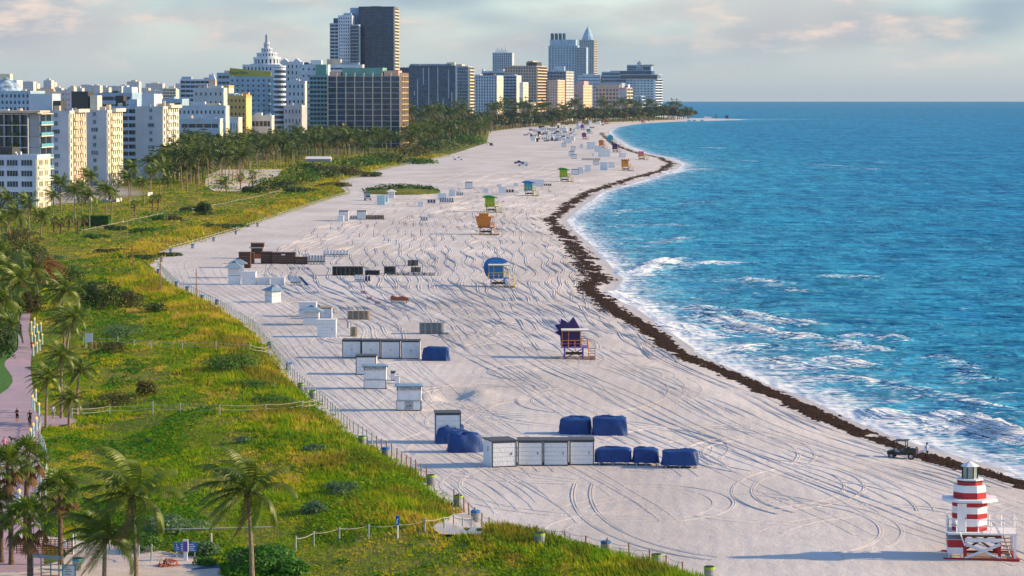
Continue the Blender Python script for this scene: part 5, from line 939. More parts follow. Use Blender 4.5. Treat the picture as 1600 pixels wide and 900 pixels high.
def shed(x0, x1, yb, yt, label, kind='trim', d=2.4, rz=0., group=None, name='storage_shed', body='white', cat='shed', trim='charcoal'):
    pc = (x0 + x1) / 2; x, y, z = G(pc, yb); m = mpp(y); w = (x1 - x0) * m; h = (yb - yt) * m
    t = thing(name, label, cat, (x, y, z - .04), rz, group); e = min(.10, w * .05); B_ = SIDING if body == 'white' else P[body]
    MB().box(-w / 2, w / 2, 0, d, 0, h - .1).build('body', B_, t)
    MB().box(-w / 2 - .08, w / 2 + .08, -.08, d + .08, h - .1, h + .02).build('roof', P[trim if kind != 'plain' else 'offwhite'] if body == 'white' else P[body], t)
    if kind in ('trim', 'doors'):
        for a in (-w / 2 - .02, w / 2 - e + .02):
            MB().box(a, a + e, -.03, e, .0, h - .1).build('corner_post', P[trim], t)
        MB().box(-w / 2 + e, w / 2 - e, -.03, .03, .0, .16).build('base_rail', P[trim], t); MB().box(-w / 2 + e, w / 2 - e, -.03, .03, h - .24, h - .1).build('top_rail', P[trim], t)
    if kind in ('trim', 'plain') and w > 2 and y < 700:
        for k in range(1, 5): MB().box(-w / 2 + e, w / 2 - e, -.012, .0, .18 + (h - .45) * k / 5 - .012, .18 + (h - .45) * k / 5 + .012).build('siding_joint', P['grey'], t)
        hs_ = MB().box(w * .28, w * .28 + .08, -.05, -.001, h * .46, h * .54).build('hasp', P['charcoal'], t)
    if kind == 'doors':
        for a in (-1, 1):
            o = MB().box(min(0, a * w * .36) + .015, max(0, a * w * .36) - .015, -.035, .0, .2, h - .3).build('door', P['offwhite'], t); MB().box(a * .05 - .03 + .02, a * .05 + .05, -.07, -.036, h * .45, h * .5).build('handle', P['black'], o)
    return t, w, h
def kiosk(x0, x1, yb, yt, label, sign=None, logo=False, group=None, rz=0):
    pc = (x0 + x1) / 2; x, y, z = G(pc, yb); m = mpp(y); w = (x1 - x0) * m * .86; h = (yb - yt) * m; d = 1.9
    t = thing('beach_kiosk', label, 'kiosk', (x, y, z - .04), rz, group); a, c = h * .40, h * .80
    MB().box(-w / 2, w / 2, .02, d, .1, h - .14).build('body', SIDING, t); MB().box(-w / 2 - .03, w / 2 + .03, -.02, d + .02, 0, .13).build('base', P['charcoal'], t)
    for s_ in (-1, 1):
        MB().box(s_ * w / 2 - .06, s_ * w / 2 + .04 * s_ + .02, -.03, .10, .13, a).build('corner_post', P['charcoal'], t)
        MB().box(min(s_ * .06, s_ * w * .43), max(s_ * .06, s_ * w * .43), -.02, .02, a + .08, c - .06).build('shutter', P['white'], t)
        MB().box(s_ * w * .49 - .04, s_ * w * .49 + .04, -.03, .03, a, c).build('window_post', P['offwhite'], t)
    MB().box(-w / 2 + .05, w / 2 - .05, -.02, .02, .16, a - .05).build('counter_front', P['white'], t); MB().box(-w / 2 - .1, w / 2 + .1, -.14, .02, a - .03, a + .03).build('counter', P['grey'], t)
    sg = MB().box(-w / 2, w / 2, -.16, .0, c, h - .16).build('sign_board', P['offwhite'], t)
    for s_ in (-1, 1): MB().box(s_ * w * .49 - .05, s_ * w * .49 + .05, -.19, -.161, c, h - .16).build('sign_end', P['charcoal'], sg)
    MB().box(-w / 2 + .06, w / 2 - .06, -.18, -.161, h - .20, h - .165).build('sign_edge', P['charcoal'], sg)
    if sign: text(sign, (h - .16 - c) * 1.0, P['charcoal'], sg, (0, -.18, (c + h - .18) / 2), (math.pi / 2, 0, 0), 'lettering', .008)
    if logo:
        pn = MB().box(-w * .18, w * .18, -.04, -.021, .2, a - .06).build('emblem_panel', P['grey'], t); MB().prism([(-.25, 0), (-.12, .04), (-.10, .12), (-.22, .10)], 0, .015, 0, Matrix.Translation((0, -.041, a * .42)) @ Matrix.Rotation(math.pi / 2, 4, 'X')).prism([(0, .02), (.10, .0), (.26, .16), (.20, .24), (.06, .14)], 0, .015, 0, Matrix.Translation((0, -.041, a * .42)) @ Matrix.Rotation(math.pi / 2, 4, 'X')).build('emblem', P['black'], pn)['kind'] = 'stuff'
    rw = w / 2 + .3; MB().add([(-rw, -.45, h - .16), (rw, -.45, h - .16), (rw, d + .3, h - .16), (-rw, d + .3, h - .16), (-rw + .02, -.43, h - .04), (rw - .02, -.43, h - .04), (rw - .02, d + .28, h - .04), (-rw + .02, d + .28, h - .04), (-rw + .5, d * .35, h + .10), (rw - .5, d * .35, h + .10), (rw - .5, d * .7, h + .10), (-rw + .5, d * .7, h + .10)],
             [(3, 2, 1, 0), (0, 1, 5, 4), (1, 2, 6, 5), (2, 3, 7, 6), (3, 0, 4, 7), (4, 5, 9, 8), (5, 6, 10, 9), (6, 7, 11, 10), (7, 4, 8, 11), (8, 9, 10, 11)]).build('roof', P['roofblue'], t); return t
def pyramid_kiosk(x0, x1, yb, yt, label, roof='roofblue', group=None, rz=.5, name='roofed_kiosk', body='white', dark=True):
    pc = (x0 + x1) / 2; x, y, z = G(pc, yb - 2); m = mpp(y); w = (x1 - x0) * m * .66; h = (yb - yt) * m; t = thing(name, label, 'kiosk', (x, y, z - .04), rz, group); e = h * .72
    MB().box(-w / 2, w / 2, -w / 2, w / 2, 0, e).build('body', SIDING, t); MB().box(-w / 2 - .05, w / 2 + .05, -w / 2 - .05, w / 2 + .05, e * .52, e * .56).build('counter', P['grey'], t)
    for k in range(4):
        M = Matrix.Rotation(k * math.pi / 2, 4, 'Z'); MB().box(-w * .4, w * .4, -w / 2 - .03, -w / 2, e * .62, e * .93, 0, M).build('shutter', P['offwhite'], t)
    r = w * .80; MB().add([(-r, -r, e - .05), (r, -r, e - .05), (r, r, e - .05), (-r, r, e - .05), (-r * .25, -r * .25, h * .92), (r * .25, -r * .25, h * .92), (r * .25, r * .25, h * .92), (-r * .25, r * .25, h * .92)], [(3, 2, 1, 0), (0, 1, 5, 4), (1, 2, 6, 5), (2, 3, 7, 6), (3, 0, 4, 7), (4, 5, 6, 7)]).build('roof', P[roof], t)
    MB().cyl(0, 0, h * .92, h, r * .34, .02, 4, 0, None, math.pi / 4).build('roof_cap', P['navy'] if dark else P[roof], t); return t
TN = [0]
def tarp(x0, x1, yb, yt, label, d=2.0, rz=0., legs=False, name='tarp_covered_stack', round_=.5, mt=None, group=None):
    TN[0] += 1; x, y, z = G((x0 + x1) / 2, yb); m = mpp(y); w = (x1 - x0) * m; h = (yb - yt) * m * .95; t = thing(name, label, 'covered stack', (x, y, z - .03), rz, group)
    nu, nv = 26, 16; lift = .28 if legs else 0.; V = []; s_ = TN[0] * 7.3
    for j in range(nv):
        f = j / (nv - 1)
        for i in range(nu):
            a = 2 * math.pi * i / nu; ex = 2 / (2.2 + 5 * (1 - round_)); cx, sx = math.cos(a), math.sin(a); ux = math.copysign(abs(cx) ** ex, cx); uy = math.copysign(abs(sx) ** ex, sx)
            if f < .62: r = 1 + .035 * math.sin(a * 11 + s_) * (1 - f) + .03 * math.sin(a * 7 - s_ * 2 + f * 3); zz = h * (.86 * f / .62)
            else: g = (f - .62) / .38; r = math.cos(g * math.pi / 2) ** .62; zz = h * (.86 + .14 * math.sin(g * math.pi / 2))
            nz_ = float(fbm(np.array([ux * 2.4 + s_]), np.array([uy * 2.4 + f * 3]), 91)[0]) - .5
            r = r * (1 - (.30 * f ** 1.6 if round_ > .6 else .10 * f)) * (1 + .12 * round_ * math.sin(2 * a + s_)); fold = .05 * math.sin(a * 5 + 6 * f + s_) * (1 - .5 * f); r = r * (1 + fold * (.5 + round_)); zz = zz + ((.20 + .35 * round_) * h * nz_ * min(1, f * 1.5) if f > .1 else 0); V.append((ux * w / 2 * r * (1 + .16 * round_ * nz_), d / 2 + uy * d / 2 * r, max(lift + (.06 * math.sin(a * 9 + s_) if lift else 0), lift + zz * (1 - lift / max(h, .1)))))
    Fs = [(j * nu + i, j * nu + (i + 1) % nu, (j + 1) * nu + (i + 1) % nu, (j + 1) * nu + i) for j in range(nv - 1) for i in range(nu)]
    MB().add(V, Fs).build('cover', mt or TARP, t, True)
    if legs:
        k = 3
        for i in range(k):
            q_ = -w * .36 + i * w * .36; MB().bar((q_, .12, .0), (q_, .12, .4), .07).bar((q_ - .25, .12, .28), (q_ + .25, .12, .28), .06).build('frame_leg', P['white'], t); MB().torus((q_ + .15, .1, .1), .09, .035, 'y', 10, 5).build('wheel', RUBBER, t)
    return t
LSTK = {}
def lounge_stack(x0, x1, yb, yt, label, n=4, mt='palewood', name='lounger_stack', group=None, d=1.8, rz=0.):
    """a row of stacked loungers: each pile is slatted boards on posts"""
    x, y, z = G((x0 + x1) / 2, yb); m = mpp(y); w = (x1 - x0) * m; h = (yb - yt) * m; t = thing(name, label, 'stacked loungers', (x, y, z - .03), rz, group); pw = w / n
    for i in range(n):
        b = MB(); L = max(3, int(h / .16)); a = -w / 2 + i * pw
        for k in range(L): b.box(a + .03, a + pw - .05, 0, d, k * h / L + .03, k * h / L + .09)
        for px_, py_ in ((a + .02, -.02), (a + pw - .09, -.02), (a + .02, d - .05), (a + pw - .09, d - .05)): b.box(px_, px_ + .06, py_, py_ + .06, 0, h)
        b.build('lounger_pile', P[mt], t)['kind'] = 'stuff'
    return t
def chair_stack(x0, x1, yb, yt, label, n=6, mt='grey', name='chair_stack', group=None, lean=.25):
    x, y, z = G((x0 + x1) / 2, yb); m = mpp(y); w = (x1 - x0) * m; h = (yb - yt) * m; t = thing(name, label, 'stacked chairs', (x, y, z - .03), 0, group); pw = w / n
    for i in range(n):
        a = -w / 2 + i * pw; b = MB(); b.add([(a, 0, h * .25), (a + pw * .8, 0, h * .25), (a + pw * .8, 1.2, h * .4), (a, 1.2, h * .4), (a, 0, h * .4), (a + pw * .8, 0, h * .4), (a + pw * .8, 1.2, h * .55), (a, 1.2, h * .55)], [(3, 2, 1, 0), (4, 5, 6, 7), (0, 1, 5, 4), (1, 2, 6, 5), (2, 3, 7, 6), (3, 0, 4, 7)])
        b.box(a + .02, a + pw * .75, 1.15, 1.3, h * .4, h).box(a, a + pw * .12, .02, .1, 0, h * .5).box(a + pw * .68, a + pw * .8, .02, .1, 0, h * .5).box(a, a + pw * .12, 1.1, 1.25, 0, h * .5).box(a + pw * .68, a + pw * .8, 1.1, 1.25, 0, h * .5).box(a + .01, a + pw * .78, .0, .06, h * .3, h * .75); b.build('chair_pile', P[mt], t)['kind'] = 'stuff'
    return t
# ---- near group
shed(680, 720, 693, 644, 'white storage shed standing alone behind two slumped blue covers', 'trim', 2.6, .06)
tarp(684, 731, 694, 664, 'slumped blue cover against the lone white shed', 2.4, .2, round_=.8); tarp(706, 757, 708, 675, 'bulging blue cover touching the first shed of the front row', 2.6, .3, round_=.9)
for i, (a, b_, yb, yt, lab) in enumerate([(768, 808, 730, 687, 'white storage shed at the end of the front row, turned to show its side vent'), (809, 848, 728, 687, 'white storage shed second in the front row beside the vented one'), (849, 888, 728, 687, 'white storage shed third in the front row from the vented one'), (890, 928, 727, 686, 'white storage shed ending the front row beside the covered carts')]):
    t, w, h = shed(a, b_, yb, yt, lab, 'trim', 2.6 if i else 3.0, .30 if i == 0 else 0.)
    if i == 0: MB().box(-w / 2 - .03, -w / 2 - .001, 1.2, 1.6, h * .55, h * .75).build('vent', P['grey'], t)
tarp(929, 988, 727, 698, 'long blue covered cart beside the front shed row', 1.8, 0, True, round_=.12); tarp(989, 1031, 728, 699, 'short blue covered cart in the middle of three', 1.8, 0, True, round_=.15); tarp(1032, 1093, 732, 702, 'sloping blue covered cart at the seaward end of three', 2.0, -.05, True, round_=.35)
tarp(874, 925, 679, 651, 'boxy blue covered stack with a folded top behind the front row', 2.4, 0, round_=.25); tarp(926, 981, 681, 650, 'smooth boxy blue covered stack paired with the folded one', 2.4, 0, round_=.2)
kiosk(617, 661, 642, 601, 'white beach kiosk with an emblem panel under its counter', 'CONTINUUM', True); kiosk(566, 606, 608, 570, 'white beach kiosk with a plain counter beside the small cabinets', 'CONTINUUM')
shed(556, 588, 586, 555, 'white shed with dark trim half hidden by the plain kiosk', 'trim', 2.6)
for i, (a, b_) in enumerate([(535, 564), (565, 594), (595.5, 625), (627, 656)]):
    shed(a, b_, 559.5 + .5 * i, 530.5 + .3 * i, ['white double door shed at the landward end of the row of four', 'white double door shed, second in the row of four from its landward end', 'white double door shed, third in the row of four from its landward end', 'white double door shed beside the flat blue cover'][i], 'doors', 2.4)
tarp(660, 702, 564, 541, 'flat sided blue cover next to the row of double door sheds', 2.2, 0, round_=.08)
shed(611, 617, 595, 580, 'small open backed cabinet beside the plain kiosk', 'trim', 1.0, 0, None, 'small_cabinet', cat='cabinet'); shed(617, 624, 600, 587, 'small white cabinet in front of the open one', 'plain', .9, 0, None, 'small_cabinet', cat='cabinet')
shed(496, 525, 527, 499, 'plain windowless white shed in front of the gabled kiosk', 'plain', 2.4); shed(500, 518, 498, 480, 'white shed with a wooden roof edge behind the plain one', 'doors', 2.2, trim='wood'); shed(467, 494, 495, 472, 'tall white shed behind the gabled kiosk', 'plain', 2.4)
pyramid_kiosk(468, 505, 509, 478, 'white kiosk with a shallow grey blue hipped roof beside the plain shed', rz=.0); pyramid_kiosk(413, 440, 474, 447, 'lone white kiosk with a dark capped pyramid roof', rz=.75)
pyramid_kiosk(352, 380, 446, 409, 'white kiosk with a patterned blue hipped roof at the fence end', rz=.1); pyramid_kiosk(358, 386, 436, 404, 'second blue roofed kiosk just behind the patterned one', rz=.1)
shed(378, 399.5, 445, 424, 'white cabin between the blue roofed kiosk and the low chests', 'plain', 2.2)
shed(400.5, 421, 445, 433, 'low white chest with a blue lid next to the cabin', 'plain', 1.6, 0, None, 'low_chest', cat='chest'); shed(422.5, 444.5, 445.5, 433, 'low white chest with a blue lid, farther from the cabin', 'plain', 1.6, 0, None, 'low_chest', cat='chest')
chair_stack(454, 470, 446, 431, 'white stacked chairs beside the leaning blue board', 3, 'offwhite'); MB_ = None
x, y, z = G(476, 446); t = thing('leaning_board', 'dark blue board leaning on the white stacked chairs', 'board', (x, y, z)); MB().add([(-1.0, 0, 1.55), (-.7, 0, 1.6), (.85, 0, -.05), (.3, 0, -.05), (-1.0, 1.2, 1.55), (-.7, 1.2, 1.6), (.85, 1.2, -.05), (.3, 1.2, -.05)], [(0, 3, 2, 1), (4, 5, 6, 7), (0, 1, 5, 4), (1, 2, 6, 5), (2, 3, 7, 6), (3, 0, 4, 7)]).build('panel', P['navy'], t)
# brown cluster
shed(373, 391, 419, 394, 'dark brown shed nearest the dune fence', 'plain', 2.6, 0, None, 'brown_shed', 'brown'); shed(407.5, 424, 412, 393.5, 'dark brown shed joined to the long brown one', 'plain', 2.6, 0, None, 'brown_shed', 'brown'); shed(424.3, 461, 412.5, 394.5, 'long dark brown shed with a small white plate', 'plain', 2.8, 0, None, 'brown_shed', 'brown'); shed(461.3, 480, 413, 401.5, 'low brown chest at the end of the long shed', 'plain', 2.0, 0, None, 'brown_chest', 'brown', cat='chest')
o = [o for o in bpy.data.objects if o.name.startswith('brown_shed.002')][0]; MB().box(-.4, .4, -.06, -.001, 1.9, 2.15).build('plate', P['white'], o)
x, y, z = G(401, 404); t = thing('brown_kiosk', 'brown timber kiosk with a raised double roof behind the brown sheds', 'kiosk', (x, y, z - .03)); MB().box(-1.3, 1.3, 0, 2.4, 0, 1.0).build('counter', P['rust'], t); MB().box(-1.2, 1.2, .2, 2.2, 1.0, 2.3).build('body', P['brown'], t); MB().box(-1.6, 1.6, -.4, 2.6, 2.3, 2.5).build('roof', P['grey'], t); MB().box(-1.3, 1.5, .6, 2.6, 2.5, 3.3).build('upper_body', P['brown'], t); MB().box(-1.4, 1.7, .5, 2.8, 3.3, 3.45).build('upper_roof', P['wood'], t)
x, y, z = G(391, 411); shed(391.5, 396.5, 412.5, 395, 'narrow brown locker beside the brown shed', 'plain', 2.0, 0, None, 'brown_locker', 'brown', cat='locker')
chair_stack(481, 509, 413.5, 399, 'grey stacked beach chairs next to the brown chest', 6); chair_stack(505, 545, 401, 391, 'white upturned chairs in a row behind the grey stack', 8, 'offwhite')
lounge_stack(519, 567, 430.5, 416, 'long black pile of stacked loungers', 7, 'black'); lounge_stack(570, 593, 430, 422, 'short black lounger pile beside the long one', 3, 'black'); lounge_stack(600, 618, 428, 416, 'tall black lounger pile beyond the gap', 2, 'black')
lounge_stack(604, 680, 430.5, 425.5, 'low black row of folded loungers along the sand', 9, 'charcoal', d=1.0); lounge_stack(637, 653, 415.5, 406, 'black slatted pile behind the low row', 2, 'black'); lounge_stack(642, 657, 425.5, 417, 'small black pile sitting behind the low row', 2, 'black')
chair_stack(554, 570, 441, 429.5, 'white chair stack in front of the black piles', 4, 'offwhite'); chair_stack(570, 579, 441, 431, 'dark blue leaning chairs beside the white stack', 2, 'navy')
x, y, z = G(624, 474); t = thing('red_trailer', 'low rust red trailer with a padded top on the open sand', 'trailer', (x, y, z - .02), .05); m = mpp(y)
MB().add([(-1.5, 0, .55), (1.4, 0, .45), (1.7, 0, .2), (1.5, 0, .95), (.6, 0, 1.25), (-.3, 0, 1.05), (-1.2, 0, 1.35), (-1.55, 0, 1.1), (-1.5, 1.5, .55), (1.4, 1.5, .45), (1.7, 1.5, .2), (1.5, 1.5, .95), (.6, 1.5, 1.25), (-.3, 1.5, 1.05), (-1.2, 1.5, 1.35), (-1.55, 1.5, 1.1)], [(0, 1, 2, 3, 4, 5, 6, 7), (15, 14, 13, 12, 11, 10, 9, 8)] + [(i, i + 8, (i + 1) % 8 + 8, (i + 1) % 8) for i in range(8)]).build('padded_top', P['rust'], t)
MB().box(-1.1, 1.1, .1, 1.4, .22, .50).build('tray', P['offwhite'], t)
for a in (-1.3, 1.25): MB().box(a - .06, a + .06, .05, .17, 0, .55).build('leg', P['rust'], t); MB().box(a - .06, a + .06, 1.3, 1.42, 0, .55).build('leg', P['rust'], t)
for i, (a, b_) in enumerate([(567, 459), (577, 468), (590, 476)]):
    x, y, z = G(a, b_); t = thing('pink_crate', ['pinkish slatted crate farthest from the rust heap', 'pinkish slatted crate in the middle of three', 'pinkish slatted crate nearest the rust heap'][i], 'crate', (x, y, z - .02))
    for k in range(4): MB().box(-.4, .4, -.02, .02, .08 + k * .12, .16 + k * .12).build('slat', P['salmon'] if 'salmon' in P else P['rust'], t)
    MB().box(-.42, -.36, .02, .6, 0, .55).build('side_panel', P['rust'], t); MB().box(.36, .42, .02, .6, 0, .55).build('side_panel', P['rust'], t)
lounge_stack(542.5, 577.5, 499.5, 484.5, 'pale wooden lounger piles behind the double door sheds', 4, 'palewood'); lounge_stack(655, 693, 522, 503, 'weathered grey lounger piles on the open sand', 4, 'grey'); lounge_stack(547, 558.5, 526, 509.5, 'single narrow pile of wooden loungers', 1, 'palewood'); lounge_stack(693, 704, 523, 518, 'flat loungers lying beside the grey piles', 1, 'offwhite')
# upper groups
UP = [(530, 544, 345, 329, 'trim'), (527.5, 537, 346, 337, 'plain'), (558, 572, 343, 329, 'doors'), (589, 601.5, 320, 305, 'aqua'), (601, 606, 316, 305, 'aqua'), (653, 662, 323, 315, 'plain'), (684, 698, 312, 302, 'plain'), (701.5, 712, 307, 296, 'plain'), (727, 738, 295, 284, 'trim'), (779, 791, 302, 292, 'plain'), (755.5, 763.5, 301, 294, 'plain'), (802.5, 809.5, 291, 286, 'plain'), (776, 783, 292, 288, 'plain'), (893, 904, 273, 264, 'trim'), (903, 911, 271, 261, 'plain'), (914, 923, 268, 258, 'plain'), (927, 936, 258, 251, 'trim'), (938, 949, 266, 253, 'plain'), (951, 960, 262, 253, 'plain'), (967, 978, 246, 239, 'plain'), (889, 897, 244, 236, 'trim'), (893, 901, 248, 241, 'trim'), (892, 899, 236, 229, 'trim'), (878, 884, 230, 223, 'trim'), (917, 930, 233, 222, 'plain'), (929, 941, 237, 228, 'plain'), (935, 953, 245, 233, 'plain'), (906, 911, 231, 225, 'plain'), (881, 893, 224, 216, 'plain'), (925, 928, 244, 239, 'plain')]
for i, (a, b_, yb, yt, k) in enumerate(UP):
    if k == 'aqua': shed(a, b_, yb, yt, 'pale aqua slatted shed in front of the dune island' if i == 3 else 'narrow aqua shed behind the slatted aqua one', 'plain', 2.4, 0, None, 'aqua_shed', 'aqua')
    else: shed(a, b_, yb, yt, 'white storage shed scattered on the far sand', k, 2.4, 0, 'white sheds on the far sand')
pyramid_kiosk(604, 619, 311, 297, 'white roofed kiosk beside the aqua sheds', rz=0, roof='offwhite', dark=False); shed(820, 850, 291, 280.5, 'long ribbed white container near the blue lifeguard tower', 'plain', 2.5, 0, None, 'white_container', cat='container')
chair_stack(547, 558, 343, 337, 'blue grey chairs between two white sheds', 3, 'roofblue'); lounge_stack(572, 600, 343, 336, 'brown round topped barrels in a row beside the white shed', 6, 'brown'); chair_stack(668, 681, 318, 312, 'dark blue chairs stacked on the open sand', 3, 'navy'); chair_stack(687, 709, 318, 309, 'grey blue chair row below the white sheds', 6, 'roofblue'); chair_stack(657, 669, 346, 339, 'small grey chair stack alone on the sand', 3, 'grey'); chair_stack(713, 724, 306, 301, 'pale chairs beside the upper white shed', 4, 'roofblue'); chair_stack(791, 803, 302, 296, 'dark chairs beside the white shed near the green tower', 3, 'charcoal'); chair_stack(850, 862, 291, 287, 'dark chairs at the end of the white container', 4, 'charcoal')
lounge_stack(909, 938, 250, 247, 'long dark row of folded loungers on the far sand', 8, 'charcoal', d=1.5)
# crowd of far beach furniture
R = random.Random(21); n_ = 0; FARK = [('offwhite', 'shed'), ('white', 'shed'), ('navy', 'chairs'), ('roofblue', 'chairs'), ('white', 'shed'), ('charcoal', 'chairs'), ('brown', 'bshed'), ('aqua', 'chairs')]
while n_ < 105:
    yb = R.uniform(193.5, 222); lo_ = np.interp(yb, [193, 200, 207, 214, 222], [868, 838, 818, 815, 828]); hi_ = np.interp(yb, [193, 200, 207, 214, 222], [948, 935, 915, 900, 890]); a = R.uniform(lo_, hi_); c, k = R.choice(FARK); w = R.uniform(3.5, 7.5); n_ += 1; hpx = R.uniform(3.2, 5.6)
    if k == 'shed': shed(a, a + w, yb, yb - hpx, 'tiny white shed in the crowded far beach camp', R.choice(('plain', 'trim')), 2.4, R.uniform(-.3, .3), 'white sheds of the far camp')
    elif k == 'bshed': shed(a, a + w * .7, yb, yb - hpx, 'tiny brown shed in the crowded far beach camp', 'plain', 2.4, 0, 'brown sheds of the far camp', 'brown_shed', 'brown')
    else: chair_stack(a, a + w * 1.3, yb, yb - hpx * .6, 'tiny stack of ' + {'navy': 'dark blue', 'roofblue': 'grey blue', 'charcoal': 'black', 'aqua': 'aqua'}[c] + ' chairs in the crowded far beach camp', 3, c, 'chair_stack', {'navy': 'dark blue', 'roofblue': 'grey blue', 'charcoal': 'black', 'aqua': 'aqua'}[c] + ' chairs of the far camp')
for i, (a, yb) in enumerate([(1074, 187.6), (1082, 187.5), (1094, 187.4), (1100, 187.4), (1106, 187.5)]): shed(a, a + 5.5, yb, yb - 3.2, 'tiny white hut on the sand spit at the far point', 'plain', 3, 0, 'huts on the sand spit')
# ---- lifeguard towers
def rail(parent, pts, z, mt, h=.95, name='railing'):
    b = MB()
    for (a, c) in zip(pts[:-1], pts[1:]):
        b.bar((a[0], a[1], z + h), (c[0], c[1], z + h), .07); b.bar((a[0], a[1], z + h * .5), (c[0], c[1], z + h * .5), .055); L = math.hypot(c[0] - a[0], c[1] - a[1]); k = max(1, int(L / .9))
        for i in range(k + 1): q_ = i / k; b.bar((a[0] + (c[0] - a[0]) * q_, a[1] + (c[1] - a[1]) * q_, z), (a[0] + (c[0] - a[0]) * q_, a[1] + (c[1] - a[1]) * q_, z + h), .07)
    o = b.build(name, mt, parent); o['kind'] = 'stuff'; return o
def steps(parent, x0, x1, ytop, z, mt, tm, run=1.7):
    n = max(4, int(z / .28)); s = MB().bar((x0, ytop, z), (x0, ytop - run, 0), .09).bar((x1, ytop, z), (x1, ytop - run, 0), .09).bar((x0, ytop, z + .9), (x0, ytop - run, .85), .07).bar((x1, ytop, z + .9), (x1, ytop - run, .85), .07).bar((x0, ytop - run, 0), (x0, ytop - run, .85), .08).bar((x1, ytop - run, 0), (x1, ytop - run, .85), .08)
    st = s.build('stair', mt, parent); st['kind'] = 'stuff'
    for k in range(n):
        f = (k + .5) / n; MB().box(x0 + .05, x1 - .05, ytop - run * f - .14, ytop - run * f + .12, z * (1 - f) - .03, z * (1 - f) + .03).build('tread', tm, st)
def tower(px_, yb, hpx, label, house, roof, trim, leg, style, skid='skidyellow', flip=False, plate=None):
    x, y, z = G(px_, yb); m = mpp(y); s = hpx * m / 4.55; t = thing('lifeguard_tower', label, 'lifeguard tower', (x, y, z - .03)); t.scale = (s, s, s); Z = 1.65
    MB().box(-1.45, 1.15, .5, 2.9, Z + .12, Z + 2.45).build('cabin', P[house], t); MB().box(-1.6, 2.3, -.35, 3.0, Z, Z + .12).build('deck', P[leg], t)
    for a in (-1.47, -.55, 1.13): MB().box(a, a + .10, .44, .499, Z + .12, Z + 2.45).build('frame_post', P[trim], t)
    MB().box(-.4, 1.0, .455, .498, Z + 1.0, Z + 1.08).build('shutter_rail', P[trim], t)
    for a in (-1.05, 1.55):
        for c in (.0, 2.6):
            MB().box(a - .09, a + .09, c - .09, c + .09, 0, Z).build('leg', P[leg], t)
    MB().bar((-1.05, .0, .1), (1.55, .0, Z - .1), .10).bar((-1.05, 2.6, Z - .1), (1.55, 2.6, .1), .10).build('cross_brace', P['charcoal'], t)['kind'] = 'stuff'; MB().box(-.9, 1.5, 1.2, 1.35, .55, .95).build('cross_beam', P['brown'], t)
    rail(t, [(-1.5, -.3), (2.25, -.3)], Z + .12, P[trim]); rail(t, [(1.25, 2.9), (2.25, 2.9), (2.25, .9)], Z + .12, P[trim]); steps(t, 2.35, 3.3, .9, Z, P[trim], P['brown'])
    for c in (-.1, 2.7): MB().box(-3.0, 3.4, c - .1, c + .1, -.02, .14).build('skid', P[skid], t)
    if plate: 
        b = MB(); n_ = len(plate); M = Matrix.Translation((0, 3.16, 0)) @ Matrix.Rotation(math.pi / 2, 4, 'X'); b.prism(plate, 0, .22, 0, M); b.build('backdrop', P[roof], t); c_ = (sum(p[0] for p in plate) / n_, sum(p[1] for p in plate) / n_)
        e = MB()
        for i in range(n_): a, c = plate[i], plate[(i + 1) % n_]; e.bar((a[0], 2.98, a[1]), (c[0], 2.98, c[1]), .09)
        e.build('backdrop_edge', P[{'purple': 'violet', 'blue': 'navy'}.get(roof, trim)], t)['kind'] = 'stuff'
    zr = Z + 2.45
    if style == 'flat': MB().box(-1.55, 2.4, .0, 3.1, zr, zr + .10).build('roof', P['white'], t); MB().box(-1.55, 2.4, -.02, 3.12, zr - .10, zr).build('roof_fascia', P[trim], t)
    elif style == 'wing': MB().add([(-2.4, 0, zr + .25), (-1.2, 0, zr + .75), (.2, 0, zr + .7), (2.2, 0, zr + .1), (2.2, 0, zr), (-1.4, 0, zr), (-2.4, 3, zr + .25), (-1.2, 3, zr + .75), (.2, 3, zr + .7), (2.2, 3, zr + .1), (2.2, 3, zr), (-1.4, 3, zr)], [(0, 5, 4, 3, 2, 1), (6, 7, 8, 9, 10, 11)] + [(i, (i + 1) % 6, 6 + (i + 1) % 6, 6 + i) for i in range(6)]).build('roof', P[roof], t)
    elif style == 'box': MB().add([(-2.0, .2, zr), (1.6, .2, zr), (1.6, 3.1, zr), (-2.0, 3.1, zr), (-1.5, .45, Z + .13), (1.2, .45, Z + .13), (1.2, 2.95, Z + .13), (-1.5, 2.95, Z + .13)], [(0, 1, 2, 3), (7, 6, 5, 4), (4, 5, 1, 0), (5, 6, 2, 1), (6, 7, 3, 2), (7, 4, 0, 3)]).build('flared_walls', P[house], t); MB().box(-2.2, 2.2, .0, 3.2, zr, zr + .12).build('roof', P[roof], t); MB().box(-1.3, .9, .8, 2.6, zr + .12, zr + .85).build('roof_box', P[roof], t)
    elif style == 'dome':
        b = MB()
        for k in range(4): b.cyl(-.1, 1.6, zr + .22 * k, zr + .22 * (k + 1), 2.0 * math.cos(k * .38), 2.0 * math.cos((k + 1) * .38), 14)
        b.build('roof', P[roof], t)
    elif style == 'crown':
        MB().box(-1.7, 2.0, .1, 3.1, zr, zr + .15).build('roof', P[roof], t)
        for k in range(4): MB().cyl(-1.2 + k * .85, .4, zr + .15, zr + .85, .42, .02, 4).build('roof_point', P[roof], t)
    return t
k_ = .0099; STAR = [(( a - 490) * k_, (735 - b_) * k_) for a, b_ in [(335, 555), (325, 415), (250, 370), (302, 345), (245, 265), (325, 250), (335, 170), (440, 235), (515, 145), (600, 290), (600, 555)]][::-1]
k_ = .0098; ROUND = [((a - 455) * k_, (770 - b_) * k_) for a, b_ in [(270, 580), (228, 500), (207, 400), (226, 320), (262, 275), (310, 245), (380, 226), (450, 222), (530, 232), (610, 265), (668, 305), (575, 330), (575, 580)]][::-1]
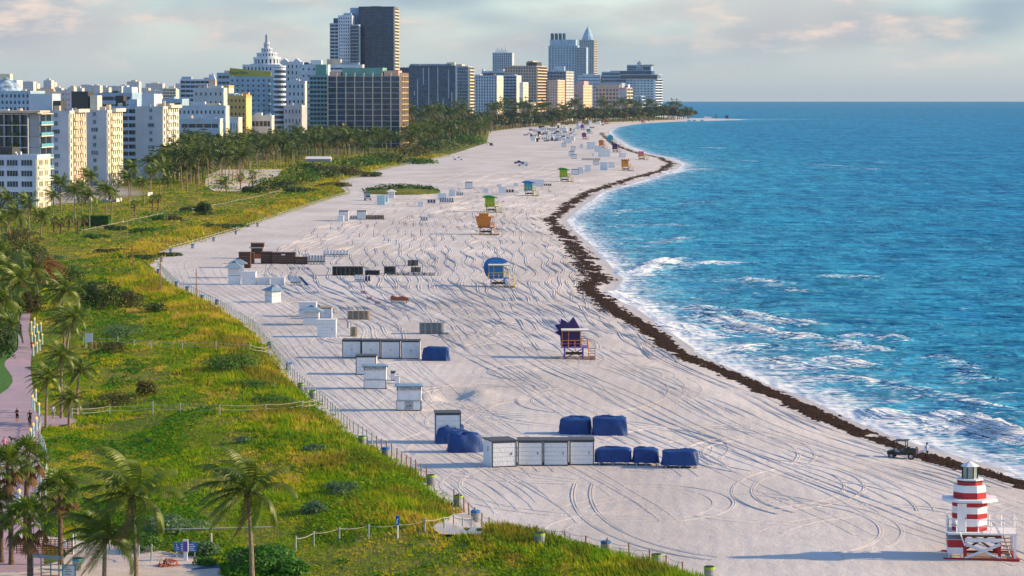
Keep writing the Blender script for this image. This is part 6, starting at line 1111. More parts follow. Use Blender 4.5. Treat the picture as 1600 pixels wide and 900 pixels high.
tower(894, 561, 58 * .86, 'purple lifeguard tower with a spiky star backdrop and orange rails', 'purple', 'purple', 'orange', 'violet', 'flat', 'rust', plate=STAR)
tower(776, 449, 42 * .92, 'blue lifeguard tower with a big rounded shell and yellow rails', 'blue', 'blue', 'yellow', 'blue', 'flat', plate=ROUND)
tower(757, 367, 31, 'orange flared lifeguard tower with a roof box', 'orange', 'orange', 'orange', 'brown', 'box'); tower(766, 332, 25, 'green lifeguard tower with a winged roof beside the orange one', 'lime', 'green', 'yellow', 'green', 'wing'); tower(826, 306, 22, 'sky blue lifeguard tower with pale yellow stairs', 'teal', 'blue', 'yellow', 'teal', 'wing'); tower(881, 284, 20.5, 'lime lifeguard tower with a green wing roof near the white sheds', 'lime', 'green', 'yellow', 'green', 'wing')
tower(977, 267, 18, 'orange lifeguard tower with a jagged crown roof near the weed line', 'orange', 'rust', 'gold', 'orange', 'crown'); tower(1002, 250, 15, 'pink and yellow lifeguard tower nearest the water bend', 'pink', 'orange', 'yellow', 'yellow', 'flat'); tower(961, 238, 13, 'dark purple lifeguard tower by the white shed cluster', 'purple', 'purple', 'rust', 'violet', 'wing'); tower(940, 232, 12.5, 'small orange domed lifeguard tower behind the white sheds', 'orange', 'rust', 'orange', 'orange', 'dome'); tower(954, 224, 12, 'teal lifeguard tower at the edge of the surf', 'teal', 'teal', 'teal', 'teal', 'box')
tower(913, 218, 10, 'magenta lifeguard tower beside the far camp', 'magenta', 'magenta', 'pink', 'magenta', 'box'); tower(920, 209, 8.5, 'small teal lifeguard tower inside the far camp', 'teal', 'teal', 'teal', 'teal', 'flat'); tower(910, 203, 8, 'tiny violet lifeguard tower inside the far camp', 'violet', 'violet', 'violet', 'violet', 'box'); tower(947, 194, 8, 'rust coloured lifeguard tower under the far trees', 'rust', 'rust', 'orange', 'rust', 'dome'); tower(1004, 189.8, 7, 'tiny pink lifeguard tower on the curving far beach', 'pink', 'rust', 'pink', 'rust', 'flat'); tower(1119, 188, 6, 'tiny teal lifeguard tower on the sand spit', 'teal', 'teal', 'teal', 'teal', 'wing'); tower(1136, 187.8, 7, 'tiny maroon lifeguard tower on the sand spit', 'magenta', 'magenta', 'rust', 'magenta', 'wing')
# ---- lighthouse tower
x, y, z = G(1514, 868); t = thing('lighthouse_tower', 'red and white striped lighthouse shaped lifeguard station on the sand', 'lifeguard tower', (x, y, z - .03), -.10); O8 = lambda r, a0=math.pi / 8: [(r * math.cos(a0 + k * math.pi / 4), r * math.sin(a0 + k * math.pi / 4)) for k in range(8)]
Z = 2.05
for (r, a, b_, c) in [(1.46, 0, .42, 'red'), (1.46, .42, .95, 'white'), (1.46, .95, 1.36, 'red'), (1.46, 1.36, 1.9, 'white'), (1.46, 1.9, 2.35, 'red')]: MB().prism(O8(r), Z + .1 + a, Z + .1 + b_).build('wall_stripe', P[c], t)
MB().prism(O8(2.35), Z + 2.45, Z + 2.62, 0, None, .97).build('overhang_roof', P['white'], t)
for (r, a, b_, c) in [(1.36, 2.62, 3.12, 'red'), (1.36, 3.12, 3.66, 'white')]: MB().prism(O8(r), Z + a, Z + b_, 0, None, 1 if c == 'red' else .95).build('drum_stripe', P[c], t)
MB().prism(O8(1.05), Z + 3.66, Z + 3.92).build('upper_band', P['red'], t); MB().prism(O8(1.06), Z + 3.92, Z + 4.04).build('gallery_band', P['black'], t); MB().prism(O8(1.12), Z + 4.04, Z + 4.14).build('gallery', P['white'], t)
la = MB().prism(O8(.62), Z + 4.14, Z + 5.08).build('lantern', LGLASS, t)
for k in range(8): c, s_ = math.cos(math.pi / 8 + k * math.pi / 4), math.sin(math.pi / 8 + k * math.pi / 4); MB().box(.63 * c - .04, .63 * c + .04, .63 * s_ - .04, .63 * s_ + .04, Z + 4.14, Z + 5.08).build('mullion', P['black'], la)
MB().prism(O8(.74), Z + 5.08, Z + 5.12).build('lantern_eave', P['grey'], t); MB().prism(O8(.74), Z + 5.12, Z + 5.5, 0, None, .06).build('lantern_roof', P['white'], t)
dr = MB().box(-1.02, -.30, -1.47, -1.35, Z + .1, Z + 2.3).build('door', P['white'], t); MB().box(-.42, -.36, -1.52, -1.471, Z + 1.1, Z + 1.2).build('handle', P['black'], dr)
MB().box(-1.75, 3.6, -2.1, 1.9, Z - .06, Z + .08).build('deck', P['white'], t); MB().box(-.5, 2.4, -2.05, 1.8, Z - .22, Z - .06).build('deck_beam', P['brown'], t)
rail(t, [(-.4, -2.05), (3.55, -2.05), (3.55, 1.85), (1.7, 1.85)], Z + .08, P['white'], 1.05); rail(t, [(-1.7, 1.85), (-1.7, -1.2), (-1.1, -2.0)], Z + .08, P['white'], 1.0)
for a in (-.42, 2.25):
    for c in (-1.85, 1.6): MB().box(a - .12, a + .12, c - .12, c + .12, 0, Z - .06).build('leg', P['red'], t)
MB().box(3.35, 3.55, -2.0, -1.8, 0, Z - .06).build('corner_post', P['white'], t); MB().box(3.35, 3.55, 1.6, 1.8, 0, Z - .06).build('corner_post', P['white'], t)
for (a, c) in (((-.45, Z - .75), (2.3, .12)), ((-.45, .12), (2.3, Z - .75))):
    o = MB().bar((a[0], -2.02 if a[1] > 1 else -2.16, a[1]), (c[0], -2.02 if a[1] > 1 else -2.16, c[1]), .20).build('cross_brace', P['white'], t)
MB().box(-.45, 2.35, -2.1, -1.98, Z - .62, Z - .32).build('brace_beam', P['white'], t); MB().bar((-.4, 1.6, .15), (2.25, 1.6, Z - .3), .13).build('rear_brace', P['brown'], t); MB().bar((-.4, 1.7, Z - .3), (2.25, 1.7, .15), .13).build('rear_brace', P['brown'], t)
bn = thing('x', 'x', 'x'); bpy.data.objects.remove(bn)
for (z0_, z1_, c) in ((.45, .95, 'white'), (.95, 1.55, 'red')): MB().box(-1.75, -.56, -1.9, .6, z0_, z1_).build('locker_stripe', P[c], t)
MB().box(-1.8, -.56, -1.95, .65, 1.55, 1.62).build('locker_lid', P['grey'], t)
for a in (-1.65, -.75): MB().box(a - .05, a + .05, -1.85, -1.75, 0, .45).build('locker_leg', P['white'], t)
st = MB().bar((2.55, 1.0, Z), (3.2, -1.0, .1), .10).build('stair_string', P['white'], t)
for k in range(8):
    f = (k + .5) / 8; MB().box(2.5, 3.3, 1.0 - 2.2 * f - .14, 1.0 - 2.2 * f + .14, Z * (1 - f) - .03, Z * (1 - f) + .03).build('tread', P['wood'], t)
for c in (-2.15, 1.7): MB().box(-2.1, 3.8, c - .14, c + .14, -.03, .17).build('skid', P['red'], t)
MB().box(3.4, 3.7, -2.0, 1.56, -.03, .15).build('skid_end', P['red'], t); MB().box(-.3, 2.2, -1.7, 1.4, .01, .05).build('ground_board', P['wood'], t)
MB().bar((-1.2, -2.05, Z + 1.05), (-.45, -2.3, Z - .9), .09).build('slide_pole', P['white'], t)
# ================================================================== fence, bins, signs, vehicles, people
def polyline(Pts, step, jit=.0):
    out = []; acc = 0; Pts = np.array(Pts); r = random.Random(4)
    for a, b in zip(Pts[:-1], Pts[1:]):
        L = math.hypot(*(b - a)); s = acc
        while s < L: out.append(tuple(a + (b - a) * s / L)); s += step * (1 + r.uniform(-jit, jit))
        acc = s - L
    return out
POSTM = {k: MB().cyl(0, 0, -.35, 1.25, .075, .065, 7).cyl(0, 0, 1.25, 1.28, .065, .04, 7).mesh('post', mt_) for k, mt_ in (('w', POSTW), ('g', POSTG))}
def rope_mesh(pts, zs, r=.022, sag=.14):
    b = MB(); full = []
    for i in range(len(pts) - 1):
        (ax, ay), (bx, by) = pts[i], pts[i + 1]
        for k in range(6): f = k / 6; full.append((ax + (bx - ax) * f, ay + (by - ay) * f, zs[i] + (zs[i + 1] - zs[i]) * f - sag * 4 * f * (1 - f)))
    full.append((*pts[-1], zs[-1])); b.tube(full, r, 4); return b
def fence(name, label, P2, step, mats_, ropes=(1.12, .62), rr=.02, hs=1.0):
    pts = polyline(P2, step, .06); A = np.array(pts); z = ground_z(A[:, 0], A[:, 1]); t = thing(name, label, 'fence', (pts[0][0], pts[0][1], float(z[0])))
    for i, (p_, zz) in enumerate(zip(pts, z)):
        o = link('post', POSTM[mats_(i, p_)], t, (p_[0] - pts[0][0], p_[1] - pts[0][1], float(zz - z[0])), random.uniform(0, 3)); o.scale = (1, 1, hs * random.uniform(.9, 1.08)); o.rotation_euler = (random.uniform(-.05, .05), random.uniform(-.05, .05), 0)
    for h in ropes:
        o = rope_mesh([(a - pts[0][0], b - pts[0][1]) for a, b in pts], [float(q - z[0]) + h * hs for q in z], rr).build('rope', ROPE, t)
    return t
F2 = F_XY + np.array([.35, 0])
near = [tuple(p) for p in F2 if p[1] < 262]; midl = [tuple(p) for p in F2 if 258 < p[1] < 640]; farl = [tuple(p) for p in F2 if 600 < p[1] < 1900]
fence('rope_fence', 'wooden post and rope fence along the near dune hump', near[1:], 3.0, lambda i, p: 'w')
fence('rope_fence', 'grey green post and rope fence between the beach and the meadow', midl, 2.6, lambda i, p: 'w' if p[1] < 296 else 'g')
fence('rope_fence', 'long rope fence along the dunes towards the palm grove', farl, 5.0, lambda i, p: 'g', rr=.03)
def pxline(L): return [G(a, b)[:2] for a, b in L]
fence('rope_barrier', 'rope strung on short posts beside the sand path mouth', pxline([(462, 862), (500, 850), (545, 845), (600, 840), (645, 838), (690, 830), (738, 828)]), 2.55, lambda i, p: 'g', (1.15,), .022, .9)
fence('rope_barrier', 'double rope barrier crossing the middle of the meadow', pxline([(112, 655), (180, 650), (240, 647), (300, 650), (380, 648), (470, 644), (494, 640)]), 5.5, lambda i, p: 'g', (1.15, .7), .022)
fence('rope_barrier', 'rope barrier crossing the dunes beside the white signboard', pxline([(130, 541), (180, 540), (240, 546), (310, 548), (400, 556), (424, 552)]), 5.5, lambda i, p: 'g', (1.15, .7), .026)
fence('rope_barrier', 'rope barrier curving along the promenade edge', pxline([(64, 664), (60, 690), (70, 710), (74, 735), (70, 760), (72, 800)]), 2.6, lambda i, p: 'g', (1.1,), .035)
fence('rope_barrier', 'rope barrier along the meadow side of the sand path', pxline([(118, 852), (155, 858), (190, 866), (225, 874), (240, 880)]), 2.4, lambda i, p: 'g', (1.1,), .035)
fence('rope_barrier', 'pale rope rail beside the garden walls under the palms', pxline([(128, 366), (165, 358), (205, 350), (235, 343), (262, 338)]), 8, lambda i, p: 'g', (1.15,), .035)
fence('rope_barrier', 'rope rail crossing the golden dunes towards the grove', pxline([(300, 332), (335, 325), (370, 318), (410, 310), (440, 300)]), 9, lambda i, p: 'g', (1.15,), .035)
# bins
def bin_(px_, py_, lid, label, s=1.0, group=None):
    x, y, z = G(px_, py_); t = thing('litter_bin', label, 'litter bin', (x + .5, y, z - .04), 0, group); MB().cyl(0, 0, 0, .70, .33, .36, 14).build('drum', METAL, t); MB().cyl(0, 0, .70, .86, .37, .37, 14).build('rim', P[lid], t); MB().cyl(0, 0, .86, .91, .35, .28, 14).build('lid', P['black' if lid != 'blue' else 'blue'], t)
    for k in range(3): MB().torus((0, 0, 0), .36, .02, 'y', 14, 4).build('hoop', METAL, t); bpy.data.objects[-1] if False else None
    for k, o in enumerate([c for c in t.children if c.name.startswith('hoop')]): o.rotation_euler = (math.pi / 2, 0, 0); o.location = (0, 0, .12 + .22 * k)
    t.scale = (s * 1.15,) * 3; return t
for i, (a, b_, l_, s_) in enumerate([(1098, 905, 'lime', 'at the outer end of the near dune fence'), (1016, 885, 'lime', 'on the seaward slope of the near dune hump'), (937, 864, 'blue', 'between two fence posts of the near dune hump'), (833, 852, 'lime', 'sunk behind the crest of the near dune'), (734, 815, 'blue', 'at the mouth of the sand path'), (707, 791, 'lime', 'next to the sand path mouth bin'), (665, 758, 'lime', 'outside the meadow fence below the slumped covers'), (595, 714, 'blue', 'outside the meadow fence level with the lone shed'), (558, 697, 'lime', 'outside the meadow fence before the emblem kiosk'), (482, 623, 'lime', 'where the double rope meets the fence'), (464, 611, 'lime', 'close above the rope crossing'), (446, 578, 'blue', 'level with the double door sheds'), (417, 545, 'lime', 'level with the flat blue cover')]):
    bin_(a, b_, l_, ('blue lidded' if l_ == 'blue' else 'yellow banded') + ' steel litter bin ' + s_, 1.0)
for i, (a, b_) in enumerate([(335, 477), (312, 470), (289, 456), (272, 448), (244, 428), (249, 409), (264, 395), (298, 388), (331, 377), (366, 366), (400, 354)]): bin_(a, b_, 'blue', 'small blue topped litter bin along the distant dune fence', 1.0, 'bins along the distant fence')
# tall stakes in the dunes
for i, (a, yt, yb) in enumerate([(199, 358, 401), (207.5, 382, 426), (251, 402, 459), (307, 420, 475), (262, 337, 369), (277, 317, 342), (419.5, 286, 308), (451, 275, 294), (486, 268, 284), (462, 285, 308), (528, 279, 292), (417, 300, 322)]):
    x, y, z = G(a, yb); h = (yb - yt) * mpp(y); t = tag(MB().cyl(0, 0, -.4, h, .10, .07, 7).cyl(0, 0, h, h + .06, .07, .03, 7).build('dune_pole', POSTW), 'slender wooden pole standing in the dunes', 'pole', 'poles in the dunes'); t.location = (x, y, z)
for i, (a, yb, lab) in enumerate([(584, 370, 'orange wooden stake in the raked sand'), (657, 369, 'wooden stake in the raked sand behind the black piles')]):
    x, y, z = G(a, yb); t = tag(MB().cyl(0, 0, -.3, 1.9, .07, .06, 6).cyl(0, 0, 1.9, 1.96, .06, .02, 6).build('sand_stake', P['rust']), lab, 'stake'); t.location = (x, y, z)
# bollard lamps on the promenade
LAMPY = mat('lamp_amber', (.95, .62, .12), .4, .05, 2, emit=.25)
_bp = [MB().cyl(0, 0, -.1, 1.15, .13, .10, 8).mesh('bollard_post', P['aqua']), MB().cyl(0, 0, 1.15, 1.22, .14, .14, 8).mesh('collar', P['offwhite']), MB().cyl(0, 0, 1.22, 1.38, .12, .15, 8).cyl(0, 0, 1.38, 1.48, .15, .05, 8).mesh('lamp_head', LAMPY)]
for i, (a, b_) in enumerate([(51, 638), (53.5, 644), (61, 651), (57, 674), (52, 684), (48, 693), (66, 748), (63, 764), (57, 782), (30, 792), (56, 628), (52, 556), (58, 552), (62, 548), (55, 540), (50, 536), (60, 534), (66, 538), (53, 526), (58, 522), (49, 518), (54, 512), (64, 520)]):
    x, y, z = G(a, b_); t = thing('bollard_lamp', 'pale bollard with a small amber lamp lining the promenade', 'bollard', (x, y, z + .08), 0, 'bollard lamps along the promenade'); [link(m_.name.split('.')[0], m_, t) for m_ in _bp]
# signs
def sign(px_, yb, w, h, zb, mt, label, name='sign', cat='sign', posts=2, rz=0.):
    x, y, z = G(px_, yb); t = thing(name, label, cat, (x, y, z), rz); 
    for k in range(posts): a = (0 if posts == 1 else (-w * .4 if k == 0 else w * .4)); MB().cyl(a, .05, -.2, zb + h, .05, .05, 6).build('post', P['offwhite'], t)
    MB().box(-w / 2, w / 2, -.05, 0, zb, zb + h).build('board', mt, t); return t
t = sign(290, 873, 1.75, .72, .55, SIGNBLUE, 'blue accessible route sign beside the sand path'); b = [c for c in t.children if c.name.startswith('board')][0]
MB().torus((-.62, -.062, .80), .11, .02, 'y', 12, 4).cyl(-.66, -.062, 1.08, 1.14, .035, .035, 6).bar((-.66, -.062, 1.08), (-.64, -.062, .86), .04).bar((-.64, -.062, .88), (-.52, -.062, .86), .04).build('wheelchair_symbol', P['white'], b)['kind'] = 'stuff'
for k in range(4): MB().box(-.35, .75 - .12 * (k % 2), -.06, -.051, .64 + k * .15, .70 + k * .15).build('text_line', P['white'], b)
x, y, z = G(290, 878); t = thing('meter_pillar', 'white pillar with a violet poster case in front of the blue sign', 'pillar', (x, y, z)); MB().box(-.14, .14, -.12, .12, -.1, .75).build('pillar', P['white'], t); MB().box(-.20, .20, -.14, .14, .75, 1.70).build('case', P['offwhite'], t); MB().box(-.17, .17, -.155, -.141, .82, 1.58).build('poster', P['violet'], t)
t = sign(108, 912, 1.0, 1.05, .35, P['teal'], 'notice board with a teal border in front of the shower frame'); b = [c for c in t.children if c.name.startswith('board')][0]; pn = MB().box(-.40, .40, -.062, -.051, .43, 1.32).build('notice', P['white'], b)
for k in range(6): MB().box(-.32, .22 - .1 * (k % 3), -.067, -.0625, .52 + k * .125, .56 + k * .125).build('text_line', P['charcoal'], b)
x, y, z = G(97, 884); t = thing('round_mirror', 'round white disc sign on a slim post by the sand path', 'sign', (x, y, z)); MB().cyl(0, .05, -.2, 1.8, .05, .05, 8).build('post', P['wood'], t); MB().prism([(.36 * math.cos(a), .36 * math.sin(a)) for a in np.linspace(0, 6.28, 20)[:-1]], 0, .06, 0, Matrix.Translation((0, 0, 1.65)) @ Matrix.Rotation(math.pi / 2, 4, 'X')).build('disc', P['white'], t)
t = sign(621, 842, .30, .75, 1.1, SIGNBLUE, 'small blue marker sign at the dune path', posts=1); b = [c for c in t.children if c.name.startswith('board')][0]; MB().box(-.09, .02, -.06, -.051, 1.2, 1.5).box(-.03, .09, -.06, -.051, 1.52, 1.62).build('arrow_mark', P['white'], b)['kind'] = 'stuff'
sign(139, 545, 1.1, 1.3, .9, P['white'], 'white signboard behind the leaning palms', 'white_signboard'); x, y, z = G(145, 546); t = thing('barrier_trestle', 'small orange trestle beside the white signboard', 'trestle', (x, y, z)); [MB().box(-.5, .5, -.04, .04, .25 + k * .3, .42 + k * .3).build('board', P['orange'], t) for k in range(3)]; [MB().bar((a, 0, 0), (a, 0, 1.1), .08).build('leg', P['wood'], t) for a in (-.42, .42)]
x, y, z = G(330, 864); t = tag(MB().cyl(0, 0, -.3, 1.5, .10, .09, 8).cyl(0, 0, 1.5, 1.56, .09, .03, 8).build('path_post', P['palewood']), 'pale wooden post at the edge of the bright bush', 'post'); t.location = (x, y, z)
# white rail behind the thicket, boardwalk mat, orange netting, shower frame
x0_, y0_, z0_ = G(250, 838); x1_, y1_, z1_ = G(430, 832); t = thing('low_rail', 'long low whitewashed rail lying across the meadow edge', 'rail', (x0_, y0_, z0_)); MB().tube([(0, 0, .55), (x1_ - x0_, y1_ - y0_, .45 + z1_ - z0_)], .05, 4).build('beam', P['grey'], t)
for k in range(5): f = k / 4; MB().box((x1_ - x0_) * f - .06, (x1_ - x0_) * f + .06, (y1_ - y0_) * f - .06, (y1_ - y0_) * f + .06, -.4 + (z1_ - z0_) * f, .5 + (z1_ - z0_) * f).build('support', P['wood'], t)
x, y, z = G(324, 889); t = tag(MB().add([(-1.1, -.9, .12), (.9, -.2, .12), (1.0, .9, .12), (-.5, .2, .12), (-1.1, -.9, .16), (.9, -.2, .16), (1.0, .9, .16), (-.5, .2, .16)], [(3, 2, 1, 0), (4, 5, 6, 7), (0, 1, 5, 4), (1, 2, 6, 5), (2, 3, 7, 6), (3, 0, 4, 7)]).build('beach_mat', P['navy']), 'dark blue mat lying on the sand path', 'mat'); t.location = (x, y, z)
ONET = mat('orange_netting', (.40, .09, .03), .8, .3, 6)
x, y, z = G(266, 886); t = thing('orange_netting', 'crumpled orange safety netting heaped beside the path', 'safety netting', (x, y, z)); V, F_ = foliage_np([(0, 0, .25, .6, .4), (-.5, -.4, .12, .5, .2)], 220, .09, 900); link('net', np_mesh('net', V, F_, ONET), t); MB().tube([(-.9, 0, .1), (-.6, .1, .9), (0, .1, 1.15), (.4, .1, 1.0)], .035, 5).build('bent_pole', P['gold'], t)
x, y, z = G(74, 868); t = thing('orange_netting', 'upright orange safety netting strung under the fan palms', 'safety netting', (x, y, z)); b = MB()
for k in range(9): b.box(-2.4, 2.0, -.02, .02, .1 + k * .14, .16 + k * .14)
for k in range(14): b.box(-2.4 + k * .33, -2.34 + k * .33, -.035, -.021, .05, 1.3)
b.build('net', ONET, t)['kind'] = 'stuff'; MB().cyl(2.0, 0, -.2, 1.7, .05, .05, 6).build('stake', P['white'], t)
x, y, z = G(72, 908); t = thing('shower_frame', 'grey steel shower frame with a slatted canopy by the path', 'shower', (x, y, z))
for a in (-.95, -.35, .35, .95): MB().cyl(a, 0, -.1, 1.75, .05, .05, 8).build('post', METAL, t)
MB().add([(-1.2, -.5, 1.85), (1.2, -.5, 1.65), (1.2, .5, 1.65), (-1.2, .5, 1.85), (-1.2, -.5, 1.92), (1.2, -.5, 1.72), (1.2, .5, 1.72), (-1.2, .5, 1.92)], [(3, 2, 1, 0), (4, 5, 6, 7), (0, 1, 5, 4), (1, 2, 6, 5), (2, 3, 7, 6), (3, 0, 4, 7)]).build('canopy', P['grey'], t)
for k in range(5): MB().bar((-.35, 0, .4 + k * .25), (.35, 0, .4 + k * .25), .035).build('rung', METAL, t)
MB().bar((-.95, -.06, .3), (.95, -.06, .45), .05).build('red_tape', P['red'], t)
bin_(112, 893, 'teal', 'grey steel litter bin behind the notice board', 1.05)
# white tent near the grove
x, y, z = G(497, 253); t = thing('white_tent', 'long white ridge tent between the grove and the dune bushes', 'tent', (x, y, z)); MB().box(-6.5, 6.5, 0, 6, 0, 1.5).build('walls', P['grey'], t); MB().add([(-6.8, -.4, 1.5), (6.8, -.4, 1.5), (6.8, 6.4, 1.5), (-6.8, 6.4, 1.5), (-6.2, 3, 2.8), (6.2, 3, 2.8)], [(0, 1, 5, 4), (2, 3, 4, 5), (1, 2, 5), (3, 0, 4), (3, 2, 1, 0)]).build('roof', P['offwhite'], t)
# clipped hedge and garden wall
HEDGE = LEAVES['bright']
x, y, z = G(150, 354); t = thing('clipped_hedge', 'clipped bright green hedge in front of the garden pavilion', 'hedge', (x, y, z)); V = []; g = np.random.default_rng(5)
pp = g.uniform(-1, 1, (1400, 3)); ax = g.integers(0, 3, 1400); pp[np.arange(1400), ax] = np.sign(pp[np.arange(1400), ax]); pp = pp * np.array([3.6, 2.0, 1.5]) + np.array([0, 0, 1.5]); tt = g.normal(size=(1400, 3)); tt /= np.linalg.norm(tt, axis=1)[:, None]; bb = np.cross(tt, g.normal(size=(1400, 3))); bb /= np.linalg.norm(bb, axis=1)[:, None]
link('foliage', np_mesh('foliage', np.stack([pp - tt * .2, pp - bb * .15, pp + tt * .2, pp + bb * .15], 1).reshape(-1, 3), np.arange(5600).reshape(-1, 4), HEDGE), t); MB().box(-3.5, 3.5, -1.9, 1.9, 0, 2.9).build('core', LEAVES['dark'], t)
# ---- vehicles
def wheel(parent, x, y, r, w, axis='y'):
    o = MB().torus((0, 0, 0), r * .78, r * .26, axis, 16, 8).build('wheel', RUBBER, parent, True); o.location = (x, y, r); o.scale = (1, max(1, w / (r * .5)), 1); MB().cyl(0, 0, -w * .3, w * .3, r * .55, r * .55, 10).build('rim', METAL, o); o.children[0].rotation_euler = (math.pi / 2, 0, 0); return o
x, y, z = G(1410, 716); U = thing('utility_buggy', 'black open utility buggy with a flat roof and cargo bed by the weed line', 'utility vehicle', (x, y, z - .03), math.radians(-17)); BK = mat('black_paint', (.012, .013, .016), .4, .15, 2, spec=.5)
# nose towards -x, bed towards +x
MB().add([(-1.45, -.7, .45), (1.45, -.7, .45), (1.45, .7, .45), (-1.45, .7, .45), (-1.5, -.7, .78), (-.75, -.72, .98), (-.55, -.72, .72), (.35, -.72, .72), (.40, -.74, 1.0), (1.5, -.74, 1.0), (-1.5, .7, .78), (-.75, .72, .98), (-.55, .72, .72), (.35, .72, .72), (.40, .74, 1.0), (1.5, .74, 1.0)],
         [(0, 3, 2, 1), (0, 1, 9, 8, 7, 6, 5, 4), (3, 10, 11, 12, 13, 14, 15, 2), (0, 4, 10, 3), (1, 2, 15, 9), (4, 5, 11, 10), (5, 6, 12, 11), (6, 7, 13, 12), (7, 8, 14, 13), (8, 9, 15, 14)]).build('body', BK, U)
for (a, c) in ((-1.02, -.72), (-1.02, .72), (1.0, -.72), (1.0, .72)): wheel(U, a, c, .34, .26)
cg = MB(); [cg.bar(p_, q_, .07) for s_ in (-.64, .64) for p_, q_ in (((-.78, s_, .95), (-.50, s_, 1.86)), ((.42, s_, .95), (.40, s_, 1.86)))]; cg.build('roll_cage', BK, U)['kind'] = 'stuff'
MB().box(-.72, .62, -.74, .74, 1.86, 1.94).build('roof', mat('buggy_roof', (.02, .03, .05), .45, .1, 1), U); MB().box(-.2, .35, -.6, .6, .72, .95).box(.22, .36, -.6, .6, .95, 1.35).build('seat', P['charcoal'], U); MB().box(.45, 1.45, -.66, -.60, 1.0, 1.18).box(.45, 1.45, .60, .66, 1.0, 1.18).box(1.40, 1.46, -.6, .6, 1.0, 1.18).build('bed_rails', BK, U)['kind'] = 'stuff'
MB().box(.8, 1.3, -.4, .1, 1.0, 1.22).build('cargo_box', P['offwhite'], U); MB().cyl(-.1, 0, 1.94, 2.06, .10, .07, 10).build('beacon', P['orange'], U); MB().box(1.5, 1.53, -.68, -.5, .8, .92).build('tail_lamp', P['red'], U); MB().box(1.5, 1.53, .5, .68, .8, .92).build('tail_lamp', P['red'], U); MB().torus((-.45, -.3, 1.12), .16, .02, 'x', 12, 4).build('steering_wheel', BK, U)
def pickup(px_, py_, label, col, rz, cover=None, s=1.0):
    x, y, z = G(px_, py_); t = thing('pickup_truck', label, 'truck', (x, y, z - .02), rz); t.scale = (s,) * 3; b = MB(); prof = [(-2.6, .5), (2.6, .5), (2.6, 1.05), (1.2, 1.1), (.6, 1.75), (-.6, 1.78), (-.75, 1.15), (-2.6, 1.15)]
    b.prism(prof, -.9, .9, 0, Matrix.Rotation(math.pi / 2, 4, 'X')); b.build('body', P[col], t)
    for a in (-1.7, 1.7):
        for c in (-.88, .88): wheel(t, a, c, .38, .24)
    for s_ in (-1, 1): MB().add([(.95, s_ * .91, 1.2), (.55, s_ * .91, 1.68), (-.5, s_ * .91, 1.70), (-.6, s_ * .91, 1.2)], [(0, 1, 2, 3) if s_ < 0 else (3, 2, 1, 0)]).build('side_window', GLASS['dark'], t)
    MB().add([(1.21, -.75, 1.13), (1.21, .75, 1.13), (.64, .75, 1.73), (.64, -.75, 1.73)], [(0, 1, 2, 3)]).build('windscreen', GLASS['dark'], t)
    for s_ in (-.65, .65): MB().box(2.6, 2.63, s_ - .15, s_ + .15, .8, .95).build('headlamp', P['offwhite'], t)
    if cover: MB().box(-2.5, -.8, -.95, .95, 1.15, 2.3).build('canopy', P[cover], t)
    return t
pickup(817, 259.5, 'white pickup with a box canopy on the open upper beach', 'offwhite', math.pi, 'white'); pickup(811, 256, 'dark blue pickup parked behind the white one', 'navy', math.pi); pickup(574.5, 313, 'grey service truck facing along the beach by the dune island', 'grey', -math.pi / 2 + .15, 'roofblue', 1.0); pickup(716, 250, 'white pickup with a canopy beside the dune fence', 'white', .2, 'white'); pickup(768, 228, 'dark van parked at the fence bend', 'charcoal', 1.4, 'charcoal', .9)
# ---- people
def body(name, J, cuts, mats_, parent=None):
    """J: list of (x, y, z, r, parent index); one continuous skinned surface; cuts: material index from a point"""
    me = bpy.data.meshes.new(name); me.from_pydata([j[:3] for j in J], [(j[4], i) for i, j in enumerate(J) if j[4] is not None], []); o = bpy.data.objects.new('tmp', me); COL.objects.link(o)
    sk = o.modifiers.new('s', 'SKIN'); sb = o.modifiers.new('u', 'SUBSURF'); sb.levels = 1; sb.render_levels = 1
    if not me.skin_vertices: me.skin_vertices.new()
    for i, j in enumerate(J): me.skin_vertices[0].data[i].radius = (j[3], j[3]); me.skin_vertices[0].data[i].use_root = (i == 0)
    bpy.context.view_layer.update(); dg = bpy.context.evaluated_depsgraph_get(); m2 = bpy.data.meshes.new_from_object(o.evaluated_get(dg)); bpy.data.objects.remove(o); bpy.data.meshes.remove(me); m2.name = name; m2.materials.clear()
    for k in mats_: m2.materials.append(k)
    for p_ in m2.polygons: p_.material_index = cuts(p_.center); p_.use_smooth = True
    return m2
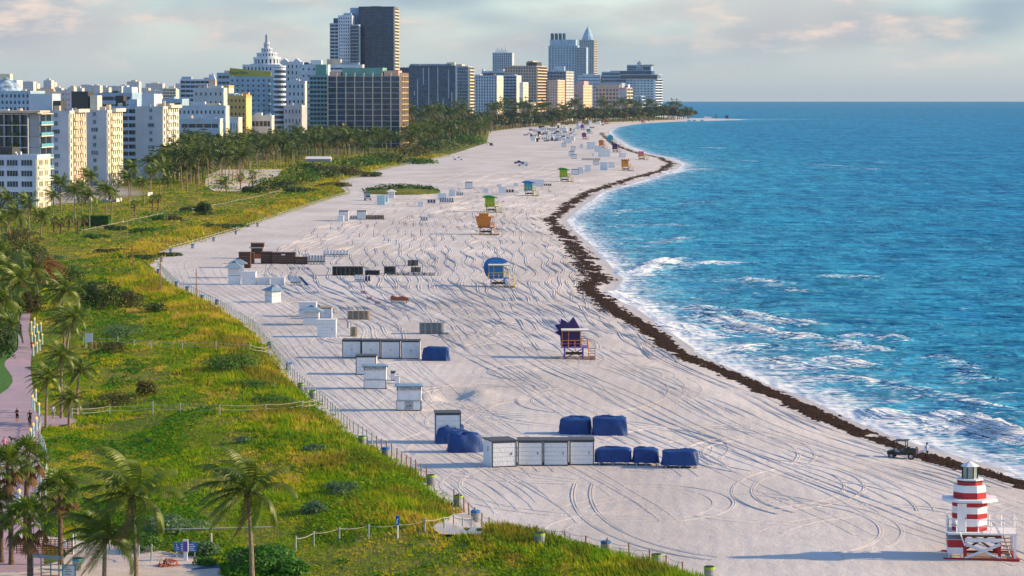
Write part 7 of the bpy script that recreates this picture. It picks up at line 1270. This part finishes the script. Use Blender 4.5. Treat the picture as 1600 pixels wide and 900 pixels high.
def human(px_, py_, label, top, bottom, shoes='charcoal', stride=.22, rz=0., sleeves=True, long_=False, h=1.72, arms='swing', seat=False, hat=None, lift=0., loc=None, hair='hair', group=None):
    x, y, z = G(px_, py_) if loc is None else loc; t = thing('person', label, 'person', (x, y, z + lift), rz, group); st = stride
    J = [(0, 0, .95, .125, None), (0, 0, 1.12, .125, 0), (0, -.01, 1.32, .145, 1), (0, 0, 1.46, .085, 2), (0, -.01, 1.55, .055, 3), (0, -.03, 1.64, .092, 4), (0, -.02, 1.74, .075, 5)]
    def add(*j): J.append(j); return len(J) - 1
    for s_ in (-1, 1):
        hp = add(s_ * .10, 0, .88, .095, 0)
        if seat: kn = add(s_ * .12, -.34 if s_ > 0 else -.28, .72 if s_ > 0 else .58, .068, hp); an = add(s_ * .12, -.20, .34 if s_ > 0 else .22, .045, kn); add(s_ * .12, -.36, .30 if s_ > 0 else .18, .04, an)
        else:
            kn = add(s_ * .10, -s_ * st * .7 - .03, .50, .068, hp); an = add(s_ * .10, -s_ * st * .9 + .05, .09, .043, kn); add(s_ * .10, -s_ * st * .9 - .13, .045, .04, an)
        sh = add(s_ * .19, 0, 1.40, .062, 3)
        if arms == 'swing': el = add(s_ * .25, s_ * st * .5 + .03, 1.13, .046, sh); wr = add(s_ * .26, s_ * st * .8 - .12, .92, .034, el); d_ = Vector((0, -.25, -.95)).normalized()
        elif arms == 'bent': el = add(s_ * .26, .05, 1.12, .046, sh); wr = add(s_ * .12, -.22, 1.16, .034, el); d_ = Vector((-s_ * .7, -.5, .2)).normalized()
        else: el = add(s_ * .26, -.22, 1.22, .046, sh); wr = add(s_ * .24, -.44, 1.10, .034, el); d_ = Vector((0, -.9, -.3)).normalized()
        w_ = Vector(J[wr][:3]); pm = add(*(w_ + d_ * .07), .036, wr); sd = Vector((1, 0, 0)) if abs(d_.x) < .5 else Vector((0, 0, 1))
        for k in range(4): f1 = add(*(w_ + d_ * .12 + sd * (.018 * (k - 1.5))), .011, pm); add(*(w_ + d_ * (.165 + .012 * (1.5 - abs(k - 1.4))) + sd * (.019 * (k - 1.5)) + Vector((0, -.012, 0))), .008, f1)
        th = add(*(w_ + d_ * .06 + sd * (-.042)), .011, pm); add(*(w_ + d_ * .10 + sd * (-.055)), .008, th)
    J = [(a, b, c * h / 1.8, r, p_) for a, b, c, r, p_ in J]; k_ = h / 1.8
    def cut(c):
        zz = c.z / k_; ax = abs(c.x)
        if zz > 1.70 or (zz > 1.60 and c.y > -.005): return 4 if zz > 1.585 else 0
        if zz > 1.49: return 0
        if zz > 1.0 and ax < .185 and c.y > -.2: return 1
        if zz > 1.0: return 1 if (sleeves and zz > 1.22) or long_ == 'all' else 0
        if ax > .215 or (ax > .17 and zz > .8 and c.y < -.1 and not seat): return 1 if long_ == 'all' else 0
        if zz > (.56 if not long_ else .10): return 2
        if zz < .105: return 3
        return 0
    link('body', body('body', J, cut, [P['skin'], top, bottom, P[shoes], P[hair]]), t)
    for s_ in (-1, 1): MB().cyl(s_ * .032, -.118, 1.655 * k_, 1.672 * k_, .011, .011, 6).build('eye', P['black'], t); MB().box(s_ * .098 - .012, s_ * .098 + .012, -.035, .01, 1.625 * k_, 1.685 * k_).build('ear', P['skin'], t)
    MB().add([(-.014, -.118, 1.615 * k_), (.014, -.118, 1.615 * k_), (0, -.118, 1.66 * k_), (0, -.146, 1.622 * k_)], [(0, 1, 3), (1, 2, 3), (2, 0, 3), (0, 2, 1)]).build('nose', P['skin'], t); MB().box(-.024, .024, -.121, -.108, 1.588 * k_, 1.597 * k_).build('mouth', P['rust'], t)
    if hat: MB().cyl(0, -.02, 1.72 * k_, 1.84 * k_, .108, .09, 12).cyl(0, -.07, 1.715 * k_, 1.735 * k_, .15, .15, 12).build('cap', P[hat], t)
    return t
CL = {k: mat('cloth_' + k, c, .9, .15, 4) for k, c in dict(sky=(.50, .58, .70), black=(.012, .012, .014), white=(.72, .72, .72), grey=(.20, .22, .26), red=(.50, .03, .03), pink=(.70, .20, .36), navy=(.015, .02, .05), maroon=(.20, .03, .03)).items()}
human(1448, 719, 'person in a pale blue long sleeved shirt and dark trousers standing behind the buggy', CL['sky'], CL['navy'], 'black', .10, .4, True, 'all', 1.80, 'swing', hat='navy')
x, y, z = G(1438, 716); t = tag(MB().add([(-.95, -.12, .25), (.85, .1, .85), (.95, .12, 1.0), (-.9, -.10, .62), (-.95, .02, .25), (.85, .24, .85), (.95, .26, 1.0), (-.9, .04, .62)], [(0, 1, 2, 3), (7, 6, 5, 4), (0, 4, 5, 1), (1, 5, 6, 2), (2, 6, 7, 3), (3, 7, 4, 0)]).build('white_board', P['white']), 'long white board carried between the buggy and the person', 'board'); t.location = (x, y, z)
human(27, 661, 'woman in a black top and shorts walking on the promenade', CL['black'], CL['black'], 'black', .20, .1, False, False, 1.70, 'bent'); human(83, 658, 'man in a white shirt and grey shorts standing between the palms', CL['white'], CL['grey'], 'offwhite', .10, -.2, True, False, 1.78, 'bent', lift=.05); human(7, 708, 'woman in a pink top walking the dog on the promenade', CL['pink'], CL['maroon'], 'offwhite', .18, .2, False, False, 1.66); human(50, 552, 'runner in red clothes on the promenade', CL['red'], CL['red'], 'offwhite', .28, .0, True, False, 1.76, 'bent', lift=.08); human(32, 523, 'person in dark clothes at the shaded promenade bend', CL['navy'], CL['black'], 'black', .18, 0, True, True, 1.74, lift=.08); human(44, 369, 'tiny figure in white at the end of the promenade', CL['white'], CL['grey'], 'black', .15, 0); human(192, 351, 'tiny figure in pink on the garden walk', CL['pink'], CL['white'], 'black', .15, .5); human(233, 342, 'tiny figure in dark clothes by the pavilion door', CL['navy'], CL['black'], 'black', .15, .5, True, True)
# cyclist
x, y, z = G(47, 668); rz_ = .35; bk = thing('bicycle', 'black bicycle ridden along the promenade', 'bicycle', (x, y, z + .1), rz_ + math.pi / 2)
for a in (-.52, .52):
    o = MB().torus((0, 0, 0), .31, .026, 'y', 20, 6).build('wheel', RUBBER, bk, True); o.location = (a, 0, .34); b = MB(); [b.bar((0, 0, 0), (.3 * math.cos(k * .785), 0, .3 * math.sin(k * .785)), .01) for k in range(8)]; b.build('spokes', METAL, o)['kind'] = 'stuff'
f = MB(); [f.bar(p_, q_, .045) for p_, q_ in (((-.52, 0, .34), (-.14, 0, .84)), ((-.14, 0, .84), (.0, 0, .34)), ((-.52, 0, .34), (0, 0, .34)), ((0, 0, .34), (.38, 0, .80)), ((-.14, 0, .80), (.38, 0, .84)), ((.52, 0, .34), (.36, 0, .98)))]; f.build('frame', BK, bk)['kind'] = 'stuff'; MB().box(-.30, -.02, -.08, .08, .86, .92).build('saddle', P['black'], bk); MB().bar((.34, -.28, 1.0), (.34, .28, 1.0), .04).build('handlebar', BK, bk); MB().cyl(0, 0, -.03, .03, .10, .10, 10, 0, Matrix.Translation((0, 0, .34)) @ Matrix.Rotation(math.pi / 2, 4, 'X')).build('chainring', METAL, bk)
cyc = human(47, 668, 'cyclist in black sitting upright on the bicycle', CL['black'], CL['black'], 'black', 0, rz_ + math.pi, True, False, 1.78, 'fwd', True, loc=(x + .14 * math.sin(rz_) * 0, y, z + .1 + .06))
# dog
x, y, z = G(21, 692); d = thing('dog', 'small black and tan dog on the promenade', 'dog', (x, y, z + .08), .5)
J = [(.20, 0, .36, .085, None), (0, 0, .36, .10, 0), (-.20, 0, .38, .115, 1), (-.32, 0, .46, .075, 2), (-.40, 0, .55, .075, 3), (-.50, 0, .53, .045, 4), (-.57, 0, .52, .03, 5)]
def add(*j): J.append(j); return len(J) - 1
for s_ in (-1, 1):
    a = add(-.22, s_ * .07, .24, .05, 2); b = add(-.21, s_ * .07, .12, .03, a); add(-.24, s_ * .07, .02, .03, b)
    a = add(.20, s_ * .07, .28, .065, 0); b = add(.15, s_ * .07, .19, .042, a); c = add(.25, s_ * .07, .11, .026, b); add(.20, s_ * .07, .02, .028, c); e = add(-.40, s_ * .05, .63, .022, 4); add(-.38, s_ * .07, .66, .012, e)
a = add(.30, 0, .42, .03, 0); add(.38, 0, .52, .018, a)
link('body', body('body', J, lambda c: 1 if (c.z < .14 or (c.x > .12 and c.z < .32)) else 0, [P['black'], P['wood']]), d)
# ---- haze: even pale air round everything
HZ = bpy.data.materials.new('haze_air'); HZ.use_nodes = True; n, l = HZ.node_tree.nodes, HZ.node_tree.links; n.remove(n['Principled BSDF']); pv = n.new('ShaderNodeVolumePrincipled'); pv.inputs['Color'].default_value = (.55, .78, 1.0, 1); pv.inputs['Density'].default_value = HAZE_D; pv.inputs['Anisotropy'].default_value = 0.0; l.new(pv.outputs[0], n['Material Output'].inputs['Volume'])
hb = MB().box(-14000, 14000, -2500, 13500, -6, 210).build('haze', HZ); hb['kind'] = 'stuff'; tag(hb, 'thin pale sea haze softening the distant towers', 'haze')
